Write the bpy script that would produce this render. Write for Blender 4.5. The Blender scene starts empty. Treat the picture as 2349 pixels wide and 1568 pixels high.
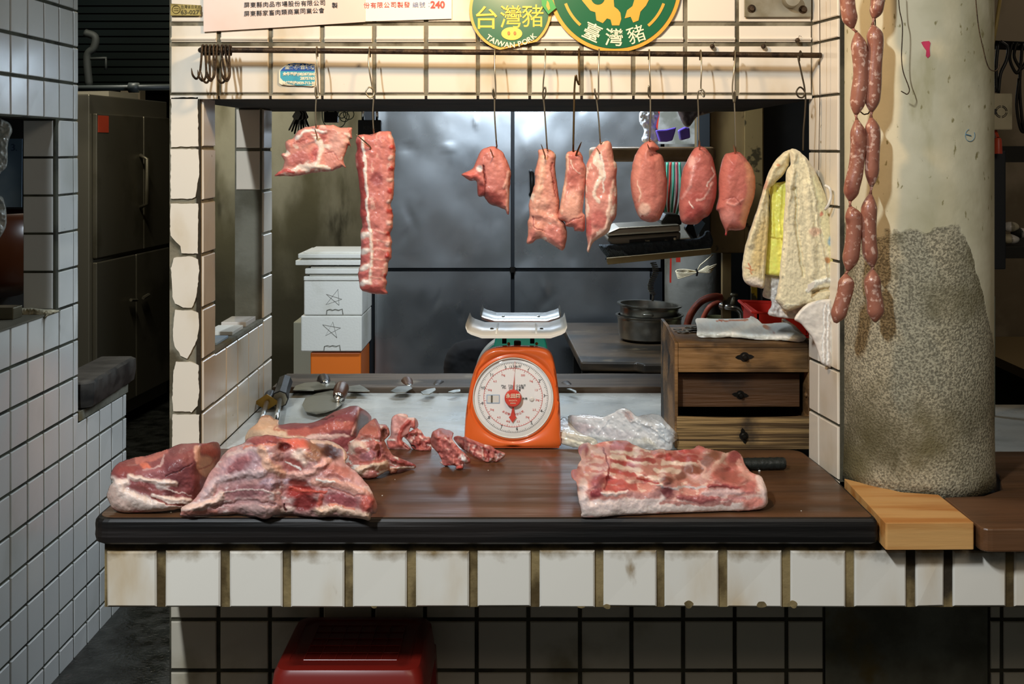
import bpy, math, random
import numpy as np
from mathutils import Vector, Matrix
random.seed(7)
SC = bpy.context.scene
COL = SC.collection
F = 2786.0; CX = 1215.0; CY = 340.0; EYE = 1.56; ZB = 0.895; ZM = 0.880

def at(px, py, Y):
    return Vector(((px-CX)*Y/F, Y, EYE-(py-CY)*Y/F))
def xz(px, py, Y):
    return ((px-CX)*Y/F, EYE-(py-CY)*Y/F)
def lin(c):
    if isinstance(c, str):
        c = tuple(int(c[i:i+2], 16) for i in (0, 2, 4))
    o = []
    for v in c[:3]:
        v = v/255.0
        o.append(v/12.92 if v <= .04045 else ((v+.055)/1.055)**2.4)
    return tuple(o)

# ---------------------------------------------------------------- materials
MATS = {}
def M(name, col, rough=.5, metal=0., col2=None, ns=8, lo=.45, hi=.6, st=(1, 1, 1), det=6, col3=None, ns3=3, lo3=.55, hi3=.65, st3=(1, 1, 1),
      bump=0., bs=60, bst=(1, 1, 1), coat=0., trans=0., alpha=1., emit=0., attr=False, sss=0., rvar=0., ior=1.45, sheen=0, spec=None):
    if name in MATS: return MATS[name]
    m = bpy.data.materials.new(name); m.use_nodes = True
    nt = m.node_tree; N = nt.nodes; L = nt.links
    b = N['Principled BSDF']
    def noise(scale, s, detail, off=0):
        tc = N.new('ShaderNodeTexCoord'); mp = N.new('ShaderNodeMapping')
        mp.inputs['Scale'].default_value = s; mp.inputs['Location'].default_value = (off, off*.7, off*1.3)
        L.new(tc.outputs['Object'], mp.inputs['Vector'])
        n = N.new('ShaderNodeTexNoise'); n.inputs['Scale'].default_value = scale; n.inputs['Detail'].default_value = detail
        L.new(mp.outputs['Vector'], n.inputs['Vector'])
        return n.outputs['Fac']
    def ramp(f, a, c):
        r = N.new('ShaderNodeMapRange'); r.interpolation_type = 'SMOOTHSTEP'
        r.inputs['From Min'].default_value = a; r.inputs['From Max'].default_value = c
        L.new(f, r.inputs['Value']); return r.outputs['Result']
    def mix(fac, A, B):
        x = N.new('ShaderNodeMix'); x.data_type = 'RGBA'
        if fac is not None: L.new(fac, x.inputs['Factor'])
        for sock, v in ((x.inputs[6], A), (x.inputs[7], B)):
            if isinstance(v, tuple): sock.default_value = (*v, 1)
            else: L.new(v, sock)
        return x.outputs[2]
    c = lin(col)
    if attr:
        a = N.new('ShaderNodeAttribute'); a.attribute_name = 'Col'; cur = a.outputs['Color']
    else:
        cur = c
    if col2 is not None: cur = mix(ramp(noise(ns, st, det), lo, hi), cur, lin(col2))
    if col3 is not None: cur = mix(ramp(noise(ns3, st3, det, 5.3), lo3, hi3), cur, lin(col3))
    if isinstance(cur, tuple): b.inputs['Base Color'].default_value = (*cur, 1)
    else: L.new(cur, b.inputs['Base Color'])
    b.inputs['Roughness'].default_value = rough
    if rvar:
        r = N.new('ShaderNodeMapRange'); r.inputs['To Min'].default_value = max(.02, rough-rvar); r.inputs['To Max'].default_value = min(1, rough+rvar)
        L.new(ramp(noise(ns*1.7, st, 4, 9), .35, .65), r.inputs['Value']); L.new(r.outputs['Result'], b.inputs['Roughness'])
    b.inputs['Metallic'].default_value = metal
    b.inputs['Coat Weight'].default_value = coat; b.inputs['Coat Roughness'].default_value = .12
    b.inputs['Transmission Weight'].default_value = trans
    b.inputs['Alpha'].default_value = alpha
    b.inputs['IOR'].default_value = ior
    if spec is not None: b.inputs['Specular IOR Level'].default_value = spec
    if sheen: b.inputs['Sheen Weight'].default_value = sheen
    if sss:
        b.inputs['Subsurface Weight'].default_value = sss
        b.inputs['Subsurface Radius'].default_value = (1., .3, .2); b.inputs['Subsurface Scale'].default_value = .008
    if emit:
        b.inputs['Emission Color'].default_value = (*c, 1); b.inputs['Emission Strength'].default_value = emit
    if bump:
        bn = N.new('ShaderNodeBump'); bn.inputs['Strength'].default_value = min(1, bump); bn.inputs['Distance'].default_value = .004
        L.new(noise(bs, bst, 5, 2), bn.inputs['Height']); L.new(bn.outputs['Normal'], b.inputs['Normal'])
    MATS[name] = m
    return m

# ---------------------------------------------------------------- mesh collector
class MB:
    def __init__(s): s.v = []; s.f = []; s.m = []; s.c = []
    def add(s, vs, fs, mi=0, col=None):
        o = len(s.v)
        s.v += [tuple(p) for p in vs]
        s.f += [tuple(i+o for i in f) for f in fs]
        s.m += [mi]*len(fs)
        if col is None: s.c += [(1, 1, 1)]*len(vs)
        elif isinstance(col, tuple): s.c += [col]*len(vs)
        else: s.c += [tuple(c) for c in col]
    def box(s, x0, x1, y0, y1, z0, z1, mi=0):
        s.add([(x0, y0, z0), (x1, y0, z0), (x1, y1, z0), (x0, y1, z0), (x0, y0, z1), (x1, y0, z1), (x1, y1, z1), (x0, y1, z1)],
              [(0, 3, 2, 1), (4, 5, 6, 7), (0, 1, 5, 4), (1, 2, 6, 5), (2, 3, 7, 6), (3, 0, 4, 7)], mi)
    def prism(s, pts, off, mi=0):
        off = Vector(off); n = len(pts); a = [Vector(p) for p in pts]; b = [p+off for p in a]
        nrm = Vector((0, 0, 0))
        for i in range(n): nrm += (a[i]-a[0]).cross(a[(i+1) % n]-a[0])
        fs = [tuple(range(n)), tuple(range(2*n-1, n-1, -1))] + [(i, i+n, (i+1) % n+n, (i+1) % n) for i in range(n)]
        if nrm.dot(off) > 0: fs = [tuple(reversed(f)) for f in fs]
        s.add(a+b, fs, mi)
    def tube(s, pts, r, n=8, mi=0, closed=False, caps=True, flat=1.0, col=None):
        pts = [Vector(p) for p in pts]; k = len(pts)
        rs = [r]*k if not hasattr(r, '__len__') else list(r)
        T = []
        for i in range(k):
            a = pts[(i-1) % k] if closed or i > 0 else pts[i]; b = pts[(i+1) % k] if closed or i < k-1 else pts[i]
            t = (b-a); T.append(t.normalized() if t.length > 1e-9 else Vector((0, 0, 1)))
        up = Vector((0, -1, 0)) if abs(T[0].y) < .9 else Vector((1, 0, 0))
        nn = (up-T[0]*up.dot(T[0])).normalized(); vs = []
        for i in range(k):
            nn = (nn-T[i]*nn.dot(T[i])).normalized(); bb = T[i].cross(nn)
            for j in range(n):
                a = 2*math.pi*j/n
                vs.append(pts[i]+nn*(math.cos(a)*rs[i]*flat)+bb*(math.sin(a)*rs[i]))
        fs = []
        for i in range(k if closed else k-1):
            i2 = (i+1) % k
            for j in range(n):
                j2 = (j+1) % n
                fs.append((i*n+j, i*n+j2, i2*n+j2, i2*n+j))
        if caps and not closed: fs += [tuple(range(n-1, -1, -1)), tuple(range((k-1)*n, k*n))]
        s.add(vs, fs, mi, col)
    def lathe(s, prof, c, n=32, mi=0, axis='z', sx=1., caps=False):
        c = Vector(c); vs = []; fs = []
        for (r, h) in prof:
            for j in range(n):
                a = 2*math.pi*j/n; u, v = r*math.cos(a)*sx, r*math.sin(a)
                if axis == 'z': p = Vector((u, v, h))
                elif axis == 'y': p = Vector((u, h, -v))
                else: p = Vector((h, u, v))
                vs.append(c+p)
        for i in range(len(prof)-1):
            for j in range(n):
                j2 = (j+1) % n
                fs.append((i*n+j, i*n+j2, (i+1)*n+j2, (i+1)*n+j))
        if caps: fs += [tuple(range(n-1, -1, -1)), tuple(range((len(prof)-1)*n, len(prof)*n))]
        s.add(vs, fs, mi)
    def ball(s, c, rx, ry=None, rz=None, n=12, mi=0):
        ry = ry or rx; rz = rz or rx; vs = []; fs = []; m = n
        for i in range(m+1):
            t = math.pi*i/m
            for j in range(n): 
                a = 2*math.pi*j/n; vs.append((c[0]+rx*math.sin(t)*math.cos(a), c[1]+ry*math.sin(t)*math.sin(a), c[2]-rz*math.cos(t)))
        for i in range(m):
            for j in range(n):
                j2 = (j+1) % n; fs.append((i*n+j, i*n+j2, (i+1)*n+j2, (i+1)*n+j))
        s.add(vs, fs, mi)
    def build(s, name, mats, parent=None, smooth=False, bevel=0., seg=2, **pr):
        me = bpy.data.meshes.new(name); me.from_pydata(s.v, [], s.f); 
        if not isinstance(mats, (list, tuple)): mats = [mats]
        for m in mats: me.materials.append(m)
        me.polygons.foreach_set('material_index', s.m)
        at_ = me.color_attributes.new('Col', 'FLOAT_COLOR', 'POINT')
        arr = np.ones((len(s.v), 4), dtype=np.float32); arr[:, :3] = np.array(s.c, dtype=np.float32).reshape(-1, 3)
        at_.data.foreach_set('color', arr.ravel())
        if smooth: me.polygons.foreach_set('use_smooth', [True]*len(s.f))
        me.update()
        if smooth == 'auto':
            try: me.set_sharp_from_angle(angle=math.radians(40))
            except Exception: pass
        o = bpy.data.objects.new(name, me); COL.objects.link(o)
        if parent is not None:
            o.parent = parent; p = parent; w = Vector((0, 0, 0))
            while p is not None: w += p.location; p = p.parent
            o.location = -w
        if bevel:
            md = o.modifiers.new('Bevel', 'BEVEL'); md.width = bevel; md.segments = seg; md.limit_method = 'ANGLE'; md.angle_limit = math.radians(40)
        for k, v in pr.items(): o[k] = v
        return o
def thing(name, label, cat, loc=(0, 0, 0), group=None):
    o = bpy.data.objects.new(name, None); COL.objects.link(o); o.location = loc; o.empty_display_size = .05
    o['label'] = label; o['category'] = cat
    if group: o['group'] = group
    return o
def tag(o, label, cat, group=None):
    o['label'] = label; o['category'] = cat
    if group: o['group'] = group
    return o
def struct(o): o['kind'] = 'structure'; return o

# ---------------------------------------------------------------- numpy noise
_rs = np.random.RandomState(3)
_perm = _rs.permutation(256); _perm = np.concatenate([_perm, _perm, _perm]); _val = _rs.rand(256)*2-1
def vnoise(x, y, seed=0):
    xi = np.floor(x).astype(int); yi = np.floor(y).astype(int); xf = x-xi; yf = y-yi
    u = xf*xf*(3-2*xf); v = yf*yf*(3-2*yf)
    def h(a, b): return _val[_perm[(_perm[(a+seed*17) & 255]+b) & 255]]
    return (h(xi, yi)*(1-u)+h(xi+1, yi)*u)*(1-v)+(h(xi, yi+1)*(1-u)+h(xi+1, yi+1)*u)*v
def fbm(x, y, seed=0, octs=4):
    t = 0; a = 1; s = 0
    for k in range(octs):
        t = t+a*vnoise(x, y, seed+k*3); s += a; a *= .5; x = x*2.03+11.3; y = y*2.03+4.7
    return t/s*1.6
def sst(a, b, x):
    t = np.clip((x-a)/(b-a), 0, 1); return t*t*(3-2*t)
def smooth_outline(P, sub=4, jit=0., seed=1):
    P = np.array(P, float); n = len(P); out = []
    for i in range(n):
        p0, p1, p2, p3 = P[i-1], P[i], P[(i+1) % n], P[(i+2) % n]
        for k in range(sub):
            t = k/sub
            out.append(.5*((2*p1)+(-p0+p2)*t+(2*p0-5*p1+4*p2-p3)*t*t+(-p0+3*p1-3*p2+p3)*t**3))
    out = np.array(out)
    if jit: out = out+np.stack([fbm(out[:, 0]/9, out[:, 1]/9, seed), fbm(out[:, 0]/9, out[:, 1]/9, seed+5)], 1)*jit
    return out
DES = .13; DESC = np.array([1.0, 1.05, 1.07])
def seg_dist(x, y, ax, ay, bx, by):
    dx, dy = bx-ax, by-ay; L2 = dx*dx+dy*dy+1e-9
    t = np.clip(((x-ax)*dx+(y-ay)*dy)/L2, 0, 1); qx = ax+t*dx; qy = ay+t*dy
    return np.hypot(x-qx, y-qy), qx, qy
def rayz(py, z):
    return (EYE-z)*F/np.maximum(py-CY, 1.)

def puff(mb, outline, depth=None, tr=(0, 0, 1), step=2.5, R=20, T=.02, back=None, base=(200, 110, 100), paint=(), warp=3., wsc=14., nz=.0012, nsc=22., lie=None,
         sub=4, jit=1.2, seed=1, RS=.6, cvar=.10, csc=16., mi=0, H=None, fold=None, clamp=None, marb=None, kk=.012):
    ox, oy, sc = tr
    P = [(ox+p[0]/sc, oy+p[1]/sc) for p in outline]
    O = smooth_outline(P, sub, jit, seed) if sub > 1 else np.array(P, float)
    x0, y0 = O.min(0)-step*2; x1, y1 = O.max(0)+step*2
    xs = np.arange(x0, x1, step); ys = np.arange(y0, y1, step)
    X, Y = np.meshgrid(xs, ys); nx = X.shape[1]; ny = X.shape[0]
    x = X.ravel(); y = Y.ravel(); n = len(O)
    D = np.full(x.shape, 1e9); QX = np.zeros_like(x); QY = np.zeros_like(x); ins = np.zeros(x.shape, bool)
    for i in range(n):
        ax, ay = O[i]; bx, by = O[(i+1) % n]
        d, qx, qy = seg_dist(x, y, ax, ay, bx, by)
        c = d < D; D[c] = d[c]; QX[c] = qx[c]; QY[c] = qy[c]
        if ay != by:
            cr = ((ay > y) != (by > y)) & (x < (bx-ax)*(y-ay)/(by-ay)+ax); ins ^= cr
    I = ins.reshape(ny, nx).copy()
    nb = np.zeros_like(I)
    for dy in (-1, 0, 1):
        for dx in (-1, 0, 1):
            nb |= np.roll(np.roll(I, dy, 0), dx, 1)
    use = nb.ravel(); edge = use & ~ins
    near = ins & (D < step*.35)
    mvx = np.where(edge, QX, x); mvy = np.where(edge, QY, y); d = np.where(edge, 0., D)
    x, y = mvx, mvy
    # bottom/top of the outline for each x
    fx = fbm(x/wsc, y/wsc, seed+20)*warp; fy = fbm(x/wsc, y/wsc, seed+31)*warp
    wx, wy = x+fx, y+fy
    col = np.tile(np.array(lin(base)), (len(x), 1)); rel = np.zeros_like(x)
    if marb:
        mc, thr, ms, mst = marb
        q = fbm(x/ms, y/ms/mst, seed+60, 4); k = sst(thr, thr+.22, q)[:, None]; col = col*(1-k)+np.array(lin(mc))*k
    for op in paint:
        kind = op[0]
        if kind == 'e':
            _, cx, cy, rx, ry, ang, c, rl, soft = (list(op)+[.36])[:9]
            cx = ox+cx/sc; cy = oy+cy/sc; rx /= sc; ry /= sc; a = math.radians(ang)
            ux = (wx-cx)*math.cos(a)+(wy-cy)*math.sin(a); uy = -(wx-cx)*math.sin(a)+(wy-cy)*math.cos(a)
            q = np.hypot(ux/rx, uy/ry); k = 1-sst(1-soft, 1+soft, q); kr = 1-sst(.2, 1.25, q)
        else:
            _, pts, w, c, rl, soft = (list(op)+[.38])[:6]
            q = np.full(x.shape, 1e9); w = w/sc
            for (a, b) in zip(pts[:-1], pts[1:]):
                q = np.minimum(q, seg_dist(wx, wy, ox+a[0]/sc, oy+a[1]/sc, ox+b[0]/sc, oy+b[1]/sc)[0])
            q = q/(w*.5); k = 1-sst(1-soft, 1+soft, q); kr = 1-sst(.0, 1.4, q)
        if c is not None: col = col*(1-k[:, None])+np.array(lin(c))*k[:, None]
        rel += rl*kr
    v = fbm(x/csc, y/csc, seed+41, 5); col = col*(1+cvar*v[:, None])
    v2 = fbm(x/5, y/5, seed+47, 3); v3 = fbm((x*.8+y*.6)/14, (y*.8-x*.6)/2.2, seed+77, 3); col = np.clip(col*(1+cvar*(.5*v2+.55*v3)[:, None]), 0, 1)
    if min(base) > 60 or marb: lum = col.mean(1)[:, None]; col = np.clip((col*(1-DES)+lum*DES)*DESC, 0, 1)
    t = np.clip(d/R, 0, 1); prof = np.sqrt(np.maximum(0, 1-(1-t)**2))
    if H is not None:      # a slab lying on the plane z = lie, H metres high
        xb = np.round((x-x0)/step).astype(int); yb = np.full(xb.max()+2, -1e9)
        np.maximum.at(yb, xb[use], y[use])
        from_ = yb.copy()
        for k in range(1, 5):
            from_[k:-k] = np.maximum(from_[k:-k], 0); 
        ker = 9; pad = np.pad(yb, ker, mode='edge'); yb = np.array([pad[i:i+2*ker+1].max() for i in range(len(yb))])
        pad = np.pad(yb, 6, mode='edge'); yb = np.array([pad[i:i+13].mean() for i in range(len(yb))])
        Yf = rayz(yb[xb], lie)
        h = H(x, y) if callable(H) else H
        A = Yf; B = rayz(y, lie+h)
        m_ = np.maximum(A, B); Dp = m_+kk*np.log(np.exp((A-m_)/kk)+np.exp((B-m_)/kk))-kk*.5
        Dp = Dp+T*.35*(1-prof)
    else:
        Dp = (depth(x, y) if callable(depth) else np.full(x.shape, float(depth)))-T*prof
    rel = rel*RS
    soften = np.clip(d/(6/sc*3 if sc > 1 else 6), 0, 1)
    Dp = Dp-(rel+nz*fbm(x/nsc, y/nsc, seed+9, 4))*np.maximum(soften, 0)
    if fold is not None: Dp = Dp+fold(x, y)*np.clip(d/8, 0, 1)
    bt = (T if back is None else back)
    Bk = Dp+np.maximum((T*prof if H is None else 0)+bt*prof, 0)
    if lie is not None:
        lim = rayz(y, lie)-.0005
        Dp = np.where(y > CY+5, np.minimum(Dp, lim), Dp)
        if H is not None: Bk = Dp+(np.minimum(lim, Dp+(bt or .1))-Dp)*t
        Bk = np.where(y > CY+5, np.minimum(Bk, lim), Bk)
    if clamp is not None: Dp = np.maximum(Dp, clamp[0]); Bk = np.minimum(Bk, clamp[1])
    ids = -np.ones(len(x), int); idx = np.where(use)[0]; ids[idx] = np.arange(len(idx))
    fr = np.stack([(x-CX)*Dp/F, Dp, EYE-(y-CY)*Dp/F], 1)[idx]
    bidx = np.where(use & ~edge)[0]; bids = ids.copy(); bids[bidx] = len(idx)+np.arange(len(bidx))
    bk = np.stack([(x-CX)*Bk/F, Bk, EYE-(y-CY)*Bk/F], 1)[bidx]
    g = np.arange(nx*ny).reshape(ny, nx); a = g[:-1, :-1].ravel(); b = g[:-1, 1:].ravel(); c = g[1:, 1:].ravel(); e = g[1:, :-1].ravel()
    ok = use[a] & use[b] & use[c] & use[e] & (ins[a] | ins[b] | ins[c] | ins[e])
    a, b, c, e = a[ok], b[ok], c[ok], e[ok]
    ff = np.stack([ids[a], ids[e], ids[c], ids[b]], 1); fb = np.stack([bids[a], bids[b], bids[c], bids[e]], 1)
    mb.add(np.concatenate([fr, bk]).tolist(), ff.tolist()+fb.tolist(), mi, np.concatenate([col[idx], col[bidx]]).tolist())

# ---------------------------------------------------------------- tiles
def tiles(mb, O, U, V, N, us, vs, gap=.006, th=.005, mi=0, skip=None, jit=.0006, bev=.0018):
    O, U, V, N = Vector(O), Vector(U), Vector(V), Vector(N)
    flip = U.cross(V).dot(N) < 0
    for i in range(len(us)-1):
        for j in range(len(vs)-1):
            if skip and skip(i, j): continue
            g = gap/2
            a, b, c, d = us[i]+g+random.uniform(0, jit), us[i+1]-g-random.uniform(0, jit), vs[j]+g+random.uniform(0, jit), vs[j+1]-g-random.uniform(0, jit)
            if b-a < .003 or d-c < .003: continue
            t = [th+random.uniform(-jit, jit) for _ in range(4)]
            v = [O+U*p+V*q for p, q in ((a, c), (b, c), (b, d), (a, d))]
            v2 = [v[k]+N*(t[k]-bev) for k in range(4)]
            w = [O+U*p+V*q for p, q in ((a+bev, c+bev), (b-bev, c+bev), (b-bev, d-bev), (a+bev, d-bev))]
            w = [w[k]+N*t[k] for k in range(4)]
            fs = [(0, 1, 5, 4), (1, 2, 6, 5), (2, 3, 7, 6), (3, 0, 4, 7), (4, 5, 9, 8), (5, 6, 10, 9), (6, 7, 11, 10), (7, 4, 8, 11), (8, 9, 10, 11)]
            if flip: fs = [tuple(reversed(f)) for f in fs]
            mb.add(v+v2+w, fs, mi)

# ---------------------------------------------------------------- writing
_fc = {}
def glyphs(text, size, bold=0., extr=.0, space=1.):
    cu = bpy.data.curves.new('writing', 'FONT'); cu.body = text; cu.size = size; cu.offset = bold; cu.extrude = extr
    cu.align_x = 'CENTER'; cu.align_y = 'CENTER'; cu.space_character = space; cu.resolution_u = 3
    o = bpy.data.objects.new('writing', cu); COL.objects.link(o)
    dg = bpy.context.evaluated_depsgraph_get(); dg.update()
    me = bpy.data.meshes.new_from_object(o.evaluated_get(dg))
    vs = [v.co.copy() for v in me.vertices]; fs = [tuple(p.vertices) for p in me.polygons]
    bpy.data.objects.remove(o); bpy.data.meshes.remove(me); bpy.data.curves.remove(cu)
    return vs, fs
def write(mb, text, cpos, size, mi=0, rot=0., right=(1, 0, 0), up=(0, 0, 1), bold=0., extr=0.0002, space=1., fit=None, sx=1.):
    vs, fs = glyphs(text, size, bold, extr, space)
    if not vs: return
    xs = [v.x for v in vs]; ys = [v.y for v in vs]; mx = (min(xs)+max(xs))/2; my = (min(ys)+max(ys))/2
    k = 1.
    if fit: k = fit/(max(xs)-min(xs))
    R, U = Vector(right), Vector(up); Nn = R.cross(U); c, s_ = math.cos(rot), math.sin(rot); out = []
    for v in vs:
        a, b = (v.x-mx)*(k if fit else sx), (v.y-my)*(k if fit and not sx else 1)
        a, b = a*c-b*s_, a*s_+b*c
        out.append(Vector(cpos)+R*a+U*b+Nn*v.z)
    mb.add(out, fs, mi)

def densify(P, d=.03):
    out = []
    for i in range(len(P)):
        a = Vector(P[i]); b = Vector(P[(i+1) % len(P)]); k = max(1, int((b-a).length/d))
        for j in range(k): out.append(tuple(a.lerp(b, j/k)))
    return out
# ================================================================ materials of the place
m_tile = M('glazed tile', 'e6dccb', .2, col2='c9b48f', ns=5, lo=.52, hi=.78, st=(1, 1, .6), col3='a08a64', ns3=38, lo3=.72, hi3=.78, coat=.3, bump=.06, bs=18)
m_tilec = M('white wall tile', 'e9ebe8', .2, col2='d6d8d2', ns=3, lo=.5, hi=.75, coat=.3, bump=.05, bs=14, col3='8a8574', ns3=60, lo3=.74, hi3=.78)
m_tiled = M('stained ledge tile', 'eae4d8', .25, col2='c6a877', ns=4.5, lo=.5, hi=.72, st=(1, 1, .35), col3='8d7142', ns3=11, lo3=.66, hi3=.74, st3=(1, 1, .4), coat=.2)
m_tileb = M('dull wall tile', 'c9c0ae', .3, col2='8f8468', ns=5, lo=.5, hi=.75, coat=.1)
m_grout = M('grey grout', '7d7663', .9, col2='4f4836', ns=14, lo=.45, hi=.6, bump=.6, bs=90)
m_groutd = M('dark grout', '474436', .9, col2='2c2a20', ns=10, lo=.45, hi=.6, bump=.5, bs=90)
m_groutw = M('wall grout', '4c4d40', .9, col2='2f2f27', ns=9, bump=.4, bs=90)
m_groutb = M('brown stained mortar', '8a7750', .85, col2='4a3a1c', ns=16, lo=.42, hi=.62, st=(1, 1, .5), col3='2a2112', ns3=7, lo3=.55, hi3=.7, bump=.7, bs=70)
m_soffit = M('sooty soffit', '2b241a', .8, col2='17130d', ns=6, bump=.3)
m_cement = M('bare grey cement', '7b7a6d', .9, col2='5b594b', ns=7, lo=.4, hi=.65, col3='6a5a2e', ns3=4, lo3=.6, hi3=.7, bump=1, bs=45)
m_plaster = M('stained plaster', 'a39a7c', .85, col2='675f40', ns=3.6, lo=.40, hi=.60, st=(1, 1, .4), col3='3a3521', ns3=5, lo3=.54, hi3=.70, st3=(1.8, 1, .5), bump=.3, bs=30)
m_floor = M('wet dark floor', '2b2c28', .3, col2='171814', ns=9, col3='6a6a60', ns3=120, lo3=.70, hi3=.74, bump=.9, bs=80, rvar=.2)
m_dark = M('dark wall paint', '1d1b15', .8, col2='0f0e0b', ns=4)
m_marble = M('grey white marble', 'b9bbb6', .3, col2='9ea29f', ns=7, lo=.5, hi=.75, st=(.7, 1.3, 1), col3='c9cac4', ns3=4, lo3=.5, hi3=.7, coat=.2, bump=.1, bs=40, rvar=.1)
m_wood_dark = M('dark oiled board wood', '65452d', .4, col2='4a321f', ns=4, lo=.35, hi=.65, st=(.5, 4, 4), col3='33261a', ns3=2.2, lo3=.54, hi3=.72, coat=.08, bump=.25, bs=20, bst=(.4, 6, 6), rvar=.12)
m_wood_edge = M('blackened board edge', '1a1513', .5, col2='0e0c0b', ns=6, st=(.3, 4, 5), bump=.5, bs=12, bst=(.25, 4, 5))
m_wood_light = M('fresh orange wood', 'd09f62', .45, col2='b87a3c', ns=5, st=(.6, 5, 5), lo=.4, hi=.65, col3='7a2f14', ns3=7, lo3=.62, hi3=.75, st3=(1, 1.5, 1), bump=.2, bs=20, bst=(.5, 6, 6))
m_wood_strip = M('worn grey brown plank', '594b3d', .6, col2='30281f', ns=5, lo=.4, hi=.62, st=(.4, 3, 3), col3='7d7262', ns3=7, lo3=.6, hi3=.75, bump=.4, bs=25, bst=(.4, 4, 4))
m_wood_old = M('old weathered wood', '87643a', .6, col2='523a1e', ns=10, lo=.40, hi=.62, st=(.7, 1, 1.8), col3='22170c', ns3=8, lo3=.53, hi3=.64, st3=(.8, 1, 1.3), bump=.7, bs=22, bst=(.5, 2, 5))
m_wood_old2 = M('grooved weathered wood', '94784c', .7, col2='4d391e', ns=12, lo=.42, hi=.6, st=(.3, 2, 11), col3='2b2012', ns3=6, lo3=.6, hi3=.72, bump=1, bs=16, bst=(.3, 2, 14))
m_wood_old3 = M('dark stained drawer wood', '50341b', .6, col2='1c1108', ns=6, lo=.42, hi=.62, st=(.8, 1, 1.4), bump=.6, bs=20, bst=(.5, 2, 8))
m_steel = M('brushed steel sheet', 'b6bcc0', .31, metal=.92, col2='a4abb0', ns=2, bump=.25, bs=2.6, rvar=.05)
m_steel2 = M('dull fridge steel', '88826f', .45, metal=.75, col2='6c6652', ns=2, bump=.1, bs=5)
m_chrome = M('bright steel', 'd6d6d2', .22, metal=1)
m_blade = M('cleaver steel', 'b4b2a8', .33, metal=1, col2='8b8a80', ns=14, lo=.45, hi=.6, bump=.15, bs=60)
m_wire = M('steel hook wire', 'a59a84', .35, metal=1)
m_rust = M('rusty iron', '4b3a28', .55, metal=.6, col2='2e2218', ns=40, bump=.5, bs=150)
m_iron = M('black iron', '24211d', .5, metal=.6, col2='15130f', ns=20)
m_black = M('black plastic', '171717', .4)
m_blackm = M('black matte cloth', '121316', .9)
m_meat = M('raw pork', 'c07060', .42, attr=True, coat=.10, spec=.32, sss=.10, bump=.35, bs=110)
m_skin = M('waxy pork skin', 'c07060', .4, attr=True, coat=.15, sss=.15, bump=.1, bs=90)
m_orange = M('orange enamel', 'e8692c', .3, coat=.4)
m_orange2 = M('orange plastic', 'e2711f', .4, coat=.2)
m_teal = M('teal enamel', '157a68', .3, coat=.4)
m_white = M('white enamel', 'e6e2d6', .25, coat=.3)
m_dial = M('dial paper', 'f8f5ee', .5)
m_ink = M('black ink', '2c2c2c', .6)
m_inkr = M('red ink', 'd8685c', .6)
m_red = M('red enamel', 'd94a3c', .3)
m_redd = M('red paint', 'b43428', .4)
m_lens = M('clear dial cover', 'ffffff', .03, trans=1, ior=1.1)
m_foam = M('white styrofoam', 'dcdad0', .75, bump=.2, bs=120, col2='c2bfb0', ns=4, lo=.5, hi=.7)
m_film = M('clear plastic film', 'e9ebee', .18, alpha=.42, coat=.3)
m_film2 = M('milky plastic bag', 'e6e1da', .22, alpha=.85, coat=.5)
m_towel = M('terry towel cloth', 'e3cc98', .95, attr=True, bump=.55, bs=190, bst=(1, 1, .45), sheen=.3)
m_yellow = M('yellow plastic bag', 'f2d92a', .35, coat=.2, sss=.1)
m_yellow2 = M('peeling yellow paint', 'c9a81c', .6, col2='4b4220', ns=18, lo=.48, hi=.55)
m_redb = M('dark red plastic', '7a1c14', .35, coat=.1)
m_redk = M('red basket plastic', 'b3271c', .4)
m_hose = M('terracotta hose rubber', 'a2492f', .5, col2='6e2e1d', ns=12)
m_pot = M('aluminium pot metal', 'b9b7ae', .28, metal=1, col2='8f8d84', ns=5)
m_saus = M('pork sausage casing', '9a6350', .38, col2='cfa896', ns=95, lo=.54, hi=.64, col3='80493a', ns3=40, lo3=.55, hi3=.7, coat=.2, sss=.08, bump=.25, bs=60)
m_paperp = M('pink paper', 'ecd6c9', .7, col2='e6c9b8', ns=3)
m_paperw = M('white paper', 'f1e7d6', .6)
m_gold = M('gold print', 'd9a33a', .4)
m_green = M('dark green print', '14603c', .32, coat=.5)
m_green2 = M('bright green print', '3a9a48', .4)
m_blue = M('deep blue print', '1d56a4', .4)
m_cyan = M('turquoise print', '3f9fae', .4)
m_cream = M('cream print', 'efe2c0', .5)
m_brass = M('aged brass plate', '9a8448', .4, metal=.6, col2='6b5a2c', ns=20)
m_brass2 = M('brass guard', 'a8843c', .4, metal=.8)
m_coin = M('nickel coin', '9a958a', .35, metal=1)
m_paleblue = M('pale blue sheet', '9fb9d0', .6, col2='7f9fbf', ns=4)
m_purple = M('purple plastic', '5b46a8', .5)
m_greyp = M('ivory plastic box', 'b8ae92', .5, col2='8c8368', ns=6)
m_cab = M('brown stained board', '8f774c', .6, col2='6b5734', ns=3, lo=.45, hi=.6, st=(1.5, 1, .5), col3='352c1b', ns3=16, lo3=.64, hi3=.7)
m_green3 = M('green cord', '46a384', .5)
m_brownp = M('brown pottery glaze', '5b2f18', .3, coat=.3)

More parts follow.
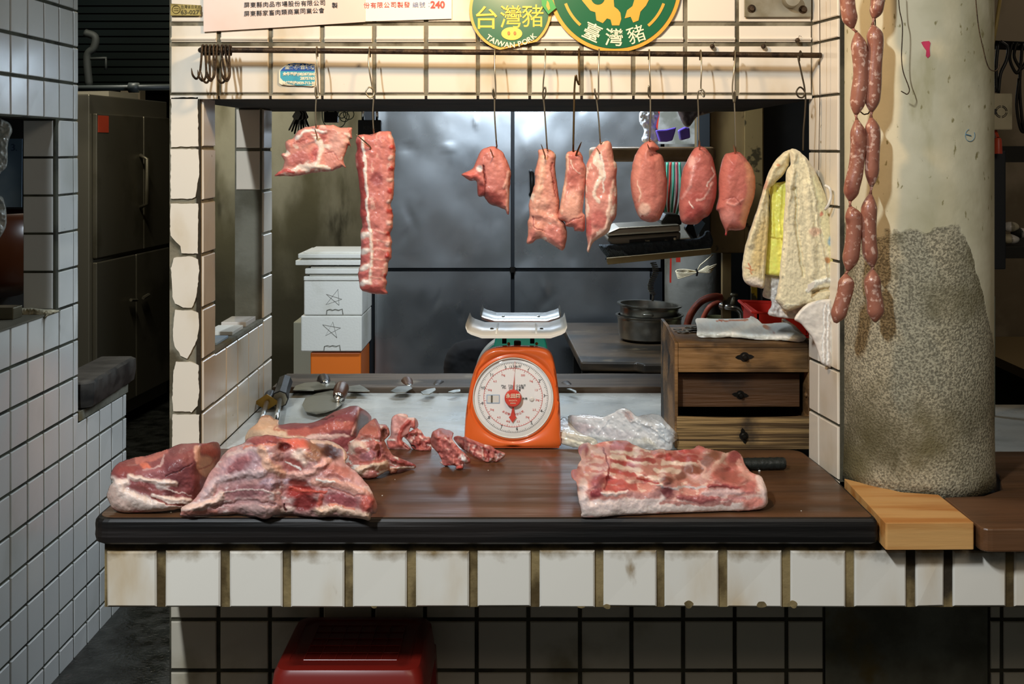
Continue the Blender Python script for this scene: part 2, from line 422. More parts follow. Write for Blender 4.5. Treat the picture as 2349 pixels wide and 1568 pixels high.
# concrete column: plaster above, pebbled concrete where it has come away
def column_material():
    m = bpy.data.materials.new('plastered concrete'); m.use_nodes = True; nt = m.node_tree; N = nt.nodes; L = nt.links; b = N['Principled BSDF']
    tc = N.new('ShaderNodeTexCoord'); sp = N.new('ShaderNodeSeparateXYZ'); L.new(tc.outputs['Object'], sp.inputs[0])
    def nz(s, d=6, sc=(1, 1, 1)):
        mp = N.new('ShaderNodeMapping'); mp.inputs['Scale'].default_value = sc; L.new(tc.outputs['Object'], mp.inputs['Vector'])
        n = N.new('ShaderNodeTexNoise'); n.inputs['Scale'].default_value = s; n.inputs['Detail'].default_value = d; L.new(mp.outputs['Vector'], n.inputs['Vector']); return n.outputs['Fac']
    def mth(op, a, c, d=None):
        x = N.new('ShaderNodeMath'); x.operation = op
        for i, v in enumerate((a, c, d)):
            if v is None: continue
            if isinstance(v, (int, float)): x.inputs[i].default_value = v
            else: L.new(v, x.inputs[i])
        return x.outputs[0]
    def rp(f, a, c):
        r = N.new('ShaderNodeMapRange'); r.inputs['From Min'].default_value = a; r.inputs['From Max'].default_value = c; L.new(f, r.inputs['Value']); return r.outputs['Result']
    def mix(fac, A, B):
        x = N.new('ShaderNodeMix'); x.data_type = 'RGBA'; L.new(fac, x.inputs['Factor'])
        for s, v in ((x.inputs[6], A), (x.inputs[7], B)):
            if isinstance(v, tuple): s.default_value = (*v, 1)
            else: L.new(v, s)
        return x.outputs[2]
    # height of the broken edge: 1.40 on the left, falling to 1.17 on the right
    edge = mth('SUBTRACT', 1.398, mth('MULTIPLY', rp(sp.outputs['X'], .845, .93), .24))
    edge = mth('ADD', edge, mth('MULTIPLY', mth('SUBTRACT', nz(14), .5), .10))
    mask = rp(mth('SUBTRACT', edge, sp.outputs['Z']), -.003, .004)
    plas = mix(rp(nz(5), .45, .68), lin('cfc6a8'), lin('aea583')); plas = mix(rp(nz(75, 3, (1, 1, .5)), .66, .71), plas, lin('8a8058'))
    plas = mix(rp(nz(7, 5, (1.4, 1.4, .5)), .58, .72), plas, lin('9c9264'))
    peb = mix(rp(nz(230, 4), .40, .60), lin('77705c'), lin('b8ae92')); peb = mix(rp(nz(6), .50, .68), peb, lin('6a6142'))
    low = rp(sp.outputs['Z'], 1.13, .92); peb = mix(mth('MULTIPLY', low, rp(nz(8), .45, .6)), peb, lin('4b4325'))
    crackv = N.new('ShaderNodeTexVoronoi'); crackv.feature = 'DISTANCE_TO_EDGE'; crackv.inputs['Scale'].default_value = 3.2
    mp = N.new('ShaderNodeMapping'); mp.inputs['Scale'].default_value = (1, 1, 1.7); L.new(tc.outputs['Object'], mp.inputs['Vector']); L.new(mp.outputs['Vector'], crackv.inputs['Vector'])
    c = mix(mask, plas, peb)
    L.new(c, b.inputs['Base Color']); b.inputs['Roughness'].default_value = .85
    h = mth('ADD', mth('MULTIPLY', mask, mth('SUBTRACT', mth('MULTIPLY', nz(230, 4), .8), .8)), mth('MULTIPLY', nz(30), .3))
    bp = N.new('ShaderNodeBump'); bp.inputs['Strength'].default_value = 1; bp.inputs['Distance'].default_value = .0045; L.new(h, bp.inputs['Height']); L.new(bp.outputs['Normal'], b.inputs['Normal'])
    return m
m_column = column_material()
def zdirt(m, z0, z1, colr, ns, amt=.5):
    nt = m.node_tree; N = nt.nodes; L = nt.links; b = N['Principled BSDF']; src = b.inputs['Base Color'].links[0].from_socket
    tc = N.new('ShaderNodeTexCoord'); sp = N.new('ShaderNodeSeparateXYZ'); L.new(tc.outputs['Object'], sp.inputs[0]); n = N.new('ShaderNodeTexNoise'); n.inputs['Scale'].default_value = ns; n.inputs['Detail'].default_value = 6; L.new(tc.outputs['Object'], n.inputs['Vector'])
    a = N.new('ShaderNodeMath'); a.operation = 'MULTIPLY_ADD'; a.inputs[1].default_value = amt; L.new(n.outputs['Fac'], a.inputs[0]); L.new(sp.outputs['Z'], a.inputs[2])
    r = N.new('ShaderNodeMapRange'); r.inputs['From Min'].default_value = z0; r.inputs['From Max'].default_value = z1; L.new(a.outputs[0], r.inputs['Value'])
    x = N.new('ShaderNodeMix'); x.data_type = 'RGBA'; L.new(r.outputs['Result'], x.inputs['Factor']); L.new(src, x.inputs[6]); x.inputs[7].default_value = (*lin(colr), 1); L.new(x.outputs[2], b.inputs['Base Color'])
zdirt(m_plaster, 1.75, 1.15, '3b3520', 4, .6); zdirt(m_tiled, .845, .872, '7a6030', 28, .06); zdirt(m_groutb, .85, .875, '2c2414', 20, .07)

# ================================================================ the setting
XP, YW = .6095, 2.61                                   # wall plane
mb = MB(); mb.box(-3.6, 2.6, .2, 9.0, -.05, 0); struct(mb.build('floor', m_floor))
mb = MB(); mb.box(-3.6, 2.6, -1.5, 9.0, 3.35, 3.4); struct(mb.build('ceiling', m_dark))
mb = MB(); mb.box(-3.6, 2.6, 9.0, 9.1, 0, 3.35); struct(mb.build('wall_back', m_dark))
mb = MB(); mb.box(-3.7, -3.6, 3.0, 9.1, 0, 3.35); struct(mb.build('wall_alley', m_dark))

# the left wall, with its window opening, low end and dark grout
YT = [3.716+.113*k for k in range(-17, 5)]             # tile columns
ZR = [1.083+.1125*k for k in range(-10, 12)]
mb = MB()
XL = -1.4
mb.box(XL-.095, XL, 1.9, 3.755, 0, 1.078, 0); mb.box(XL-.095, XL, 1.9, 3.755, 1.646, 2.9, 0); mb.box(XL-.095, XL, 3.587, 3.755, 1.078, 1.646, 0); mb.box(XL-.095, XL, 1.9, 2.5, 1.078, 1.646, 0)
mb.box(XL-.095, XL, 3.755, 4.205, 0, .715, 0)
O, U, V, N = (XL, 0, 0), (0, 1, 0), (0, 0, 1), (1, 0, 0)
zlo = [z for z in ZR if z <= 1.09]; zhi = [z for z in ZR if z > 1.6]+[2.43]
k0 = len([y for y in YT if y < 2.0]); ys = [y for y in YT if y > 1.95 and y < 3.72]
tiles(mb, O, U, V, N, ys, zlo, mi=1, gap=.009); tiles(mb, O, U, V, N, [3.716, 3.755], zlo[5:], mi=1)
tiles(mb, O, U, V, N, ys, zhi, mi=1, gap=.009); tiles(mb, O, U, V, N, [3.716, 3.755], zhi, mi=1)
tiles(mb, O, U, V, N, [3.603, 3.716, 3.755], [z for z in ZR if 1.08 < z < 1.65], mi=1)
tiles(mb, O, U, V, N, [3.716, 3.829, 3.942, 4.055, 4.168, 4.205], [z for z in ZR if z < .7]+[.715], mi=1, gap=.009)
tiles(mb, (0, 3.587, 0), (1, 0, 0), V, (0, -1, 0), [XL-.097, XL-.004], [z for z in ZR if 1.08 < z < 1.65], mi=1)
struct(mb.build('wall_left', [m_groutw, m_tilec]))
# unseen block added to cast the vertical shadow edge on the left wall
mb = MB(); mb.box(-1.4, -1.257, 1.93, 2.06, 0, 2.9); struct(mb.build('shadow_blocker', m_tilec))

# the stall front: tiled header, soffit
X0 = -.775; us = [X0+.1115*k for k in range(1, 12)]; us = [X0]+[-.6685+.11145*k for k in range(11)]+[XP]
mb = MB(); mb.box(X0, XP+.01, YW+.004, 3.54, 1.6725, 3.0, 0); mb.box(X0, XP+.01, YW+.006, 3.54, 1.667, 1.6725, 2)
zz = [1.6745, 1.7835, 1.8275, 1.9445, 2.06, 2.17, 2.28, 2.39]
tiles(mb, (0, YW+.004, 0), (1, 0, 0), (0, 0, 1), (0, -1, 0), us, zz, mi=1, gap=.0085)
for a, b in zip(us[:-1], us[1:]):                      # moulded border tiles carry a raised bead
    mb.tube([(a+.005, YW-.002, 1.795), (b-.005, YW-.002, 1.795)], .003, 6, mi=1)
for a, b in zip(us[:-1], us[1:]): mb.box(a+.003, b-.003, YW-.001, YW+.012, 1.666, 1.6735, 1)
struct(mb.build('wall_front', [m_grout, m_tile, m_soffit]))

# left front pillar with chipped tiles
zp = [1.6725, 1.561, 1.446, 1.331, 1.215, 1.104, .991, .885]
mb = MB(); mb.box(X0, -.709, YW+.004, 2.725, .60, 1.6725, 0)
front = [
 [(393, 224), (454, 223), (455, 336), (392, 337)],
 [(392, 342), (456, 342), (457, 400), (452, 430), (448, 452), (440, 456), (392, 455)],
 [(391, 467), (455, 467), (455, 520), (454, 582), (416, 580), (414, 565), (405, 555), (398, 548), (391, 540)],
 [(400, 590), (440, 588), (455, 595), (457, 620), (454, 655), (448, 690), (440, 706), (420, 705), (402, 695), (396, 680), (394, 640), (392, 615)],
 [(402, 711), (440, 712), (455, 717), (457, 745), (453, 775), (442, 800), (430, 823), (415, 815), (410, 806), (401, 795), (397, 770), (398, 740)],
 [(404, 829), (440, 830), (456, 837), (455, 860), (457, 900), (453, 930), (440, 944), (415, 943), (398, 942), (395, 915), (397, 880), (399, 850)],
 [(396, 950), (457, 951), (457, 1045), (395, 1045)]]
for pl in front:
    P = [(p[0], p[1]) for p in pl]; 
    P = densify(P, 5); nz_ = [(fbm(np.array([x/7.]), np.array([y/7.]), 5)[0], fbm(np.array([x/7.]), np.array([y/7.]), 15)[0]) for x, y in P]; P = [(x+a*1.1, y+b*1.1) for (x, y), (a, b) in zip(P, nz_)]
    mb.prism([Vector(((x-CX)*YW/F, YW+.004, EYE-(y-CY)*YW/F)) for x, y in P], (0, -.005, 0), 1)
tiles(mb, (-.709, 0, 0), (0, 1, 0), (0, 0, 1), (1, 0, 0), [YW+.008, 2.724], [z for z in reversed(zp)], mi=1, gap=.007)
mb.box(-.7165, -.7083, YW+.0005, YW+.006, .88, 1.672, 2)
struct(mb.build('trim_1', [m_grout, m_tile, m_groutb]))

# low side wall and rear post
mb = MB(); mb.box(X0, -.714, 2.725, 3.235, .60, 1.098, 0)
tiles(mb, (-.714, 0, 0), (0, 1, 0), (0, 0, 1), (1, 0, 0), [2.725+.113*k for k in range(5)]+[3.235], [.876, .985, 1.097], mi=1, gap=.005)
mb.box(-.79, -.709, 2.725, 3.235, 1.098, 1.106, 2)
struct(mb.build('wall_side', [m_grout, m_tile, m_cement]))
mb = MB(); mb.box(-.785, -.714, 3.235, 3.345, .60, 1.6725, 0)
tiles(mb, (0, 3.235, 0), (1, 0, 0), (0, 0, 1), (0, -1, 0), [-.785, -.714], [1.446, 1.557, 1.668], mi=1, gap=.008)
tiles(mb, (-.714, 0, 0), (0, 1, 0), (0, 0, 1), (1, 0, 0), [3.236, 3.344], [.876, .985, 1.104, 1.218, 1.332, 1.446, 1.557, 1.668], mi=1, gap=.007)
struct(mb.build('trim_2', [m_cement, m_tile]))

# wing wall on the right, turned a little toward the aisle
A = Vector((XP, 2.635, 0)); B = Vector((.634, 2.478, 0)); U = (B-A).normalized(); Nn = Vector((-U.y, U.x, 0)); Nn = Nn if Nn.x < 0 else -Nn
mb = MB(); L_ = (B-A).length
q = [A+Vector((0, 0, .88)), B+Vector((0, 0, .88)), B+Vector((.05, 0, .88)), A+Vector((.05, 0, .88))]
mb.prism(q, (0, 0, 2.0), 0)
tiles(mb, A, U, (0, 0, 1), Nn, [0, .058, L_], [.771, .882, .994, 1.105, 1.217, 1.3285, 1.44, 1.5535, 1.6705, 1.785, 1.828, 1.944, 2.06, 2.17], mi=1, gap=.005)
struct(mb.build('wall_wing', [m_groutd, m_tile]))

# concrete column and its wider foot
mb = MB(); n = 96; prof = []
for i in range(60):
    z = .885+i*(2.6-.885)/59
    prof.append((.152+(.004*math.exp(-(z-.885)*18)), z))
mb.lathe(prof, (.793, 2.497, 0), n, caps=True)
o = struct(mb.build('column_1', m_column, smooth=True))
mb = MB(); mb.box(.636, .985, YW+.002, 2.86, 0, .735); struct(mb.build('column_foot', m_cement))

# ================================================================ counter
t = thing('tiled_counter', 'white tiled masonry counter with brown stained joints under the long dark board', 'counter', (0, 2.4, 0))
mb = MB(); mb.box(X0+.002, 1.35, 2.209, YW+.004, .7265, .846, 0)
ub = [(-.775+.0012)]
ub = [(x-CX)*2.2/F for x in (233, 368, 515, 657, 799, 943, 1086, 1228, 1374, 1516, 1659, 1804, 1951, 2091, 2178, 2320, 2460, 2560)]
tiles(mb, (0, 2.209, 0), (1, 0, 0), (0, 0, 1), (0, -1, 0), ub, [.7205, .838], mi=1, gap=.0145, th=.007, jit=.0018, bev=.003)
for px_, py_, rx_, ry_ in ((1330, 1374, 19, 19), (1393, 1391, 8, 5), (1580, 1386, 10, 8), (1747, 1386, 11, 8), (1820, 1386, 9, 8), (858, 1388, 9, 6)):
    mb.prism([at(px_+rx_*math.cos(a)*(1+.14*math.sin(3*a+px_)), py_+ry_*math.sin(a)*(1+.14*math.cos(2*a+px_)), 2.2014) for a in [2*math.pi*i/18 for i in range(18)]], (0, .003, 0), 0)
mb.build('ledge', [m_groutb, m_tiled], t)
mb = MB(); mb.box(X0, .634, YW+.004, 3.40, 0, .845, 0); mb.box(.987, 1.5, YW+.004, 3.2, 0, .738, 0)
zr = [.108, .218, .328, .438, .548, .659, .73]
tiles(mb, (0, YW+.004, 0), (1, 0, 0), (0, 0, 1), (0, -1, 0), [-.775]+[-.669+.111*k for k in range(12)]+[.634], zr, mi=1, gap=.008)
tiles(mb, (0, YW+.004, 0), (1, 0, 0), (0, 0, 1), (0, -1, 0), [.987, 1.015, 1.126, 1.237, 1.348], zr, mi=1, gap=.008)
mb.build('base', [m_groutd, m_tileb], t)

# marble worktop
mb = MB(); mb.prism([(-.708, 2.692, .846), (.60, 2.692, .846), (.66, 3.378, .846), (-.708, 3.378, .846)], (0, 0, ZM-.846))
tag(mb.build('marble_worktop', m_marble, bevel=.003), 'pale grey veined marble worktop behind the long dark board', 'worktop')
mb = MB(); mb.box(.99, 1.6, 2.70, 3.25, .85, .875)
tag(mb.build('marble_worktop', m_marble, bevel=.003), 'grey marble slab in the shade right of the concrete column', 'worktop')

# plank behind the marble
mb = MB(); xs = [-.718+.06*i for i in range(25)]; 
pl = [(x, 3.382+random.uniform(-.002, .002), .86) for x in xs]+[(x, 3.585+random.uniform(-.005, .005), .86) for x in reversed(xs)]
mb.prism([(p[0], p[1], .846) for p in pl], (0, 0, .05))
tag(mb.build('wood_plank', m_wood_strip, bevel=.004), 'long worn grey brown plank along the back edge of the marble', 'plank')

# long dark cutting board
t = thing('cutting_board', 'long dark brown butcher board with a blackened front edge across the counter', 'cutting board', (0, 2.4, .848))
def roundc(P, r, k=5):
    out = []; n = len(P)
    for i in range(n):
        p = Vector(P[i][:2]); a = (Vector(P[i-1][:2])-p).normalized(); b = (Vector(P[(i+1) % n][:2])-p).normalized(); rr = P[i][2] if len(P[i]) > 2 else r
        for j in range(k+1):
            s = j/k; q = p+a*rr*(1-s)**2+b*rr*s*s; out.append((q.x, q.y))
    return out
pl = roundc([(-.788, 2.18, .03), (.627, 2.182, .008), (.619, 2.50, .02), (.602, 2.678, .03), (-.699, 2.688, .005), (-.699, 2.606, .002), (-.788, 2.606, .004)], .01)
mb = MB(); nn_ = len(pl)
def ringof(P, z, off, wob=0):
    c = Vector((-.08, 2.43)); out = []
    for i, (x, y) in enumerate(P):
        d = Vector((x, y))-c; out.append((x-math.copysign(min(off, .05), d.x)*(1 if abs(d.x) > .66 else 0), y-math.copysign(off, d.y)*(1 if d.y < -.2 else 0)+(wob*math.sin(x*9+z*80)), z))
    return out
def loftring(mb, rings, mi_list):
    n = len(rings[0]); vs = [p for r in rings for p in r]
    for i in range(len(rings)-1):
        pass
    o = len(mb.v); mb.add(vs, [], 0)
    for i in range(len(rings)-1):
        for j in range(n):
            j2 = (j+1) % n; mb.f.append((o+i*n+j, o+i*n+j2, o+(i+1)*n+j2, o+(i+1)*n+j)); mb.m.append(mi_list[i])
    mb.f.append(tuple(o+k for k in range(n-1, -1, -1))); mb.m.append(mi_list[0])
    mb.f.append(tuple(o+(len(rings)-1)*n+k for k in range(n))); mb.m.append(mi_list[-1])
pl = densify(pl)
loftring(mb, [ringof(pl, .8475, .008, .001), ringof(pl, .852, .002, .001), ringof(pl, .862, .0, .0005), ringof(pl, .872, .0006, .0005), ringof(pl, .881, .0, .0005), ringof(pl, .889, .001), ringof(pl, .8935, .004), ringof(pl, ZB, .009)], [0, 0, 0, 0, 0, 0, 0])
mb.build('edge', m_wood_edge, t, label='blackened board edge')
mb = MB(); P2 = [(p[0], p[1]) for p in ringof(pl, 0, .009)]
mb.prism([(x, y, ZB-.002) for x, y in P2], (0, 0, .0026)); mb.build('top', m_wood_dark, t, label='brown oiled board top')
mb = MB(); mb.prism([Vector((x, y, .8475)) for x, y in densify(roundc([(.632, 2.156), (.79, 2.158), (.786, 2.335), (.72, 2.352), (.655, 2.425), (.634, 2.45)], .004, 3), .02)], (0, 0, .047))
tag(mb.build('wood_block', m_wood_light, bevel=.004), 'short orange wooden block between the two dark boards at the column foot', 'block')
mb = MB(); mb.prism([Vector((x, y, .8475)) for x, y in roundc([(.797, 2.142, .02), (1.4, 2.15), (1.4, 2.69), (.975, 2.69), (.965, 2.50), (.93, 2.39), (.875, 2.345), (.797, 2.336)], .004, 4)], (0, 0, .042))
tag(mb.build('cutting_board', m_wood_dark, bevel=.006), 'dark brown board right of the orange block beside the column', 'cutting board')

# ================================================================ rail
t = thing('hanging_rail', 'round brown steel rail fixed across the tiled header', 'rail', tuple(at(530, 118, 2.555)))
p0 = at(463, 114, 2.555); p1 = at(1884, 127, 2.555)
mb = MB(); mb.tube([p0+(p1-p0)*(i/30) for i in range(31)], .0058, 12); mb.build('bar', m_rust, t, smooth=True)
mb = MB(); mb.tube([p0, p0+Vector((-.006, .012, 0)), p0+Vector((-.006, .05, 0))], .0058, 10); mb.build('bracket', m_rust, t, smooth=True)
def railz(px): return p0+(p1-p0)*((px-463)/(1884-463))
# ================================================================ meat
PK = (214, 128, 110); PKL = (228, 158, 138); PKD = (186, 92, 80); RED = (170, 66, 56); DRED = (128, 44, 42); FAT = (240, 208, 186); FATW = (236, 214, 200); SK = (232, 188, 150)
PUR = (134, 62, 66); BRN = (140, 84, 62); MUS = (176, 84, 78)
def meat(name, label, outline, tr, parent=None, **k):
    pr = {}
    mb = MB(); puff(mb, outline, tr=tr, **k)
    o = mb.build(name, m_meat, parent, smooth=True)
    if parent is None: tag(o, label, 'meat')
    return o
YH = 2.555
T5 = (600, 240, 3.408); T6 = (1040, 240, 3.41); T7 = (1340, 240, 3.016)
# hanging cuts, left to right
meat('pork_slice', 'ragged flat pork slice hanging sideways from the leftmost hook on the rail', [(100, 550), (160, 495), (180, 440), (160, 400), (165, 380), (195, 370), (190, 300), (200, 280), (240, 270), (290, 205), (350, 175), (420, 162), (540, 158), (620, 180), (700, 178), (705, 210), (712, 262), (690, 270), (700, 335), (685, 320), (665, 350), (640, 440), (660, 495), (630, 480), (600, 500), (540, 518), (430, 530), (300, 550), (190, 562), (140, 560)],
     T5, depth=YH, R=12, T=.016, step=2, base=(222, 138, 118), jit=2, marb=(FAT, .45, 20, .7), nz=.003, warp=4,
     paint=[('e', 380, 240, 150, 45, -25, (204, 112, 96), -.001), ('s', [(270, 250), (330, 215), (430, 195), (500, 210)], 26, FATW, .003), ('e', 470, 260, 60, 30, -60, PKD, -.002), ('e', 290, 420, 95, 55, -15, (196, 104, 92), .004),
            ('s', [(420, 250), (470, 330), (440, 420), (420, 480)], 46, FAT, .003), ('e', 410, 390, 40, 55, 20, (202, 96, 88), -.003), ('s', [(220, 520), (320, 490), (420, 480), (520, 490)], 36, FAT, .002), ('s', [(110, 550), (180, 510), (240, 525)], 24, (206, 84, 74), .002), ('s', [(500, 380), (560, 370), (600, 430)], 8, PKD, -.003), ('s', [(250, 300), (380, 250), (430, 250)], 7, PKD, -.003), ('e', 600, 300, 70, 90, 0, PKL, .003), ('s', [(690, 180), (700, 250), (650, 400)], 10, (214, 106, 90), .001)])
rp = []
for i in range(7): rp.append(('s', [(870-i*3, 980+i*75), (1010-i*4, 1000+i*72)], 16, (226, 150, 130), .0015))
for i in range(15): rp.append(('e', 1020-i*3, 250+i*84, 26, 20, 0, (196, 62, 48) if i % 2 else (232, 176, 158), .005))
for i in range(9): rp.append(('e', 795+(i % 2)*10, 960+i*62, 42, 24, -20, FATW if i % 2 else (190, 90, 84), .004))
meat('pork_rib_rack', 'long rack of pork ribs hanging vertically from the second hook', [(760, 235), (800, 228), (850, 235), (920, 212), (1000, 205), (1020, 240), (1045, 310), (1045, 400), (1040, 500), (1035, 620), (1030, 720), (1010, 790), (1028, 850), (1025, 950), (1005, 1010), (1020, 1060), (1015, 1130), (1018, 1190), (995, 1230), (990, 1300), (975, 1350), (985, 1390), (970, 1430), (985, 1475), (900, 1482), (830, 1465), (780, 1450), (765, 1400), (755, 1300), (770, 1260), (775, 1180), (780, 1100), (775, 1000), (790, 940), (770, 850), (775, 740), (755, 560), (735, 420), (745, 350), (735, 280)],
     T5, depth=YH, R=18, T=.02, step=2, base=(206, 112, 98), jit=1.5, nz=.003, marb=(PKL, .4, 14, 1.6),
     paint=[('s', [(765, 300), (770, 500), (790, 740), (800, 900)], 58, (166, 62, 56), .001), ('s', [(790, 250), (800, 420), (820, 620), (830, 860), (850, 1000)], 22, FATW, .003), ('s', [(1010, 230), (1030, 400), (1020, 700), (1005, 1000), (1000, 1300)], 34, (222, 128, 110), .002), ('s', [(930, 260), (960, 600), (950, 1000), (900, 1400)], 60, (212, 120, 106), .002), ('s', [(850, 1000), (860, 1200), (850, 1420)], 26, FAT, .004), ('e', 900, 580, 50, 60, 0, (172, 84, 80), -.002)]+rp+[('e', 880, 1440, 100, 30, 5, (196, 88, 76), .0)])
meat('pork_chunk', 'dark pink pork chunk with a curled flap pointing left, hanging from third hook', [(65, 545), (150, 500), (175, 450), (210, 370), (260, 335), (320, 325), (350, 340), (385, 370), (410, 420), (440, 490), (450, 540), (445, 600), (440, 720), (435, 850), (420, 850), (405, 820), (350, 800), (290, 780), (250, 740), (245, 720), (190, 710), (185, 605), (130, 595), (90, 570)],
     T6, depth=YH, R=16, T=.022, step=2, base=(204, 112, 98), jit=1, nz=.003, csc=8,
     paint=[('e', 300, 740, 90, 70, 20, (150, 66, 58), 0), ('e', 215, 660, 35, 60, 0, (156, 66, 58), -.008), ('e', 330, 480, 90, 100, 0, (212, 122, 106), .004), ('s', [(235, 480), (250, 600), (245, 700)], 14, (120, 44, 38), -.01), ('e', 150, 560, 70, 28, 8, (214, 100, 86), .004), ('e', 205, 500, 24, 20, -30, (206, 190, 186), -.004), ('s', [(410, 600), (430, 700), (425, 830)], 24, PKL, .003), ('s', [(390, 640), (440, 520)], 22, PKL, .003)])
meat('pork_strip', 'long fatty pork strip with a split lower end, hanging from fourth hook', [(665, 355), (740, 345), (800, 390), (795, 480), (810, 600), (830, 750), (830, 850), (870, 930), (888, 990), (880, 1090), (850, 1142), (790, 1105), (730, 1070), (690, 1045), (650, 1055), (620, 1080), (572, 1082), (585, 1000), (580, 920), (595, 870), (590, 780), (610, 700), (640, 600), (635, 530), (660, 440), (665, 400)],
     T6, depth=YH+.006, R=16, T=.02, step=2, base=(222, 142, 118), jit=1, nz=.004, marb=(FAT, .4, 18, 1.4),
     paint=[('e', 740, 420, 60, 60, 0, (220, 138, 116), 0), ('s', [(700, 420), (690, 560), (650, 760)], 56, (236, 172, 142), .005), ('s', [(775, 460), (790, 600), (825, 740)], 30, (196, 108, 92), -.003), ('s', [(770, 450), (775, 560), (800, 720)], 7, (150, 66, 56), -.004), ('s', [(620, 850), (700, 870), (800, 900), (870, 980)], 60, (228, 150, 126), .006), ('s', [(620, 870), (625, 950), (720, 1000)], 10, (170, 84, 72), -.006), ('e', 800, 1020, 70, 90, -40, (208, 118, 102), .006), ('e', 680, 780, 70, 60, -30, (232, 160, 134), .004), ('s', [(720, 1070), (850, 1135)], 10, RED, 0), ('e', 610, 1030, 30, 60, 10, (214, 124, 108), 0)])
meat('pork_strip', 'short fatty pork strip hanging from the thick brown hook', [(880, 390), (920, 362), (980, 360), (1010, 400), (1015, 440), (1035, 490), (1030, 640), (1020, 740), (1010, 830), (1030, 870), (1030, 960), (1020, 990), (990, 992), (950, 985), (940, 960), (880, 950), (870, 915), (815, 890), (830, 810), (850, 700), (865, 600), (880, 500)],
     T6, depth=YH-.006, R=14, T=.02, step=2, base=(214, 126, 106), jit=1, nz=.003, marb=(FAT, .42, 15, 1.2),
     paint=[('s', [(890, 400), (890, 500), (860, 700), (840, 850)], 26, (238, 182, 152), .005), ('e', 940, 560, 60, 90, 10, (202, 108, 92), 0), ('e', 930, 790, 80, 120, 12, (234, 160, 134), .006), ('s', [(820, 885), (900, 920), (1010, 870)], 10, (158, 66, 56), -.004), ('e', 980, 940, 60, 40, 10, (204, 104, 88), .0), ('s', [(920, 440), (950, 500), (1000, 540)], 10, (240, 190, 170), .003), ('e', 940, 400, 40, 30, 0, (206, 104, 86), 0)])
meat('pork_loin', 'long pale marbled pork loin tapering to a point at the bottom', [(1215, 283), (1240, 320), (1255, 430), (1278, 470), (1275, 600), (1282, 700), (1275, 860), (1240, 930), (1210, 1000), (1110, 1065), (1080, 1100), (1062, 1155), (1045, 1140), (1050, 1090), (1038, 1000), (1035, 880), (1028, 720), (1035, 500), (1060, 420), (1110, 340), (1160, 295)],
     T6, depth=YH, R=22, T=.026, step=2, base=(220, 138, 120), jit=.8, nz=.0025, marb=(FAT, .12, 14, 2.2),
     paint=[('s', [(1200, 300), (1225, 420), (1230, 480)], 40, (226, 148, 126), .0), ('s', [(1150, 390), (1160, 560), (1100, 680), (1130, 760)], 30, FAT, .002), ('e', 1140, 900, 60, 80, -10, (206, 108, 96), 0), ('s', [(1250, 600), (1230, 780), (1200, 960), (1080, 1080), (1055, 1140)], 30, (238, 190, 166), .003), ('e', 1060, 960, 22, 70, 5, (196, 92, 84), 0), ('e', 1210, 650, 30, 60, 5, (212, 124, 108), 0), ('s', [(1160, 400), (1180, 520), (1170, 680)], 12, FATW, .001)])
meat('pork_loin', 'smooth oval pork loin with a twisted tip, left of the shiny dark one', [(1550, 280), (1580, 300), (1615, 345), (1580, 365), (1635, 400), (1660, 500), (1672, 620), (1665, 760), (1640, 840), (1610, 900), (1550, 920), (1500, 910), (1455, 880), (1420, 800), (1395, 700), (1385, 600), (1395, 500), (1420, 400), (1470, 320), (1510, 290)],
     T6, depth=YH, R=34, T=.036, step=2, base=(206, 116, 98), jit=.6, nz=.0015,
     paint=[('s', [(1440, 420), (1430, 600), (1460, 760)], 60, (216, 132, 112), .002), ('s', [(1550, 370), (1560, 480), (1570, 700)], 40, (196, 104, 88), .001), ('s', [(1545, 400), (1600, 380)], 14, (150, 68, 56), -.006), ('e', 1490, 820, 45, 55, 20, (232, 178, 154), .002), ('s', [(1440, 600), (1460, 700), (1450, 760)], 10, (234, 184, 160), .001), ('e', 1540, 310, 40, 25, 30, (214, 120, 102), .006), ('e', 1480, 870, 10, 10, 0, RED, 0)])
meat('pork_loin', 'shiny dark pink oval pork loin with white streaks, eighth from the left', [(800, 288), (840, 300), (880, 350), (905, 430), (918, 520), (915, 620), (890, 720), (860, 770), (820, 790), (790, 820), (740, 830), (680, 815), (660, 760), (655, 680), (665, 560), (680, 460), (720, 370), (760, 305)],
     T7, depth=YH, R=32, T=.036, step=2, base=(190, 96, 84), jit=.8, nz=.002,
     paint=[('e', 745, 400, 30, 40, 0, (222, 156, 144), .001), ('s', [(750, 430), (740, 560), (680, 640)], 22, (206, 130, 120), .001), ('s', [(890, 430), (900, 480), (850, 560)], 10, (236, 196, 180), .001), ('e', 790, 640, 60, 40, 0, (176, 76, 66), 0), ('s', [(780, 660), (830, 640), (890, 540)], 14, (222, 156, 142), .001), ('e', 760, 740, 60, 50, 0, (170, 70, 62), -.001), ('s', [(730, 670), (745, 710)], 10, (240, 200, 186), .001)])
meat('pork_loin', 'plump translucent oval pork loin with a small drip tip, nearest the towel', [(1000, 335), (1060, 325), (1100, 350), (1160, 430), (1185, 520), (1180, 620), (1150, 720), (1125, 800), (1110, 855), (1060, 870), (1000, 870), (985, 905), (972, 900), (975, 870), (945, 800), (930, 740), (912, 720), (930, 640), (930, 520), (945, 420), (970, 350)],
     T7, depth=YH, R=34, T=.036, step=2, base=(200, 104, 88), jit=.6, nz=.0015,
     paint=[('s', [(1150, 420), (1165, 600), (1110, 800)], 70, (222, 138, 100), 0), ('s', [(980, 680), (1050, 700), (1100, 660)], 16, (216, 132, 116), .003), ('e', 1000, 770, 60, 50, 0, (214, 128, 114), .001), ('s', [(1040, 330), (1020, 480)], 40, (192, 92, 78), 0), ('s', [(960, 660), (1040, 640), (1090, 700)], 8, (176, 84, 72), -.003), ('e', 978, 895, 12, 14, 0, (190, 50, 50), 0)])

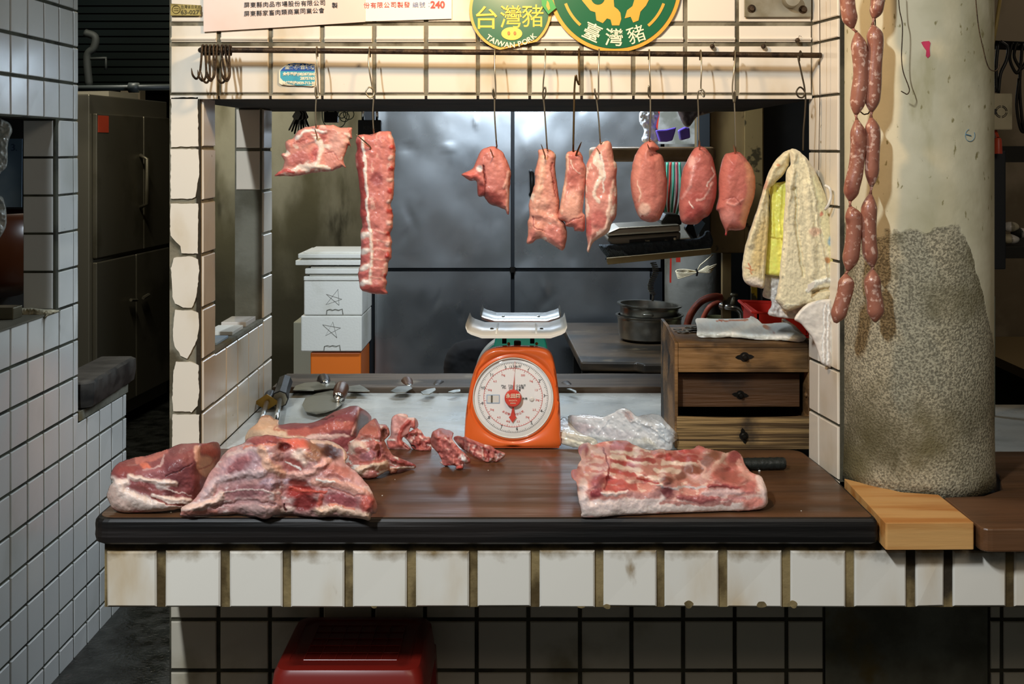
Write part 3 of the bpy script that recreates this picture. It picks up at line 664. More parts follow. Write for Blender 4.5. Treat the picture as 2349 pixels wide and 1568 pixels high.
# ---- on the board
TA = (200, 900, 3.3557); TD = (780, 900, 5.107); TB = (1260, 940, 3.915)
def Hround(x0, x1, h, e=.35):
    def f(x, y):
        t = np.clip((x-x0)/(x1-x0), 0, 1); return h*(np.clip(4*t*(1-t), 0, 1)**e)*1.0+.004
    return f
meat('pork_foreleg', 'pork leg with pale skin and dark red meat lying on the marble', [(1215, 365), (1225, 320), (1260, 270), (1310, 230), (1340, 185), (1395, 172), (1440, 200), (1475, 215), (1475, 245), (1560, 235), (1740, 230), (1900, 150), (2000, 110), (2070, 100), (2110, 120), (2170, 160), (2190, 200), (2170, 260), (2090, 330), (2080, 400), (2060, 460), (1990, 540), (1700, 540), (1400, 520), (1250, 450)],
     TA, depth=None, H=lambda x, y: .075+.03*sst(690, 780, x)+.0*y, lie=ZM+.001, R=18, T=.02, back=.12, step=2, kk=.04, base=(150, 74, 74), jit=1, nz=.003, marb=((190, 120, 112), .35, 30, .4),
     paint=[('s', [(1230, 360), (1290, 290), (1420, 285), (1560, 320), (1700, 350)], 110, SK, .006), ('s', [(1300, 250), (1380, 215), (1460, 250)], 90, (226, 168, 124), .004), ('s', [(1335, 190), (1395, 178), (1445, 205)], 16, (176, 110, 62), 0), ('s', [(1460, 260), (1440, 290), (1560, 300)], 10, (200, 120, 90), -.004),
            ('s', [(1500, 260), (1650, 260), (1800, 250), (1950, 170), (2060, 120)], 60, (146, 66, 68), .008), ('s', [(1780, 215), (1870, 200), (1900, 180)], 12, (90, 32, 34), -.008), ('s', [(1560, 310), (1750, 300), (1900, 260), (2020, 250)], 60, (196, 94, 78), .0), ('s', [(1700, 350), (1850, 335), (2000, 340)], 40, (232, 182, 166), .003), ('s', [(2090, 110), (2090, 200), (2040, 320)], 22, (214, 150, 136), .006), ('e', 2120, 230, 50, 70, 20, (92, 42, 38), -.014), ('s', [(2100, 130), (2180, 180), (2170, 230)], 22, (178, 92, 84), .01), ('e', 1980, 380, 80, 40, 0, (156, 70, 72), .004)])
meat('pork_hock', 'bony pork hock standing with a pale red stub beside the leg pile', [(185, 530), (230, 440), (290, 380), (400, 305), (430, 310), (460, 370), (540, 380), (575, 430), (580, 500), (540, 540), (530, 580), (600, 710), (680, 760), (860, 830), (870, 890), (700, 905), (650, 940), (590, 950), (560, 920), (480, 960), (400, 1000), (260, 1000), (150, 950), (40, 860), (40, 760), (100, 660), (90, 590)],
     TD, depth=None, H=lambda x, y: .10+0*x, lie=ZB+.001, R=14, T=.03, back=.06, step=1.6, kk=.03, base=(206, 118, 104), jit=1, nz=.006, marb=(FATW, .3, 13, .8),
     paint=[('e', 340, 450, 130, 80, -30, (186, 98, 80), .006), ('s', [(420, 320), (460, 430), (490, 560)], 40, (176, 92, 84), .012), ('e', 520, 470, 45, 70, 10, (110, 58, 46), -.03), ('e', 200, 640, 110, 70, -20, (236, 198, 174), .01), ('e', 230, 680, 70, 40, 0, (196, 108, 96), .002), ('e', 340, 740, 100, 60, -15, (184, 112, 118), .008), ('s', [(230, 920), (380, 850), (520, 840)], 110, (236, 196, 166), .016), ('s', [(240, 830), (380, 800), (520, 790)], 30, (206, 112, 96), -.004), ('s', [(430, 600), (400, 660)], 60, (222, 124, 108), .012), ('s', [(490, 600), (540, 720), (620, 790)], 60, (196, 110, 104), .012), ('s', [(620, 790), (740, 830), (850, 850)], 54, (168, 72, 68), .010), ('s', [(640, 880), (760, 885), (865, 885)], 28, FATW, .006), ('e', 610, 910, 60, 30, -20, (234, 160, 124), .006), ('e', 460, 720, 26, 50, 20, (130, 44, 44), -.012)])
meat('pork_neck_bone', 'curled pink neck bone standing upright between the hock and the backbones', [(605, 310), (690, 245), (790, 260), (800, 290), (890, 300), (915, 350), (910, 400), (870, 430), (830, 400), (810, 450), (800, 480), (740, 520), (730, 560), (760, 590), (830, 650), (830, 680), (720, 675), (640, 670), (570, 660), (545, 590), (560, 540), (590, 500)],
     TD, depth=None, H=lambda x, y: .11+0*x, lie=ZM+.012, R=12, T=.022, back=.03, step=2, base=(222, 146, 134), jit=1, nz=.005,
     paint=[('s', [(620, 320), (640, 450), (640, 560)], 70, (224, 156, 146), .006), ('s', [(820, 340), (740, 400), (700, 480), (690, 570)], 50, (196, 78, 66), .008), ('s', [(700, 260), (780, 290), (880, 320)], 40, (238, 190, 174), .006), ('e', 870, 370, 40, 36, 0, (226, 116, 100), .008), ('e', 700, 610, 50, 40, -20, (214, 100, 84), .012), ('s', [(550, 620), (620, 610)], 90, (206, 104, 92), .006), ('s', [(745, 600), (820, 670)], 20, (140, 50, 44), -.01), ('s', [(560, 560), (640, 560)], 20, FATW, .004)])
bp = []
def bony(outl, seed, cols=None):
    r = random.Random(seed); xs = [p[0] for p in outl]; ys = [p[1] for p in outl]; out = []
    for i in range(46):
        out.append(('e', r.uniform(min(xs), max(xs)), r.uniform(min(ys), max(ys)), r.uniform(14, 38), r.uniform(8, 22), r.uniform(-80, 80), r.choice([(238, 196, 178), (196, 84, 72), (214, 112, 98), (172, 66, 58), (226, 158, 140), (150, 56, 50)]), r.uniform(-.006, .008)))
    return out
f1 = [(740, 490), (880, 420), (920, 430), (990, 500), (1050, 510), (1070, 600), (1060, 680), (880, 680), (820, 600)]
meat('pork_backbone', 'ragged pork backbone piece leaning against the neck bone', f1, TD, depth=None, H=lambda x, y: .055+0*x, lie=ZM+.012, R=8, T=.012, back=.03, step=2, base=(196, 98, 84), jit=3, nz=.008, nsc=8, paint=bony(f1, 1)+[('s', [(800, 560), (870, 660)], 20, (70, 30, 26), -.012)])
f2 = [(1060, 510), (1110, 440), (1170, 415), (1310, 455), (1325, 500), (1310, 550), (1390, 640), (1450, 690), (1530, 800), (1510, 825), (1450, 830), (1450, 890), (1400, 905), (1350, 890), (1340, 850), (1240, 850), (1180, 825), (1200, 790), (1140, 710), (1070, 620)]
meat('pork_backbone', 'largest pork backbone piece, sloping down onto the board with a white knob of cartilage', f2, TD, depth=None, H=lambda x, y: .06+0*x, lie=ZB+.001, R=10, T=.018, back=.04, step=2, base=(200, 104, 92), jit=2.5, nz=.008, nsc=8, paint=bony(f2, 2)+[('e', 1230, 465, 90, 28, 12, (168, 92, 84), .004), ('s', [(1080, 530), (1180, 680), (1240, 780)], 50, (176, 86, 76), -.004), ('e', 1450, 770, 26, 60, -30, (236, 226, 224), .006), ('e', 1330, 790, 60, 40, 20, (206, 112, 98), .004), ('e', 1400, 870, 40, 24, 0, (206, 70, 52), .004)])
f3 = [(1330, 530), (1440, 510), (1600, 570), (1750, 620), (1830, 660), (1940, 715), (1920, 760), (1860, 800), (1790, 805), (1730, 815), (1620, 780), (1560, 740), (1500, 690), (1440, 660), (1380, 610)]
meat('pork_backbone', 'narrow toothed pork backbone piece lying right in front of the orange scale', f3, TD, depth=None, H=lambda x, y: .045+0*x, lie=ZB+.001, R=8, T=.014, back=.03, step=2, base=(204, 108, 94), jit=2, nz=.007, nsc=8,
     paint=bony(f3, 3)+[('s', [(1450+i*75, 560+i*32), (1430+i*75, 680+i*30)], 20, (232, 176, 156) if i % 2 else (166, 62, 54), .005 if i % 2 else -.006) for i in range(6)]+[('s', [(1400, 530), (1600, 600), (1800, 680), (1900, 720)], 26, (186, 90, 80), .003), ('e', 1885, 740, 44, 30, 0, (224, 190, 178), .003), ('e', 1885, 740, 22, 13, 0, (170, 96, 90), -.003)])
# big shoulder
meat('pork_shoulder', 'large glistening pork shoulder in the middle of the pile at the board edge', [(1200, 390), (1240, 350), (1350, 330), (1430, 328), (1530, 350), (1640, 345), (1700, 355), (1760, 360), (1870, 370), (1960, 420), (2010, 490), (1990, 540), (2060, 600), (2110, 650), (2180, 740), (2230, 860), (2225, 920), (2190, 940), (2170, 985), (2100, 970), (1960, 960), (1870, 955), (1750, 960), (1600, 940), (1520, 940), (1440, 945), (1380, 975), (1290, 955), (1150, 935), (960, 945), (740, 957), (718, 920), (725, 880), (800, 840), (870, 760), (930, 640), (1000, 540), (1080, 440)],
     TA, depth=None, H=lambda x, y: .075+.085*np.exp(-((x-640)/130.)**2), lie=ZB+.001, R=30, T=.05, back=.08, step=1.8, kk=.045, RS=.5, base=(208, 146, 138), jit=1.2, nz=.004, nsc=20, warp=4, marb=((228, 190, 180), .42, 26, .5), seed=4,
     paint=[('e', 1180, 560, 190, 120, -35, (198, 150, 152), .016), ('e', 1360, 365, 150, 40, 0, (166, 76, 72), .006), ('s', [(1200, 420), (1330, 400), (1450, 400)], 16, (222, 120, 96), .0), ('e', 1160, 560, 120, 44, -35, (168, 96, 98), .003), ('s', [(1080, 480), (1250, 430), (1380, 450)], 30, (222, 180, 172), .004), ('s', [(900, 800), (1000, 680), (1150, 640), (1350, 620)], 70, (216, 176, 172), .010),
            ('s', [(1340, 440), (1390, 560), (1500, 620)], 70, (234, 174, 144), .008), ('e', 1620, 400, 120, 50, 15, (226, 96, 70), .0), ('e', 1520, 420, 50, 40, -30, (120, 42, 36), -.014), ('e', 1640, 500, 70, 70, 40, (238, 198, 176), .006), ('e', 1790, 420, 100, 60, 15, (144, 92, 64), .010), ('e', 1880, 460, 70, 60, 30, (84, 42, 34), -.018), ('s', [(1740, 375), (1880, 385), (1970, 440), (1990, 520)], 26, (236, 188, 160), .010), ('e', 1740, 490, 80, 40, 0, (158, 104, 80), .006), ('e', 1580, 560, 90, 60, 30, (166, 82, 72), -.004), ('s', [(1520, 530), (1640, 590)], 14, FATW, .002),
            ('s', [(1560, 640), (1700, 630), (1800, 570), (1850, 530)], 56, (236, 170, 152), .014), ('e', 1920, 610, 130, 50, 12, (196, 112, 98), .006), ('s', [(1750, 680), (1950, 700), (2130, 760), (2180, 830)], 60, (220, 150, 128), .006), ('s', [(1760, 660), (1900, 690)], 16, FATW, .002), ('s', [(1800, 720), (2000, 770), (2130, 800)], 16, (190, 110, 96), -.005),
            ('s', [(1420, 690), (1560, 680)], 40, (206, 172, 178), .004), ('e', 1400, 700, 80, 40, 0, (190, 150, 156), .006), ('e', 1640, 760, 120, 60, 0, (172, 46, 34), -.010), ('s', [(1560, 740), (1700, 760), (1840, 760)], 26, (214, 80, 56), .006), ('e', 1620, 690, 90, 26, 0, (140, 52, 40), -.004), ('e', 1680, 850, 120, 60, 0, (138, 44, 40), -.016), ('e', 1800, 830, 26, 60, 10, (206, 84, 64), .008),
            ('e', 1960, 830, 140, 50, 8, (172, 82, 84), .002), ('e', 2160, 860, 60, 70, 0, (196, 84, 70), .006), ('s', [(1780, 920), (1900, 890), (2050, 920), (2160, 960)], 66, (238, 190, 160), .012), ('s', [(1860, 860), (1960, 870), (2050, 890)], 16, (224, 130, 100), 0),
            ('e', 1230, 760, 200, 50, -5, (166, 104, 104), .004), ('s', [(950, 800), (1100, 760), (1300, 740), (1500, 780)], 14, (226, 188, 176), .003), ('s', [(980, 880), (1200, 830), (1450, 860)], 30, (176, 128, 124), -.010), ('e', 1330, 900, 190, 42, 5, (206, 160, 152), .008), ('s', [(740, 900), (850, 880), (1000, 830), (1040, 790)], 60, (240, 196, 176), .016), ('s', [(740, 930), (860, 925), (1000, 920)], 30, (214, 130, 112), .0), ('e', 1540, 900, 60, 30, -20, (236, 192, 172), .006), ('s', [(1520, 850), (1530, 900)], 14, (110, 50, 46), -.01)])
meat('pork_shoulder', 'leftmost pork shoulder cut, dark meat over a thick pale layer of fat and skin', [(180, 660), (185, 610), (230, 550), (290, 520), (380, 495), (470, 480), (600, 440), (700, 400), (800, 390), (900, 390), (990, 378), (1020, 400), (1028, 450), (1025, 490), (1000, 560), (950, 640), (900, 720), (850, 800), (800, 870), (720, 895), (600, 912), (380, 925), (260, 920), (190, 890), (165, 830), (150, 790), (165, 740), (195, 680)],
     TA, depth=None, H=lambda x, y: .085+.03*sst(300, 460, x), lie=ZB+.001, R=26, T=.04, back=.08, step=1.8, kk=.04, RS=.5, base=(152, 78, 76), jit=1, nz=.003, nsc=24, warp=3, seed=9,
     paint=[('s', [(190, 700), (260, 780), (420, 850), (620, 880), (760, 880)], 110, (236, 206, 190), .016), ('s', [(180, 760), (200, 840), (300, 880)], 100, (230, 190, 172), .010), ('s', [(230, 700), (300, 690)], 60, (240, 208, 192), .01), ('e', 300, 580, 110, 60, -15, (150, 68, 62), .010), ('s', [(380, 520), (520, 500), (600, 450)], 44, (206, 110, 92), .004), ('e', 450, 560, 40, 22, 30, (226, 110, 78), .004), ('s', [(430, 590), (560, 570), (600, 480)], 14, (216, 170, 160), .002), ('e', 510, 620, 130, 40, 0, (166, 92, 92), .004), ('e', 720, 590, 140, 130, 10, (124, 60, 62), .012), ('e', 730, 480, 110, 70, 0, (150, 78, 74), .010), ('s', [(600, 640), (720, 600), (800, 540)], 9, (84, 36, 38), -.006),
            ('e', 940, 440, 70, 50, 20, (204, 88, 72), .006), ('s', [(840, 430), (860, 560), (900, 620)], 50, (232, 166, 138), .006), ('e', 920, 560, 60, 70, -20, (220, 170, 148), .004), ('s', [(860, 590), (950, 560), (1000, 500)], 12, (190, 110, 94), -.004), ('s', [(320, 640), (420, 670), (600, 690), (680, 700)], 44, (240, 204, 186), .010), ('e', 580, 710, 50, 36, 0, (240, 214, 202), .006), ('s', [(400, 710), (470, 750), (560, 780)], 40, (158, 78, 72), .004), ('e', 640, 780, 42, 34, 10, (108, 50, 50), -.004), ('s', [(590, 740), (700, 770), (800, 790)], 10, (226, 190, 178), .002), ('s', [(510, 790), (640, 820), (800, 830)], 34, (240, 206, 188), .008), ('s', [(500, 800), (620, 860), (760, 870)], 16, (150, 70, 58), -.008), ('e', 800, 700, 60, 80, 20, (140, 66, 66), .004)])
# belly slab with ribs
bl = [(265, 330), (330, 290), (400, 310), (470, 290), (560, 275), (690, 275), (760, 310), (900, 360), (1000, 350), (1080, 360), (1270, 350), (1340, 320), (1430, 345), (1550, 375), (1600, 380), (1660, 360), (1710, 385), (1740, 440), (1760, 490), (1820, 560), (1900, 590), (1945, 680), (1965, 790), (1960, 840), (1900, 890), (1750, 905), (1500, 910), (1000, 930), (600, 950), (310, 965), (290, 900), (260, 800), (245, 680), (240, 640), (200, 600), (200, 540), (250, 525), (260, 490), (290, 440), (265, 390)]
rb = []
for a, b, w in (((560, 370), (780, 400), 34), ((570, 420), (860, 470), 46), ((580, 500), (800, 540), 46), ((640, 560), (880, 600), 26), ((1020, 470), (1300, 500), 44), ((880, 600), (1010, 620), 40), ((960, 540), (1180, 560), 40), ((900, 650), (1000, 680), 36), ((760, 330), (900, 370), 18)): rb += [('s', [a, ((a[0]+b[0])/2, (a[1]+b[1])/2-8), b], w, (244, 212, 190), .006)]
for a, b, w in (((560, 340), (720, 350), 44), ((700, 420), (930, 460), 34), ((560, 460), (760, 500), 30), ((540, 540), (760, 590), 40), ((540, 640), (760, 690), 60), ((520, 700), (700, 730), 50), ((1060, 400), (1330, 420), 30), ((1050, 430), (1350, 460), 40), ((1180, 360), (1340, 380), 40), ((780, 620), (980, 660), 24)): rb += [('s', [a, b], w, (196, 84, 74) if w > 35 else (186, 74, 66), -.003)]
meat('pork_belly', 'thick pork belly slab, rib side up, with a white fat edge', bl, TB, depth=None, H=lambda x, y: .052+.012*fbm(x/40, y/30, 3, 2), lie=ZB+.001, R=12, T=.014, back=.05, step=1.7, kk=.02, RS=.45, base=(214, 136, 120), jit=1.2, nz=.0022, nsc=22, warp=4, seed=12, marb=((236, 188, 168), .3, 16, .5),
     paint=rb+[('s', [(300, 900), (700, 890), (1200, 870), (1700, 850), (1880, 800)], 110, (240, 210, 196), .004), ('s', [(280, 780), (330, 860), (600, 850), (1000, 800)], 90, (240, 208, 196), .004), ('s', [(1000, 830), (1400, 850), (1750, 820)], 30, (196, 128, 116), 0), ('s', [(1900, 620), (1940, 720), (1940, 830), (1860, 880)], 90, (242, 204, 192), .006),
            ('s', [(330, 340), (440, 400), (430, 520), (420, 620)], 110, (232, 184, 166), .010), ('e', 310, 360, 50, 50, 0, (172, 84, 84), .006), ('s', [(380, 410), (480, 430)], 22, (214, 128, 110), 0), ('s', [(370, 480), (510, 490)], 24, (208, 122, 106), 0), ('s', [(370, 540), (510, 550)], 20, (206, 116, 104), 0), ('e', 440, 630, 80, 60, -20, (182, 92, 94), .008), ('e', 430, 740, 70, 44, -30, (164, 62, 66), .006), ('e', 310, 450, 24, 90, 0, (228, 170, 156), .004), ('s', [(480, 740), (520, 760), (700, 740)], 30, (240, 204, 190), .004), ('e', 300, 680, 40, 70, 10, (232, 196, 184), .002), ('e', 640, 300, 90, 26, 0, (186, 86, 78), .006), ('e', 225, 580, 30, 40, 0, (190, 110, 108), .004), ('s', [(480, 330), (540, 520), (510, 700)], 12, (150, 62, 56), -.005),
            ('e', 1440, 440, 100, 50, -40, (156, 92, 68), .008), ('e', 1290, 540, 110, 40, 5, (150, 86, 66), .010), ('e', 1180, 600, 60, 36, -20, (146, 84, 68), .008), ('e', 1060, 630, 60, 36, -10, (138, 76, 64), .008), ('s', [(1340, 460), (1400, 520), (1380, 600)], 20, (230, 170, 150), 0), ('e', 1320, 610, 90, 36, 10, (214, 160, 148), .004), ('s', [(1580, 390), (1500, 500), (1400, 600)], 40, (238, 190, 170), .003),
            ('e', 1590, 590, 150, 100, 10, (194, 102, 88), .008), ('e', 1650, 470, 60, 60, 20, (200, 108, 94), .006), ('e', 1660, 420, 60, 60, 20, (166, 78, 74), .010), ('s', [(1700, 470), (1780, 600), (1850, 640)], 40, (232, 160, 142), .004), ('s', [(1440, 680), (1600, 690), (1740, 700)], 34, (168, 70, 66), .004), ('s', [(1000, 700), (1180, 700), (1400, 690)], 24, (206, 186, 182), .003), ('e', 1060, 740, 70, 50, 10, (140, 66, 66), .004), ('s', [(1180, 780), (1350, 810), (1500, 800)], 60, (178, 90, 86), .006), ('s', [(720, 760), (860, 770), (970, 760)], 60, (196, 130, 122), .002), ('s', [(1400, 750), (1700, 740), (1850, 700)], 50, (226, 176, 166), .003), ('e', 1800, 700, 80, 50, -20, (206, 112, 102), .004), ('e', 1830, 830, 90, 60, -10, (230, 136, 118), .0), ('s', [(1500, 800), (1750, 800)], 30, (206, 130, 122), .0), ('s', [(1130, 380), (1130, 400)], 40, (210, 110, 98), .004), ('e', 1340, 350, 60, 40, 10, (206, 110, 98), .006), ('e', 980, 400, 60, 40, 0, (206, 122, 108), .003)])
# crumbs of fat on the board
for i, (px, py, r) in enumerate(((1742, 1081, .0022), (1838, 1172, .001), (877, 1137, .0012), (392, 1176, .0015), (1120, 1079, .001), (906, 1100, .0008))):
    Y = rayz(np.array([float(py)]), ZB)[0]; p = at(px, py, Y); mb = MB(); mb.ball((p.x, p.y, ZB+r*.7), r*1.2, r, r*.8, 8)
    tag(mb.build('fat_crumb', m_foam, smooth=True), 'tiny white crumb of fat on the dark cutting board' if i else 'white fat crumb beside the right end of the pork belly', 'fat crumb', 'crumbs of fat on the board' if i else None)

# ================================================================ hooks
def spl(P, k=8):
    P = [Vector(p) for p in P]; P = [P[0]*2-P[1]]+P+[P[-1]*2-P[-2]]; out = []
    for i in range(1, len(P)-2):
        for j in range(k):
            t = j/k; a, b, c, d = P[i-1:i+3]
            out.append(.5*((2*b)+(c-a)*t+(2*a-5*b+4*c-d)*t*t+(-a+3*b-3*c+d)*t**3))
    out.append(P[-2]); return out
def hook(label, top, pts, tip, yh=YH, r=.0016, mat=None, over=.008, name='meat_hook'):
    """over the rail at top px, down through pts (px, py, dy), back up to the tip px"""
    a = at(top, 0, 2.53); rp_ = railz(top); cx = rp_.x
    P = [rp_+Vector((0, .010, -.012)), rp_+Vector((0, .0085, .002)), rp_+Vector((0, .0, .0085)), rp_+Vector((0, -.0085, .001))]
    for q in pts: P.append(at(q[0], q[1], yh-.02+(q[2] if len(q) > 2 else 0)))
    mb = MB(); pp = spl(P, 7); mb.tube(pp, r, 8)
    if tip:
        (x0, y0), (x1, y1) = tip     # enters the meat at x1,y1 and sticks out toward x0,y0
        q = spl([at(pts[-1][0], pts[-1][1], yh-.02), at(pts[-1][0], pts[-1][1]+8, yh+.004), at(x1, y1+6, yh-.016), at(x1, y1, yh-.026), at(x0, y0, yh-.050)], 6)
        mb.tube(q, [r]*(len(q)-5)+[r, r*.9, r*.8, r*.6, r*.25], 8)
    return tag(mb.build(name, mat or m_wire, smooth=True), label, 'hook')
YS = YH
def eye(x, y, rx, ry):  # loop points going round
    return [(x+rx, y-ry*.4, 0), (x, y-ry, -.003), (x-rx, y, -.004), (x-rx*.3, y+ry, 0), (x+rx*.9, y+ry*.4, .003)]
hook('thin steel hook holding the flat ragged pork slice', 727, [(727, 140), (729, 185), (730, 218)]+[(727, 224, -.004), (723, 215, -.005), (724, 196, -.004), (726, 215, 0)]+[(724, 250), (725, 290)], ((722, 295), (727, 312)))
hook('steel hook with a round loop holding the rack of ribs', 848, [(846, 150), (853, 195), (858, 215), (849, 224, -.004), (839, 212, -.005), (847, 200, -.003), (857, 212, 0), (855, 260), (857, 300)], ((817, 308), (848, 335)))
hook('thin steel hook holding the pork chunk with the flap', 1135, [(1135, 160), (1137, 200), (1136, 226), (1131, 218, -.004), (1131, 203, -.005), (1134, 222, 0), (1135, 270), (1139, 330)], ((1124, 341), (1131, 358)))
hook('thin steel hook holding the long split pork strip', 1251, [(1250, 150), (1246, 195), (1247, 228), (1252, 212, -.004), (1250, 199, -.005), (1245, 215, -.002), (1249, 250), (1255, 340)], ((1241, 330), (1250, 356)))
hook('thick brown hook holding the short pork strip', 1328, [(1328, 150), (1329, 192), (1324, 185, -.003), (1321, 173, -.004), (1318, 200), (1317, 240), (1315, 345)], ((1334, 325), (1322, 354)), r=.0021, mat=M('brown hook wire', '6e5a3c', .4, metal=1))
hook('thin steel hook holding the pointed marbled loin', 1374, [(1373, 160), (1373, 205), (1372, 228), (1366, 218, -.004), (1364, 203, -.005), (1368, 228, 0), (1373, 270), (1377, 325)], ((1368, 339), (1375, 350)))
hook('thin steel hook holding the loin with the twisted tip', 1489, [(1490, 160), (1492, 200), (1490, 222), (1487, 215, -.004), (1488, 197, -.005), (1491, 215, 0), (1492, 260), (1490, 322)], ((1485, 330), (1489, 342)))
hook('steel hook with a round loop holding the shiny dark loin', 1607, [(1609, 160), (1608, 205), (1614, 222, -.003), (1616, 212, -.005), (1609, 205, -.004), (1601, 215, -.002), (1602, 260), (1603, 330)], ((1605, 322), (1605, 340)))
hook('thin steel hook holding the plump loin nearest the towel', 1685, [(1684, 160), (1680, 200), (1683, 234), (1687, 224, -.004), (1686, 208, -.005), (1684, 222), (1686, 270), (1688, 345)], ((1682, 331), (1686, 346)))
hook('bent dark hook with a round loop holding the yellow white towel', 1836, [(1831, 130), (1838, 165), (1846, 205), (1843, 222, -.003), (1832, 222, -.004), (1827, 210, -.004), (1836, 200, -.002), (1847, 214), (1847, 250), (1843, 300), (1842, 345)], None, r=.0019, mat=M('dark hook wire', '4e4436', .45, metal=.8))
# spare hooks bunched on the left end
sp0 = None
for i, px in enumerate((466, 474, 483, 492, 500, 510, 519, 528)):
    c = railz(px); mb = MB(); r = .0095; P = []
    for a in range(-40, 200, 24): P.append((c.x+.001*math.sin(a), c.y+math.cos(math.radians(a))*-r, c.z+math.sin(math.radians(a))*r))
    P = [Vector(p) for p in P]; zb = c.z-.062-.004*(i % 3); lean = random.uniform(-.008, .008)
    st = c+Vector((lean*.3, -r*.9, -.02)); P = [c+Vector((0, r*.6, -.011)), c+Vector((0, r, .0)), c+Vector((0, r*.5, r*.9)), c+Vector((0, -r*.5, r*.9)), c+Vector((0, -r, 0)), st, Vector((c.x+lean, c.y-.006, zb+.016)), Vector((c.x+lean*1.2-.002, c.y-.012, zb+.003)), Vector((c.x+lean-.005, c.y-.02, zb)), Vector((c.x-.010+lean, c.y-.026, zb+.008)), Vector((c.x-.012+lean, c.y-.028, zb+.022))]
    q = spl(P, 5); mb.tube(q, [.0024]*(len(q)-6)+[.0022, .002, .0018, .0014, .001, .0004], 8)
    tag(mb.build('spare_hook', m_rust, smooth=True), 'empty rusty hook bunched with others at the left end of the rail', 'hook', 'spare hooks bunched on the left end of the rail')

# ================================================================ sausages
def links(label, L):
    hp = None
    Y = 2.315
    t = thing('sausage_string', label, 'sausages', tuple(at(L[0][0][-1][0], L[0][0][-1][1], Y)))
    prev = None
    for pts, r in L:
        P = spl([at(p[0], p[1], Y) for p in pts], 8); n = len(P); rr = []
        for k in range(n):
            u = k/(n-1); e = min(u, 1-u)*n/6.; rr.append(r*Y/F*(min(1, .22+.78*math.sin(min(1, e)*math.pi/2)))*(1+.035*math.sin(k*.41+r)))
        mb = MB(); mb.tube(P, rr, 16); mb.build('sausage', m_saus, t, smooth=True)
        if prev is not None:
            mb = MB(); mb.tube([prev, (prev+P[0])/2, P[0]], [.0035, .002, .0035], 8); mb.build('casing_twist', m_saus, t, smooth=True)
        prev = P[-1]
    # string to the ceiling hook
    mb = MB(); top = at(L[0][0][0][0], L[0][0][0][1], Y); mb.tube([top, top+Vector((0, .03, .10))], .0012, 6); mb.build('string', m_foam, t)
c4 = lambda P: [(1600+x/2.45, y/2.45) for x, y in P]
links('left string of five raw pork sausages hanging in front of the concrete column', [(c4([(835, -210), (838, -80), (848, 60), (872, 160)]), 18), (c4([(895, 182), (912, 300), (918, 430), (905, 540), (890, 645)]), 18), (c4([(895, 672), (905, 800), (890, 950), (868, 1050), (858, 1130)]), 18), (c4([(858, 1160), (880, 1250), (868, 1400), (845, 1522)]), 18.5), ([(1940, 628), (1940, 660), (1928, 705), (1916, 740)], 18)])
links('right string of five raw pork sausages hanging in front of the concrete column', [(c4([(1020, -230), (1015, -80), (1010, 30), (990, 105)]), 16), (c4([(985, 140), (1000, 240), (990, 400), (985, 520), (978, 628)]), 18.5), (c4([(975, 660), (985, 760), (982, 900), (978, 1050)]), 17), (c4([(972, 1090), (962, 1220), (966, 1380), (985, 1500)]), 18), ([(2001, 618), (2002, 660), (2008, 700), (2008, 738)], 19)])
# ================================================================ orange scale
def clearmat(name, c=(1, 1, 1), g=.08, rough=.05):
    m = bpy.data.materials.new(name); m.use_nodes = True; nt = m.node_tree; N = nt.nodes; L = nt.links; N.remove(N['Principled BSDF'])
    tr = N.new('ShaderNodeBsdfTransparent'); gl = N.new('ShaderNodeBsdfGlossy'); gl.inputs['Roughness'].default_value = rough; gl.inputs['Color'].default_value = (*c, 1)
    mx = N.new('ShaderNodeMixShader'); lw = N.new('ShaderNodeLayerWeight'); lw.inputs['Blend'].default_value = .25
    ma = N.new('ShaderNodeMath'); ma.operation = 'MULTIPLY_ADD'; ma.inputs[1].default_value = .3; ma.inputs[2].default_value = g*.5
    L.new(lw.outputs['Fresnel'], ma.inputs[0]); L.new(ma.outputs[0], mx.inputs[0]); L.new(tr.outputs[0], mx.inputs[1]); L.new(gl.outputs[0], mx.inputs[2]); L.new(mx.outputs[0], N['Material Output'].inputs[0]); return m
m_cover = clearmat('clear dial dome')
def px2(px, py, Y, dy=0): p = at(px, py, Y); p.y += dy; return p
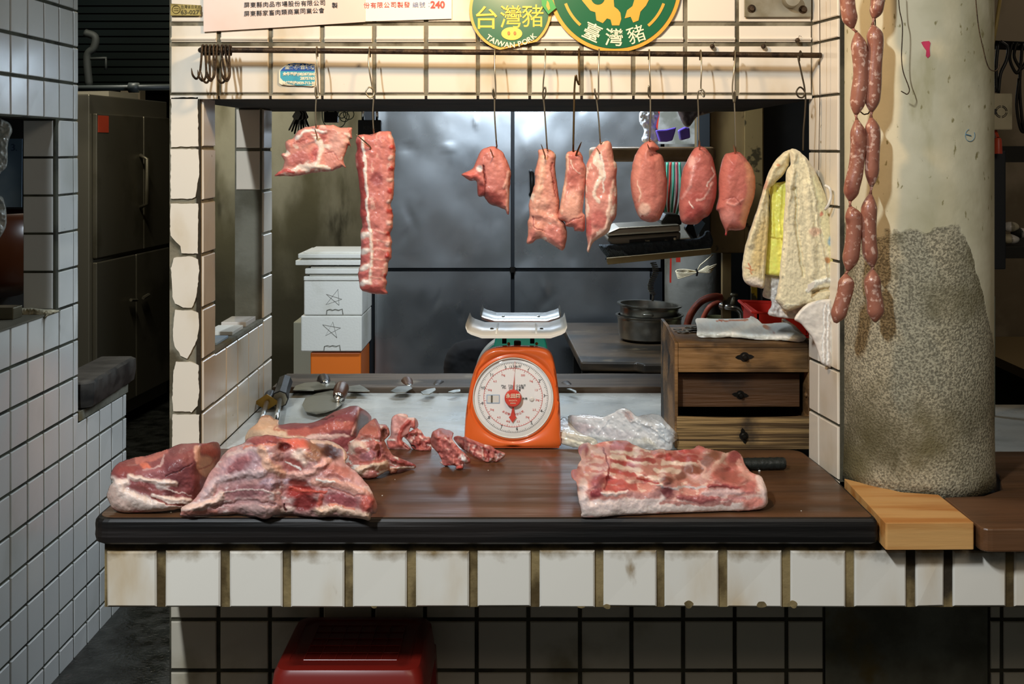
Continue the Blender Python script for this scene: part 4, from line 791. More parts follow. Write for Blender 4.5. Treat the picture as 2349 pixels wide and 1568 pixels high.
def tray(t, x0, x1, yf, zt, dep, lip, upz, mat, name='pan', groove=True):
    mb = MB(); prof = []
    n = 10
    w = x1-x0
    ptsx = [(x0-.0, upz), (x0+.004, upz-.010), (x0+.012, upz*.35), (x0+.024, .004), (x0+.036, 0)]
    P = [(a, zt+b) for a, b in ptsx]+[(x0+w*.5, zt)]+[(x1-(a-x0), zt+b) for a, b in reversed(ptsx)]
    th = .0035; rows = [yf, yf+.004, yf+dep-.004, yf+dep]
    top = []; bot = []
    vs = []; fs = []; m = len(P)
    for k, y in enumerate(rows):
        e = .004 if k in (0, 3) else 0
        for (x, z) in P: vs.append((x*(1)+0, y, z-e*.5))
    o2 = len(vs)
    for k, y in enumerate(rows):
        for (x, z) in P: vs.append((x, y, z-th-(.004 if k in (0, 3) else 0)))
    for k in range(3):
        for i in range(m-1): fs.append((k*m+i, k*m+i+1, (k+1)*m+i+1, (k+1)*m+i)); fs.append((o2+k*m+i, o2+(k+1)*m+i, o2+(k+1)*m+i+1, o2+k*m+i+1))
    for i in range(m-1): fs.append((i, o2+i, o2+i+1, i+1)); fs.append((3*m+i, 3*m+i+1, o2+3*m+i+1, o2+3*m+i))
    for a in (0, m-1):
        for k in range(3): fs.append((k*m+a, (k+1)*m+a, o2+(k+1)*m+a, o2+k*m+a) if a == 0 else (k*m+a, o2+k*m+a, o2+(k+1)*m+a, (k+1)*m+a))
    mb.add(vs, fs); pan = mb.build(name, mat, t, smooth='auto')
    for xx in (x0+.055, x1-.055):
        mb = MB(); mb.lathe([(.0, .002), (.003, .002), (.0045, .0)], (xx, yf+dep*.45, zt+.0005), 12); mb.build('screw', m_chrome, pan, smooth=True)
        if groove: mb = MB(); mb.tube([(xx+(.012 if xx < (x0+x1)/2 else -.012), yf+.02, zt), (xx+(.012 if xx < (x0+x1)/2 else -.012), yf+dep-.03, zt)], .0022, 6); mb.build('rib', mat, pan, smooth=True)
YSF = 2.692
t = thing('dial_scale', 'orange enamel dial scale with a white pan standing at the back of the board', 'scale', tuple(at(1176, 1029, YSF)))
OL = [(1066, 1027), (1065, 1000), (1067, 960), (1072, 920), (1078, 885), (1086, 855), (1096, 832), (1108, 814), (1124, 803), (1145, 798), (1180, 796), (1215, 797), (1240, 799), (1258, 806), (1268, 820), (1275, 850), (1280, 885), (1284, 920), (1286, 960), (1286, 1000), (1284, 1027), (1230, 1028), (1175, 1028), (1120, 1028)]
dc = (1177, 912)
On = smooth_outline(OL, 4)
def rayhit(a):
    dx, dy = math.cos(a), math.sin(a); best = 0
    for i in range(len(On)):
        x1, y1 = On[i]; x2, y2 = On[(i+1) % len(On)]; ex, ey = x2-x1, y2-y1; den = dx*ey-dy*ex
        if abs(den) < 1e-9: continue
        tt = ((x1-dc[0])*ey-(y1-dc[1])*ex)/den; uu = ((x1-dc[0])*dy-(y1-dc[1])*dx)/den
        if tt > 0 and -1e-6 <= uu <= 1+1e-6: best = max(best, tt)
    return best
NA = 120; RA = [rayhit(2*math.pi*i/NA) for i in range(NA)]
def sring(f, Y, sc=YSF):
    out = []
    for i in range(NA):
        a = 2*math.pi*i/NA; r = f(RA[i]); out.append((((dc[0]+r*math.cos(a))-CX)*sc/F, Y, EYE-((dc[1]+r*math.sin(a))-CY)*sc/F))
    return out
def sback(k, Y):
    o = sring(lambda r: r, Y); cz_ = EYE-(dc[1]-CY)*YSF/F; cx_ = (dc[0]-CX)*YSF/F
    return [((x-cx_)*(.94+.06*k)+cx_, y, (z-cz_)*k+cz_ if z > cz_ else z) for x, y, z in o]
rings = [sback(.70, YSF+.135), sback(.84, YSF+.11), sback(.965, YSF+.05), sring(lambda r: r, YSF+.03), sring(lambda r: r, YSF+.012), sring(lambda r: r-1.5, YSF+.004), sring(lambda r: r-5, YSF), sring(lambda r: (r+107)/2 if r > 107 else r-6, YSF-.0005), sring(lambda r: min(104, r-8), YSF-.001), sring(lambda r: min(102, r-9), YSF+.002), sring(lambda r: min(99, r-10.5), YSF+.0035), sring(lambda r: min(96.5, r-12), YSF-.001), sring(lambda r: 93, YSF-.0015), sring(lambda r: 92, YSF+.007), sring(lambda r: 1, YSF+.007)]
mb = MB(); vs = [p for r in rings for p in r]; fs = []
for i in range(len(rings)-1):
    for j in range(NA): j2 = (j+1) % NA; fs.append((i*NA+j, (i+1)*NA+j, (i+1)*NA+j2, i*NA+j2))
fs.append(tuple(range(NA))); mb.add(vs, fs); mb.build('housing', m_orange, t, smooth=True)
K = YSF/F
def dp(ang, r, dy=0.): # clock angle in degrees, radius in px
    a = math.radians(ang); return Vector(((dc[0]-CX+r*math.sin(a))*K, YSF+.0035-dy, EYE-(dc[1]-CY-r*math.cos(a))*K))
mb = MB(); c0 = dp(0, 0); mb.lathe([(0, 0), (91*K, 0), (91*K, .003)], (c0.x, c0.y, c0.z), 64, axis='y'); face = mb.build('dial_face', m_dial, t)
mk = MB(); mr = MB()
for i in range(250//2):
    a = i*360/125; l = 7 if i % 10 == 0 else (5 if i % 5 == 0 else 3)
    r1 = 80; q0 = dp(a, r1, .0006); q1 = dp(a, r1-l, .0006); mk.tube([q0, q1], .00028 if i % 10 else .0004, 4)
ring_ = [dp(a, 80.5, .0005) for a in range(0, 360, 4)]; mk.tube(ring_, .0002, 4, closed=True)
ring_ = [dp(a, 67.5, .0005) for a in range(0, 360, 4)]; mr.tube(ring_, .0005, 4, closed=True)
for i in range(75):
    a = i*360/75; q0 = dp(a, 67, .0006); q1 = dp(a, 62 if i % 5 == 0 else 64.5, .0006); mr.tube([q0, q1], .0003 if i % 5 else .0004, 4)
for k in range(1, 12): write(mk, str(k), dp(k*28.8, 68.5+3, .0007), .0095, rot=-math.radians(k*28.8)*0+0)
write(mk, '12.5台斤', dp(4, 71, .0007), .0075); write(mk, '0', dp(-14, 71, .0007), .008)
for k, s_ in enumerate(('500', '1kg', '1.5', '2kg', '2.5', '3kg', '3.5', '4kg', '4.5', '5kg', '5.5', '6kg', '6.5', '7kg')): write(mr, s_, dp((k+1)*24, 56, .0007), .0062)
write(mk, 'Max   7.5kg  12.5台斤', dp(0, 27, .0007)+Vector((.001, 0, 0)), .0062); write(mk, 'Min   200g   5 台兩', dp(0, 22, .0007), .0062); write(mk, '*        台灣', dp(0, 17, .0007)+Vector((.004, 0, 0)), .0055); write(mk, '合格', dp(95, 27, .0007), .006)
for i, ch in enumerate('永田衡器股份公司'): write(mr, ch, dp(180+34-i*9.7, 39, .0007), .0062, rot=math.radians(-(180+34-i*9.7)+180)*1)
mk.build('printed_scale', m_ink, face); mr.build('printed_scale', m_inkr, face)
mb = MB(); q = dp(-94, 46, .0008); mb.box(q.x-.0145, q.x+.0145, q.y-.0004, q.y, q.z-.0095, q.z+.0095, 0); mb.box(q.x-.013, q.x+.013, q.y-.0006, q.y-.0002, q.z-.008, q.z+.008, 1); mb.box(q.x-.005, q.x-.001, q.y-.0008, q.y-.0004, q.z-.008, q.z+.008, 2)
mb.build('sticker', [m_paleblue, m_white, m_steel2], face, label='pale blue framed sticker')
mb = MB(); q = dp(95, 43, .001); mb.lathe([(0, -.002), (.003, -.002), (.0055, 0)], q, 16, axis='y'); mb.build('seal', m_white, face)
# pointer
mb = MB(); mb.prism([dp(3, 62, .004), dp(150, 4, .004), dp(210, 4, .004)], (0, -.0006, 0))
mb.prism([dp(176, 20, .004), dp(184, 20, .004), dp(187, 40, .004), dp(192.5, 45, .004), dp(181.5, 57, .004), dp(170, 45, .004), dp(174, 40, .004)], (0, -.0006, 0)); mb.tube([dp(3.2, 60, .0045), dp(3, 84, .0045)], .0004, 5)
mb.build('pointer', m_red, t, label='red pointer')
mb = MB(); mb.lathe([(0, -.010), (.0165, -.010), (.0185, -.008), (.019, 0)], dp(0, 0, .004), 32, axis='y'); hub = mb.build('hub_cap', m_red, t, label='red round hub cap', smooth='auto')
mb = MB(); write(mb, '永田牌', dp(0, 7, .0146), .0105, bold=.0002); write(mb, 'NAGATA', dp(180, 4, .0146), .0045); write(mb, '專業製造', dp(180, 10, .0146), .0030); mb.build('writing', m_cream, hub)
mb = MB(); c0 = dp(0, 0, 0); R_ = 91.5*K; mb.lathe([(R_*math.sin(a), -.004-.011*math.cos(a)) for a in [math.pi/2*i/14 for i in range(15)]], (c0.x, c0.y+.001, c0.z), 64, axis='y'); mb.build('dial_cover', m_cover, t, smooth=True)
mb = MB(); mb.lathe([(91.5*K, .002), (92.5*K, -.006), (91*K, -.0065), (90*K, -.004)], (c0.x, c0.y, c0.z), 96, axis='y'); mb.build('dial_rim', m_white, t, smooth=True)
mb = MB(); xa, _ = xz(1068, 0, YSF); xb, _ = xz(1284, 0, YSF); mb.box(xa+.001, xb-.001, YSF+.001, YSF+.13, ZB+.001, ZB+.006); mb.build('base_plate', M('orange base', 'b84a1c', .5), t)
for px in (1157, 1221):
    mb = MB(); x, _ = xz(px, 0, YSF+.06); mb.box(x-.005, x+.005, YSF+.058, YSF+.062, 1.118, 1.149); mb.build('post', m_iron, t)
    mb = MB(); x, _ = xz(px+10*(1 if px < 1200 else 1), 0, YSF+.05); mb.ball((x, YSF+.045, 1.120), .0035, n=8); mb.build('screw', m_brass2, t, smooth=True)
mb = MB(); x, z = xz(1187, 791, YSF+.05); mb.lathe([(.008, -.008), (.008, .004), (.0065, .006), (0, .006)], (x, YSF+.045, 1.121), 20); mb.build('zero_knob', m_black, t, smooth='auto')
x0, _ = xz(1069, 0, 2.68); x1, _ = xz(1300, 0, 2.68)
tray(t, x0, x1, 2.660, 1.1515, .20, .02, .023, m_white)

# teal scale standing behind, facing away
YB2 = 3.02
t = thing('dial_scale', 'teal dial scale with a steel pan, turned away behind the orange scale', 'scale', (at(1192, 0, YB2).x, YB2, ZM))
xc = at(1192, 0, YB2).x; zt = at(0, 768, YB2).z
mb = MB(); a, b = at(1136, 0, YB2).x, at(1251, 0, YB2).x
mb.prism([(a-.03, YB2, ZM), (b+.03, YB2, ZM), (b+.02, YB2, ZM+.12), (b, YB2, zt-.012), (b-.004, YB2, zt), (a+.004, YB2, zt), (a, YB2, zt-.012), (a-.02, YB2, ZM+.12)], (0, .10, 0)); mb.build('housing', m_teal, t, bevel=.004)
cz = at(0, 858, YB2+.10).z; R_ = 92*(YB2+.10)/F
mb = MB(); mb.lathe([(R_*.9, 0), (R_*.97, -.002), (R_, .006), (R_, .03), (R_*.96, .034)], (at(1182, 0, YB2+.1).x, YB2+.09, cz), 64, axis='y'); mb.build('dial_rim', M('grey dial rim', 'a9aba6', .35), t, smooth='auto')
mb = MB(); mb.lathe([(0, .0), (R_*.93, .0), (R_*.93, .02), (0, .03)], (at(1182, 0, YB2+.1).x, YB2+.085, cz), 48, axis='y'); mb.build('dial_back', m_teal, t)
for px in (1152, 1232):
    mb = MB(); x = at(px, 0, YB2+.05).x; mb.box(x-.004, x+.004, YB2+.045, YB2+.05, zt-.01, 1.136); mb.build('post', m_iron, t)
x0 = at(1103, 0, YB2).x; x1 = at(1286, 0, YB2).x
tray(t, x0, x1, YB2-.045, 1.1385, .15, .02, .021, m_chrome, groove=False)

# ================================================================ drawer chest
t = thing('drawer_chest', 'small old wooden chest with three drawers and iron pulls, right of the orange scale', 'chest of drawers', (.47, 2.69, ZB))
K = 2.69/F
xl, xr, x2 = (1552-CX)*K, (1862-CX)*K, (1548-CX)*K; zt = EYE-(784-CY)*K
mb = MB(); mb.prism([(xl-.004, 2.69, ZB+.001), (xl-.004, 2.975, ZB+.001), (xl-.004, 2.975, zt+.012), (xl-.004, 2.86, zt+.012), (xl-.004, 2.69, zt-.003)], (.0075, 0, 0)); mb.build('side_panel', m_wood_old, t, bevel=.0015)
mb = MB(); mb.prism([(xr-.008, 2.69, ZB+.001), (xr-.008, 2.975, ZB+.001), (xr-.008, 2.975, zt+.012), (xr-.008, 2.86, zt+.012), (xr-.008, 2.69, zt-.003)], (.009, 0, 0)); mb.build('side_panel', m_wood_old, t, bevel=.0015)
mb = MB(); mb.box(xl+.004, xr-.008, 2.689, 2.97, zt-.012, zt-.002); mb.build('top_panel', m_wood_old, t, bevel=.0015)
mb = MB(); mb.box(xl, xr, 2.96, 2.975, ZB+.001, zt-.01); mb.build('back_panel', m_wood_old3, t)
mb = MB(); mb.box(xl+.004, xr-.008, 2.70, 2.96, ZB+.001, ZB+.008); mb.build('bottom_panel', m_wood_old3, t)
zz1 = EYE-(845-CY)*K; zz2 = EYE-(853-CY)*K
mb = MB(); mb.box(xl+.004, xr-.008, 2.688, 2.95, zz2, zz1); mb.build('shelf_rail', m_wood_old, t, bevel=.001)
def pull(par, px, py, Y, rot, r=.011):
    c = at(px, py, Y); c.y = Y; mb = MB()
    P = []
    for i in range(24):
        a = 2*math.pi*i/24; q = (1.9 if i in (0, 12) else (1.45 if i in (1, 11, 13, 23) else 1.)); P.append((c.x+r*q*math.cos(a+rot), Y, c.z+r*q*math.sin(a+rot)*.95))
    mb.prism(P, (0, -.002, 0)); mb.lathe([(.0, -.013), (.004, -.0125), (.0055, -.009), (.003, -.005), (.0065, -.002)], (c.x, Y, c.z), 16, axis='y')
    mb.build('pull', m_iron, par, smooth='auto', label='dark iron drawer pull')
def drawer(px0, px1, y0, y1, Y, mat, dark=False, open_=0., dz=0):
    a, b = (px0-CX)*2.69/F, (px1-CX)*2.69/F; z1 = EYE-(y0-CY)*2.69/F; z0 = EYE-(y1-CY)*2.69/F
    mb = MB(); nseg = 14; P = []
    for i in range(nseg+1): 
        x = a+(b-a)*i/nseg; P.append((x, Y, z1-dz*math.sin(math.pi*i/nseg)))
    mb.prism([(b, Y, z0), (a, Y, z0)]+P, (0, .012, 0))
    o = mb.build('drawer', mat, t, bevel=.0015)
    mb = MB(); mb.box(a+.004, a+.010, Y+.012, Y+.24, z0+.002, z1-.014); mb.box(b-.010, b-.004, Y+.012, Y+.24, z0+.002, z1-.014); mb.box(a+.004, b-.004, Y+.012, Y+.24, z0+.001, z0+.004); mb.build('drawer_box', m_wood_old3, o)
    return o
d1 = drawer(1556, 1854, 788, 845, 2.691, m_wood_old); pull(d1, 1708, 818, 2.691, .05)
d2 = drawer(1553, 1842, 862, 940, 2.722, m_wood_old3); pull(d2, 1698, 905, 2.722, -.1, .010)
d3 = drawer(1552, 1857, 954, 1029, 2.684, m_wood_old2, dz=.003); pull(d3, 1706, 999, 2.684, 1.75, .010)
mb = MB(); c = at(1850, 905, 2.705); mb.ball(tuple(c), .005, .008, .006, 10); mb.build('wooden_stop', m_wood_old, t, smooth=True)
# coins on the chest
random.seed(5)
for i in range(14):
    px = 1553+random.random()*44; py = 748+random.random()*14; z = zt+.0002+.0017*(i % 3); Y = rayz(np.array([py]), z)[0]; Y = min(max(Y, 2.71), 2.93); c = at(px, py, Y)
    mb = MB(); r = random.choice((.010, .0115, .013)); xx = max(c.x, xl+.005+r); yy = min(c.y, 2.925); mb.lathe([(0, 0), (r, 0), (r, .0016), (0, .0016)], (xx, yy, z-.001), 24)
    tag(mb.build('coin', m_coin), 'nickel coin in the loose pile at the left end of the wooden chest top', 'coin', 'coins on the wooden chest')
mb = MB(); TC = (1240, 640, 3.3557)
puff(mb, [(1190, 310), (1230, 300), (1350, 305), (1580, 300), (1620, 285), (1680, 320), (1720, 345), (1800, 335), (1900, 335), (1960, 390), (2040, 440), (2030, 470), (1990, 485), (1850, 470), (1700, 470), (1500, 450), (1350, 450), (1215, 445), (1205, 380)], None, tr=TC, H=.014, lie=zt-.0015, R=8, T=.003, back=.02, step=1.8, nz=.003, nsc=14, base=(255, 244, 228), seed=5,
     paint=[('s', [(1215, 430), (1500, 440), (1980, 470)], 26, (240, 230, 208), .003), ('s', [(1350, 320), (1590, 310)], 14, (232, 140, 96), 0), ('s', [(1720, 360), (1800, 390)], 26, (226, 150, 110), 0), ('s', [(1790, 370), (1800, 410)], 14, (228, 110, 60), 0), ('s', [(1370, 310), (1390, 330)], 12, (228, 110, 60), 0), ('s', [(1600, 290), (1660, 350), (1690, 370)], 8, None, .006), ('s', [(1560, 300), (1500, 380), (1350, 430)], 8, None, .003), ('s', [(1400, 340), (1300, 420)], 8, None, .003), ('s', [(1900, 340), (1960, 430)], 8, None, .004), ('e', 1850, 380, 90, 40, 0, (236, 234, 226), 0)])
tag(mb.build('plastic_bag_packet', M('milky bag film', 'e6e1da', .35, attr=True, coat=.3), smooth=True), 'flat packet of milky plastic bags on top of the wooden chest', 'plastic bags')

# plastic bags beside the scale
mb = MB(); TE = (1240, 640, 3.3557)
puff(mb, [(70, 1170), (110, 1130), (180, 1060), (230, 1110), (300, 1180), (420, 1230), (440, 1290), (380, 1310), (300, 1300), (200, 1280), (110, 1245)], None, tr=TE, H=.032, lie=ZB+.001, R=10, T=.008, back=.03, step=1.8, nz=.004, nsc=14, base=(214, 206, 186), seed=8, paint=[('s', [(80, 1190), (200, 1240), (400, 1290)], 20, (236, 228, 200), .004), ('s', [(180, 1070), (260, 1180), (300, 1230)], 10, None, .004)])
tag(mb.build('folded_bag_bundle', M('cream bag film', 'e6e1da', .25, attr=True, coat=.6), smooth=True), 'cream folded plastic bundle wedged against the right foot of the orange scale', 'plastic bags')
mb = MB()
puff(mb, [(210, 1060), (290, 1045), (360, 1040), (430, 1050), (480, 1060), (560, 1030), (600, 1000), (650, 992), (690, 1010), (740, 1050), (800, 1040), (900, 1040), (950, 1080), (1000, 1130), (1050, 1190), (1060, 1230), (1020, 1260), (1000, 1320), (900, 1330), (850, 1320), (600, 1290), (400, 1260), (300, 1240), (240, 1150)], None, tr=TE, H=lambda x, y: .06+.03*np.exp(-((x-1430)/40.)**2), lie=ZM+.016, R=14, T=.02, back=.10, step=1.8, nz=.003, nsc=9, base=(255, 250, 247), seed=18, warp=5,
     paint=[('e', 330, 1220, 60, 30, 30, (232, 130, 96), 0), ('e', 310, 1150, 90, 60, 0, (226, 200, 198), .003), ('s', [(430, 1220), (560, 1240), (800, 1270), (900, 1300)], 60, (240, 236, 226), .006), ('e', 840, 1250, 60, 24, 20, (232, 224, 206), .006), ('e', 680, 1050, 50, 30, 40, (226, 176, 160), 0), ('e', 560, 1190, 180, 40, 8, (240, 228, 228), .002), ('s', [(650, 1000), (700, 1090), (860, 1130)], 8, None, .012), ('s', [(560, 1060), (480, 1130), (420, 1180)], 8, None, .008), ('s', [(860, 1060), (960, 1140), (1040, 1200)], 8, None, .010), ('s', [(760, 1080), (900, 1180), (1000, 1250)], 8, None, .010), ('e', 960, 1180, 60, 80, -30, (232, 236, 240), 0), ('e', 800, 1060, 90, 24, 5, (236, 230, 230), 0)])
tag(mb.build('crumpled_bags', M('crumpled bag film', 'e6e1da', .1, attr=True, coat=1, alpha=.5), smooth=True), 'crumpled heap of clear and white plastic bags between the scale and the chest', 'plastic bags')

# ================================================================ towel and what hangs with it
TT = (1660, 320, 2.903); YTW = 2.545
fold_l = [('s', [(430, 90), (330, 200), (240, 420), (170, 700)], 60, None, .012), ('e', 260, 300, 40, 40, 0, (212, 150, 110), 0), ('s', [(170, 820), (190, 890)], 10, (206, 120, 70), 0), ('s', [(150, 850), (215, 870)], 9, (206, 120, 70), 0), ('e', 250, 700, 50, 200, 10, (222, 190, 120), 0), ('e', 220, 960, 80, 40, 20, (226, 206, 180), 0), ('s', [(290, 420), (260, 700), (250, 940)], 30, None, -.006), ('e', 365, 165, 12, 8, 0, (208, 140, 90), 0)]
fold_r = [('s', [(470, 100), (450, 300), (400, 600), (370, 960)], 34, None, .010), ('s', [(480, 330), (490, 600), (530, 900)], 26, None, -.016), ('s', [(540, 120), (600, 350), (650, 700), (690, 930)], 22, (238, 222, 180), .010), ('s', [(620, 260), (680, 560), (750, 880)], 60, (228, 214, 160), .0), ('s', [(440, 300), (440, 340)], 20, None, 0), ('s', [(560, 300), (590, 600), (600, 900)], 60, None, .010), ('e', 650, 495, 10, 16, 0, (212, 130, 96), 0), ('e', 720, 670, 22, 34, 0, (150, 180, 190), 0), ('e', 740, 800, 40, 80, 0, (226, 206, 110), 0), ('e', 685, 800, 16, 24, 0, (206, 140, 70), 0), ('e', 610, 610, 40, 30, 0, (228, 186, 150), 0), ('s', [(560, 1000), (610, 950), (690, 940), (770, 960)], 30, (238, 232, 214), .006), ('s', [(600, 1010), (680, 1000), (740, 990)], 30, (206, 182, 130), -.012), ('s', [(400, 1105), (530, 1100), (640, 1080)], 8, (236, 224, 190), .004), ('s', [(430, 350), (410, 640), (390, 900)], 12, None, -.008)]
t = thing('hand_towel', 'yellowed white terry towel draped from the bent hook at the right end of the rail', 'towel', tuple(at(1815, 345, YTW)))
mb = MB()
puff(mb, [(445, 65), (455, 90), (440, 150), (400, 230), (330, 300), (302, 340), (300, 480), (296, 620), (285, 800), (275, 900), (270, 985), (225, 985), (180, 975), (130, 930), (125, 820), (140, 730), (170, 620), (220, 470), (260, 340), (280, 270), (320, 180), (360, 120), (410, 80)], tr=TT, depth=YTW+.008, R=12, T=.016, step=1.8, base=(232, 212, 164), jit=1.2, nz=.0008, nsc=4, paint=fold_l, cvar=.14, csc=6)
mb.build('left_fall', m_towel, t, smooth=True)
mb = MB()
puff(mb, [(440, 68), (480, 65), (540, 110), (590, 180), (630, 250), (650, 300), (690, 400), (720, 520), (750, 700), (775, 850), (778, 940), (770, 980), (750, 1040), (720, 1060), (660, 1090), (540, 1105), (440, 1145), (400, 1130), (380, 1110), (345, 1070), (360, 1000), (372, 900), (385, 760), (395, 640), (400, 520), (410, 400), (412, 300), (415, 220), (445, 160), (440, 110)], tr=TT, depth=YTW-.006, R=14, T=.022, step=1.8, base=(236, 218, 174), jit=1.2, nz=.0008, nsc=4, paint=fold_r, cvar=.14, csc=6)
mb.build('right_fall', m_towel, t, smooth=True)
mb = MB(); mb.prism([at(1853, 652, YTW-.05), at(1870, 645, YTW-.05), at(1867, 658, YTW-.05), at(1852, 671, YTW-.05)], (0, .001, 0)); mb.build('care_tag', m_paperw, t)
mb = MB()
puff(mb, [(310, 300), (400, 280), (470, 290), (470, 620), (440, 910), (370, 910), (290, 900), (275, 870), (285, 700), (300, 560), (305, 380)], tr=TT, depth=YTW+.030, R=10, T=.008, step=2, base=(255, 243, 96), nz=.002, nsc=10, paint=[('s', [(310, 650), (380, 660), (400, 690)], 10, (214, 190, 50), -.004), ('s', [(330, 300), (320, 450), (330, 640)], 20, None, .006), ('s', [(390, 300), (370, 500), (380, 660)], 14, None, .006), ('s', [(350, 320), (345, 640)], 10, None, -.004)])
tag(mb.build('yellow_bag', M('yellow bag film', 'f2d92a', .35, attr=True, coat=.2), smooth=True), 'bright yellow plastic bag hanging inside the folds of the towel', 'plastic bag')
TW2 = (1660, 320, 2.903)
for i, (ol, dz, lab) in enumerate((([(275, 900), (380, 900), (370, 1000), (380, 1060), (330, 1065), (262, 1045), (268, 980)], .045, 'milky plastic bag showing at the left below the towel'),
    ([(320, 1040), (420, 1060), (560, 1080), (640, 1090), (620, 1180), (600, 1215), (480, 1195), (303, 1170), (320, 1100)], .035, 'wide milky plastic bag hanging lowest under the middle of the towel'),)):
    mb = MB(); puff(mb, ol, tr=TW2, depth=YTW+dz, R=8, T=.005, step=2, base=(240, 228, 216), nz=.004, nsc=6, jit=1)
    tag(mb.build('milky_bag', M('hanging bag film', 'e8dfd2', .35, attr=True, alpha=.8), smooth=True), lab, 'plastic bag')
mb = MB(); puff(mb, [(560, 1090), (700, 1060), (720, 1100), (725, 1300), (718, 1500), (690, 1510), (655, 1490), (640, 1460), (600, 1340), (520, 1230), (470, 1190)], tr=TW2, depth=YTW-.03, R=8, T=.008, step=1.8, base=(240, 226, 210), nz=.002, jit=.5, paint=[('s', [(670+i*14, 1100), (660+i*14, 1300), (655+i*14, 1490)], 7, (206, 190, 176) if i % 2 else (248, 240, 230), .004 if i % 2 else -.004) for i in range(5)])
tag(mb.build('bag_stack', M('bag stack film', 'e8dfd2', .4, attr=True), smooth=True), 'narrow stack of white plastic bags hanging pleated against the wing wall', 'plastic bags')
mb = MB(); mb.tube(spl([at(1893, 425, 2.50), at(1903, 432, 2.49), at(1906, 450, 2.49), at(1900, 470, 2.49), at(1893, 480, 2.50)], 6), .003, 8)
tag(mb.build('wall_peg', m_white, smooth=True), 'white plastic peg on the wing wall behind the towel', 'peg')
mb = MB(); mb.tube(spl([at(1880, -20, 2.50), at(1881, 150, 2.50), at(1879, 300, 2.50), at(1878, 390, 2.50)], 6), .0008, 5)
tag(mb.build('thin_wire', m_rust, smooth=True), 'thin wire hanging straight down the tiled wing wall', 'wire')

# ================================================================ signs and small things on the header
def quad(mb, P, Y, th=.0012, mi=0, tilt=0):
    mb.prism([at(x, y, Y-tilt*(y/100)) for x, y in P], (0, th, 0), mi)
YF_ = YW-.004
t = thing('paper_sign', 'pale pink paper sign with two rows of black characters at the top of the header', 'sign', tuple(at(650, 60, YF_)))
mb = MB(); quad(mb, [(466, -120), (838, -128), (838, 50), (700, 59), (467, 73)], YF_-.0035); mb.build('sheet', m_paperp, t)
mb = MB(); Yt = YF_-.0050
for i, ch in enumerate('屏東縣肉品市場股份有限公司'): write(mb, ch, at(566+i*14.5, 11.5-i*.42, Yt), .0128, rot=.03)
for i, ch in enumerate('屏東縣家畜肉類商業同業公會'): write(mb, ch, at(566+i*14.3, 31.5-i*.65, Yt), .0128, rot=.04)
write(mb, '製', at(768, 12, Yt), .0128, bold=.0001); mb.build('writing', m_ink, t)
t = thing('paper_sign', 'white laminated notice with red characters ending in 240 beside the pink sign', 'sign', tuple(at(935, 40, YF_)))
mb = MB(); quad(mb, [(815, -120), (1036, -120), (1036, 43), (838, 49), (815, 49)], YF_-.002); mb.build('sheet', m_paperw, t)
mb = MB(); Yt = YF_-.0035
for i, ch in enumerate('份有限公司製發'): write(mb, ch, at(841+i*15.4, 12.2-i*.3, Yt), .0135)
write(mb, '240', at(1004, 10.5, Yt), .0205, bold=.0007); mb.build('writing', M('faded red ink', 'd9483a', .5), t)
mb = MB()
for i, ch in enumerate('編號：'): write(mb, ch, at(953+i*15.6, 10.6, Yt), .0135)
mb.build('writing', M('faded blue ink', '8d97b8', .5), t)
t = thing('number_plate', 'small embossed brass number plate at the top left corner of the header', 'plate', tuple(at(425, 36, YF_)))
mb = MB(); quad(mb, [(391, 8), (461, 12), (461, 36), (391, 36)], YF_-.004, .003); mb.build('plate', m_brass, t, bevel=.0006)
mb = MB(); Yt = YF_-.0045
write(mb, '63-0271', at(438, 28, Yt), .0125, bold=.0003, fit=.044); write(mb, '台灣省自來水', at(438, 15.5, Yt), .0085, fit=.042)
q = at(404, 22, Yt); mb.tube([(q.x+.0085*math.cos(a), q.y, q.z+.0085*math.sin(a)) for a in [2*math.pi*i/24 for i in range(24)]], .0006, 4, closed=True); mb.tube([(q.x-.005, q.y, q.z+.002), (q.x+.005, q.y, q.z+.002)], .0005, 4); mb.tube([(q.x-.005, q.y, q.z-.002), (q.x+.005, q.y, q.z-.002)], .0005, 4)
mb.build('writing', M('dark brass relief', '4c4220', .5, metal=.5), t)
t = thing('blue_sticker', 'torn blue and turquoise sticker with cream characters on the header under the rail', 'sticker', tuple(at(682, 170, YF_)))
mb = MB(); Y1 = YF_-.0023; O_ = [(640, 165), (641, 160), (650, 153), (660, 145), (675, 143), (722, 146), (724, 160), (723, 196), (715, 198), (690, 196), (660, 196), (645, 194), (640, 190)]
quad(mb, O_, Y1, .0005, 0); quad(mb, [(643, 163), (648, 157), (660, 147), (675, 144.5), (721, 147), (722, 163)], Y1-.0006, .0005, 1); quad(mb, [(643, 163), (722, 163), (722, 188), (715, 196), (680, 196), (655, 191), (643, 178)], Y1-.0006, .0005, 2)
mb.build('backing', [m_cream, m_blue, m_cyan], t)
mb = MB(); Yt = Y1-.0015; write(mb, '金龍超合城肉', at(688, 153, Yt), .0115, bold=.0004, fit=.066); write(mb, '金牛專線(08)2872845', at(686, 170, Yt), .008, bold=.0004, fit=.070); write(mb, '2875765', at(705, 179.5, Yt), .0085, bold=.0004, fit=.031); write(mb, '金城專線0939-712-30', at(685, 190, Yt), .008, bold=.0004, fit=.070); mb.build('writing', m_cream, t)
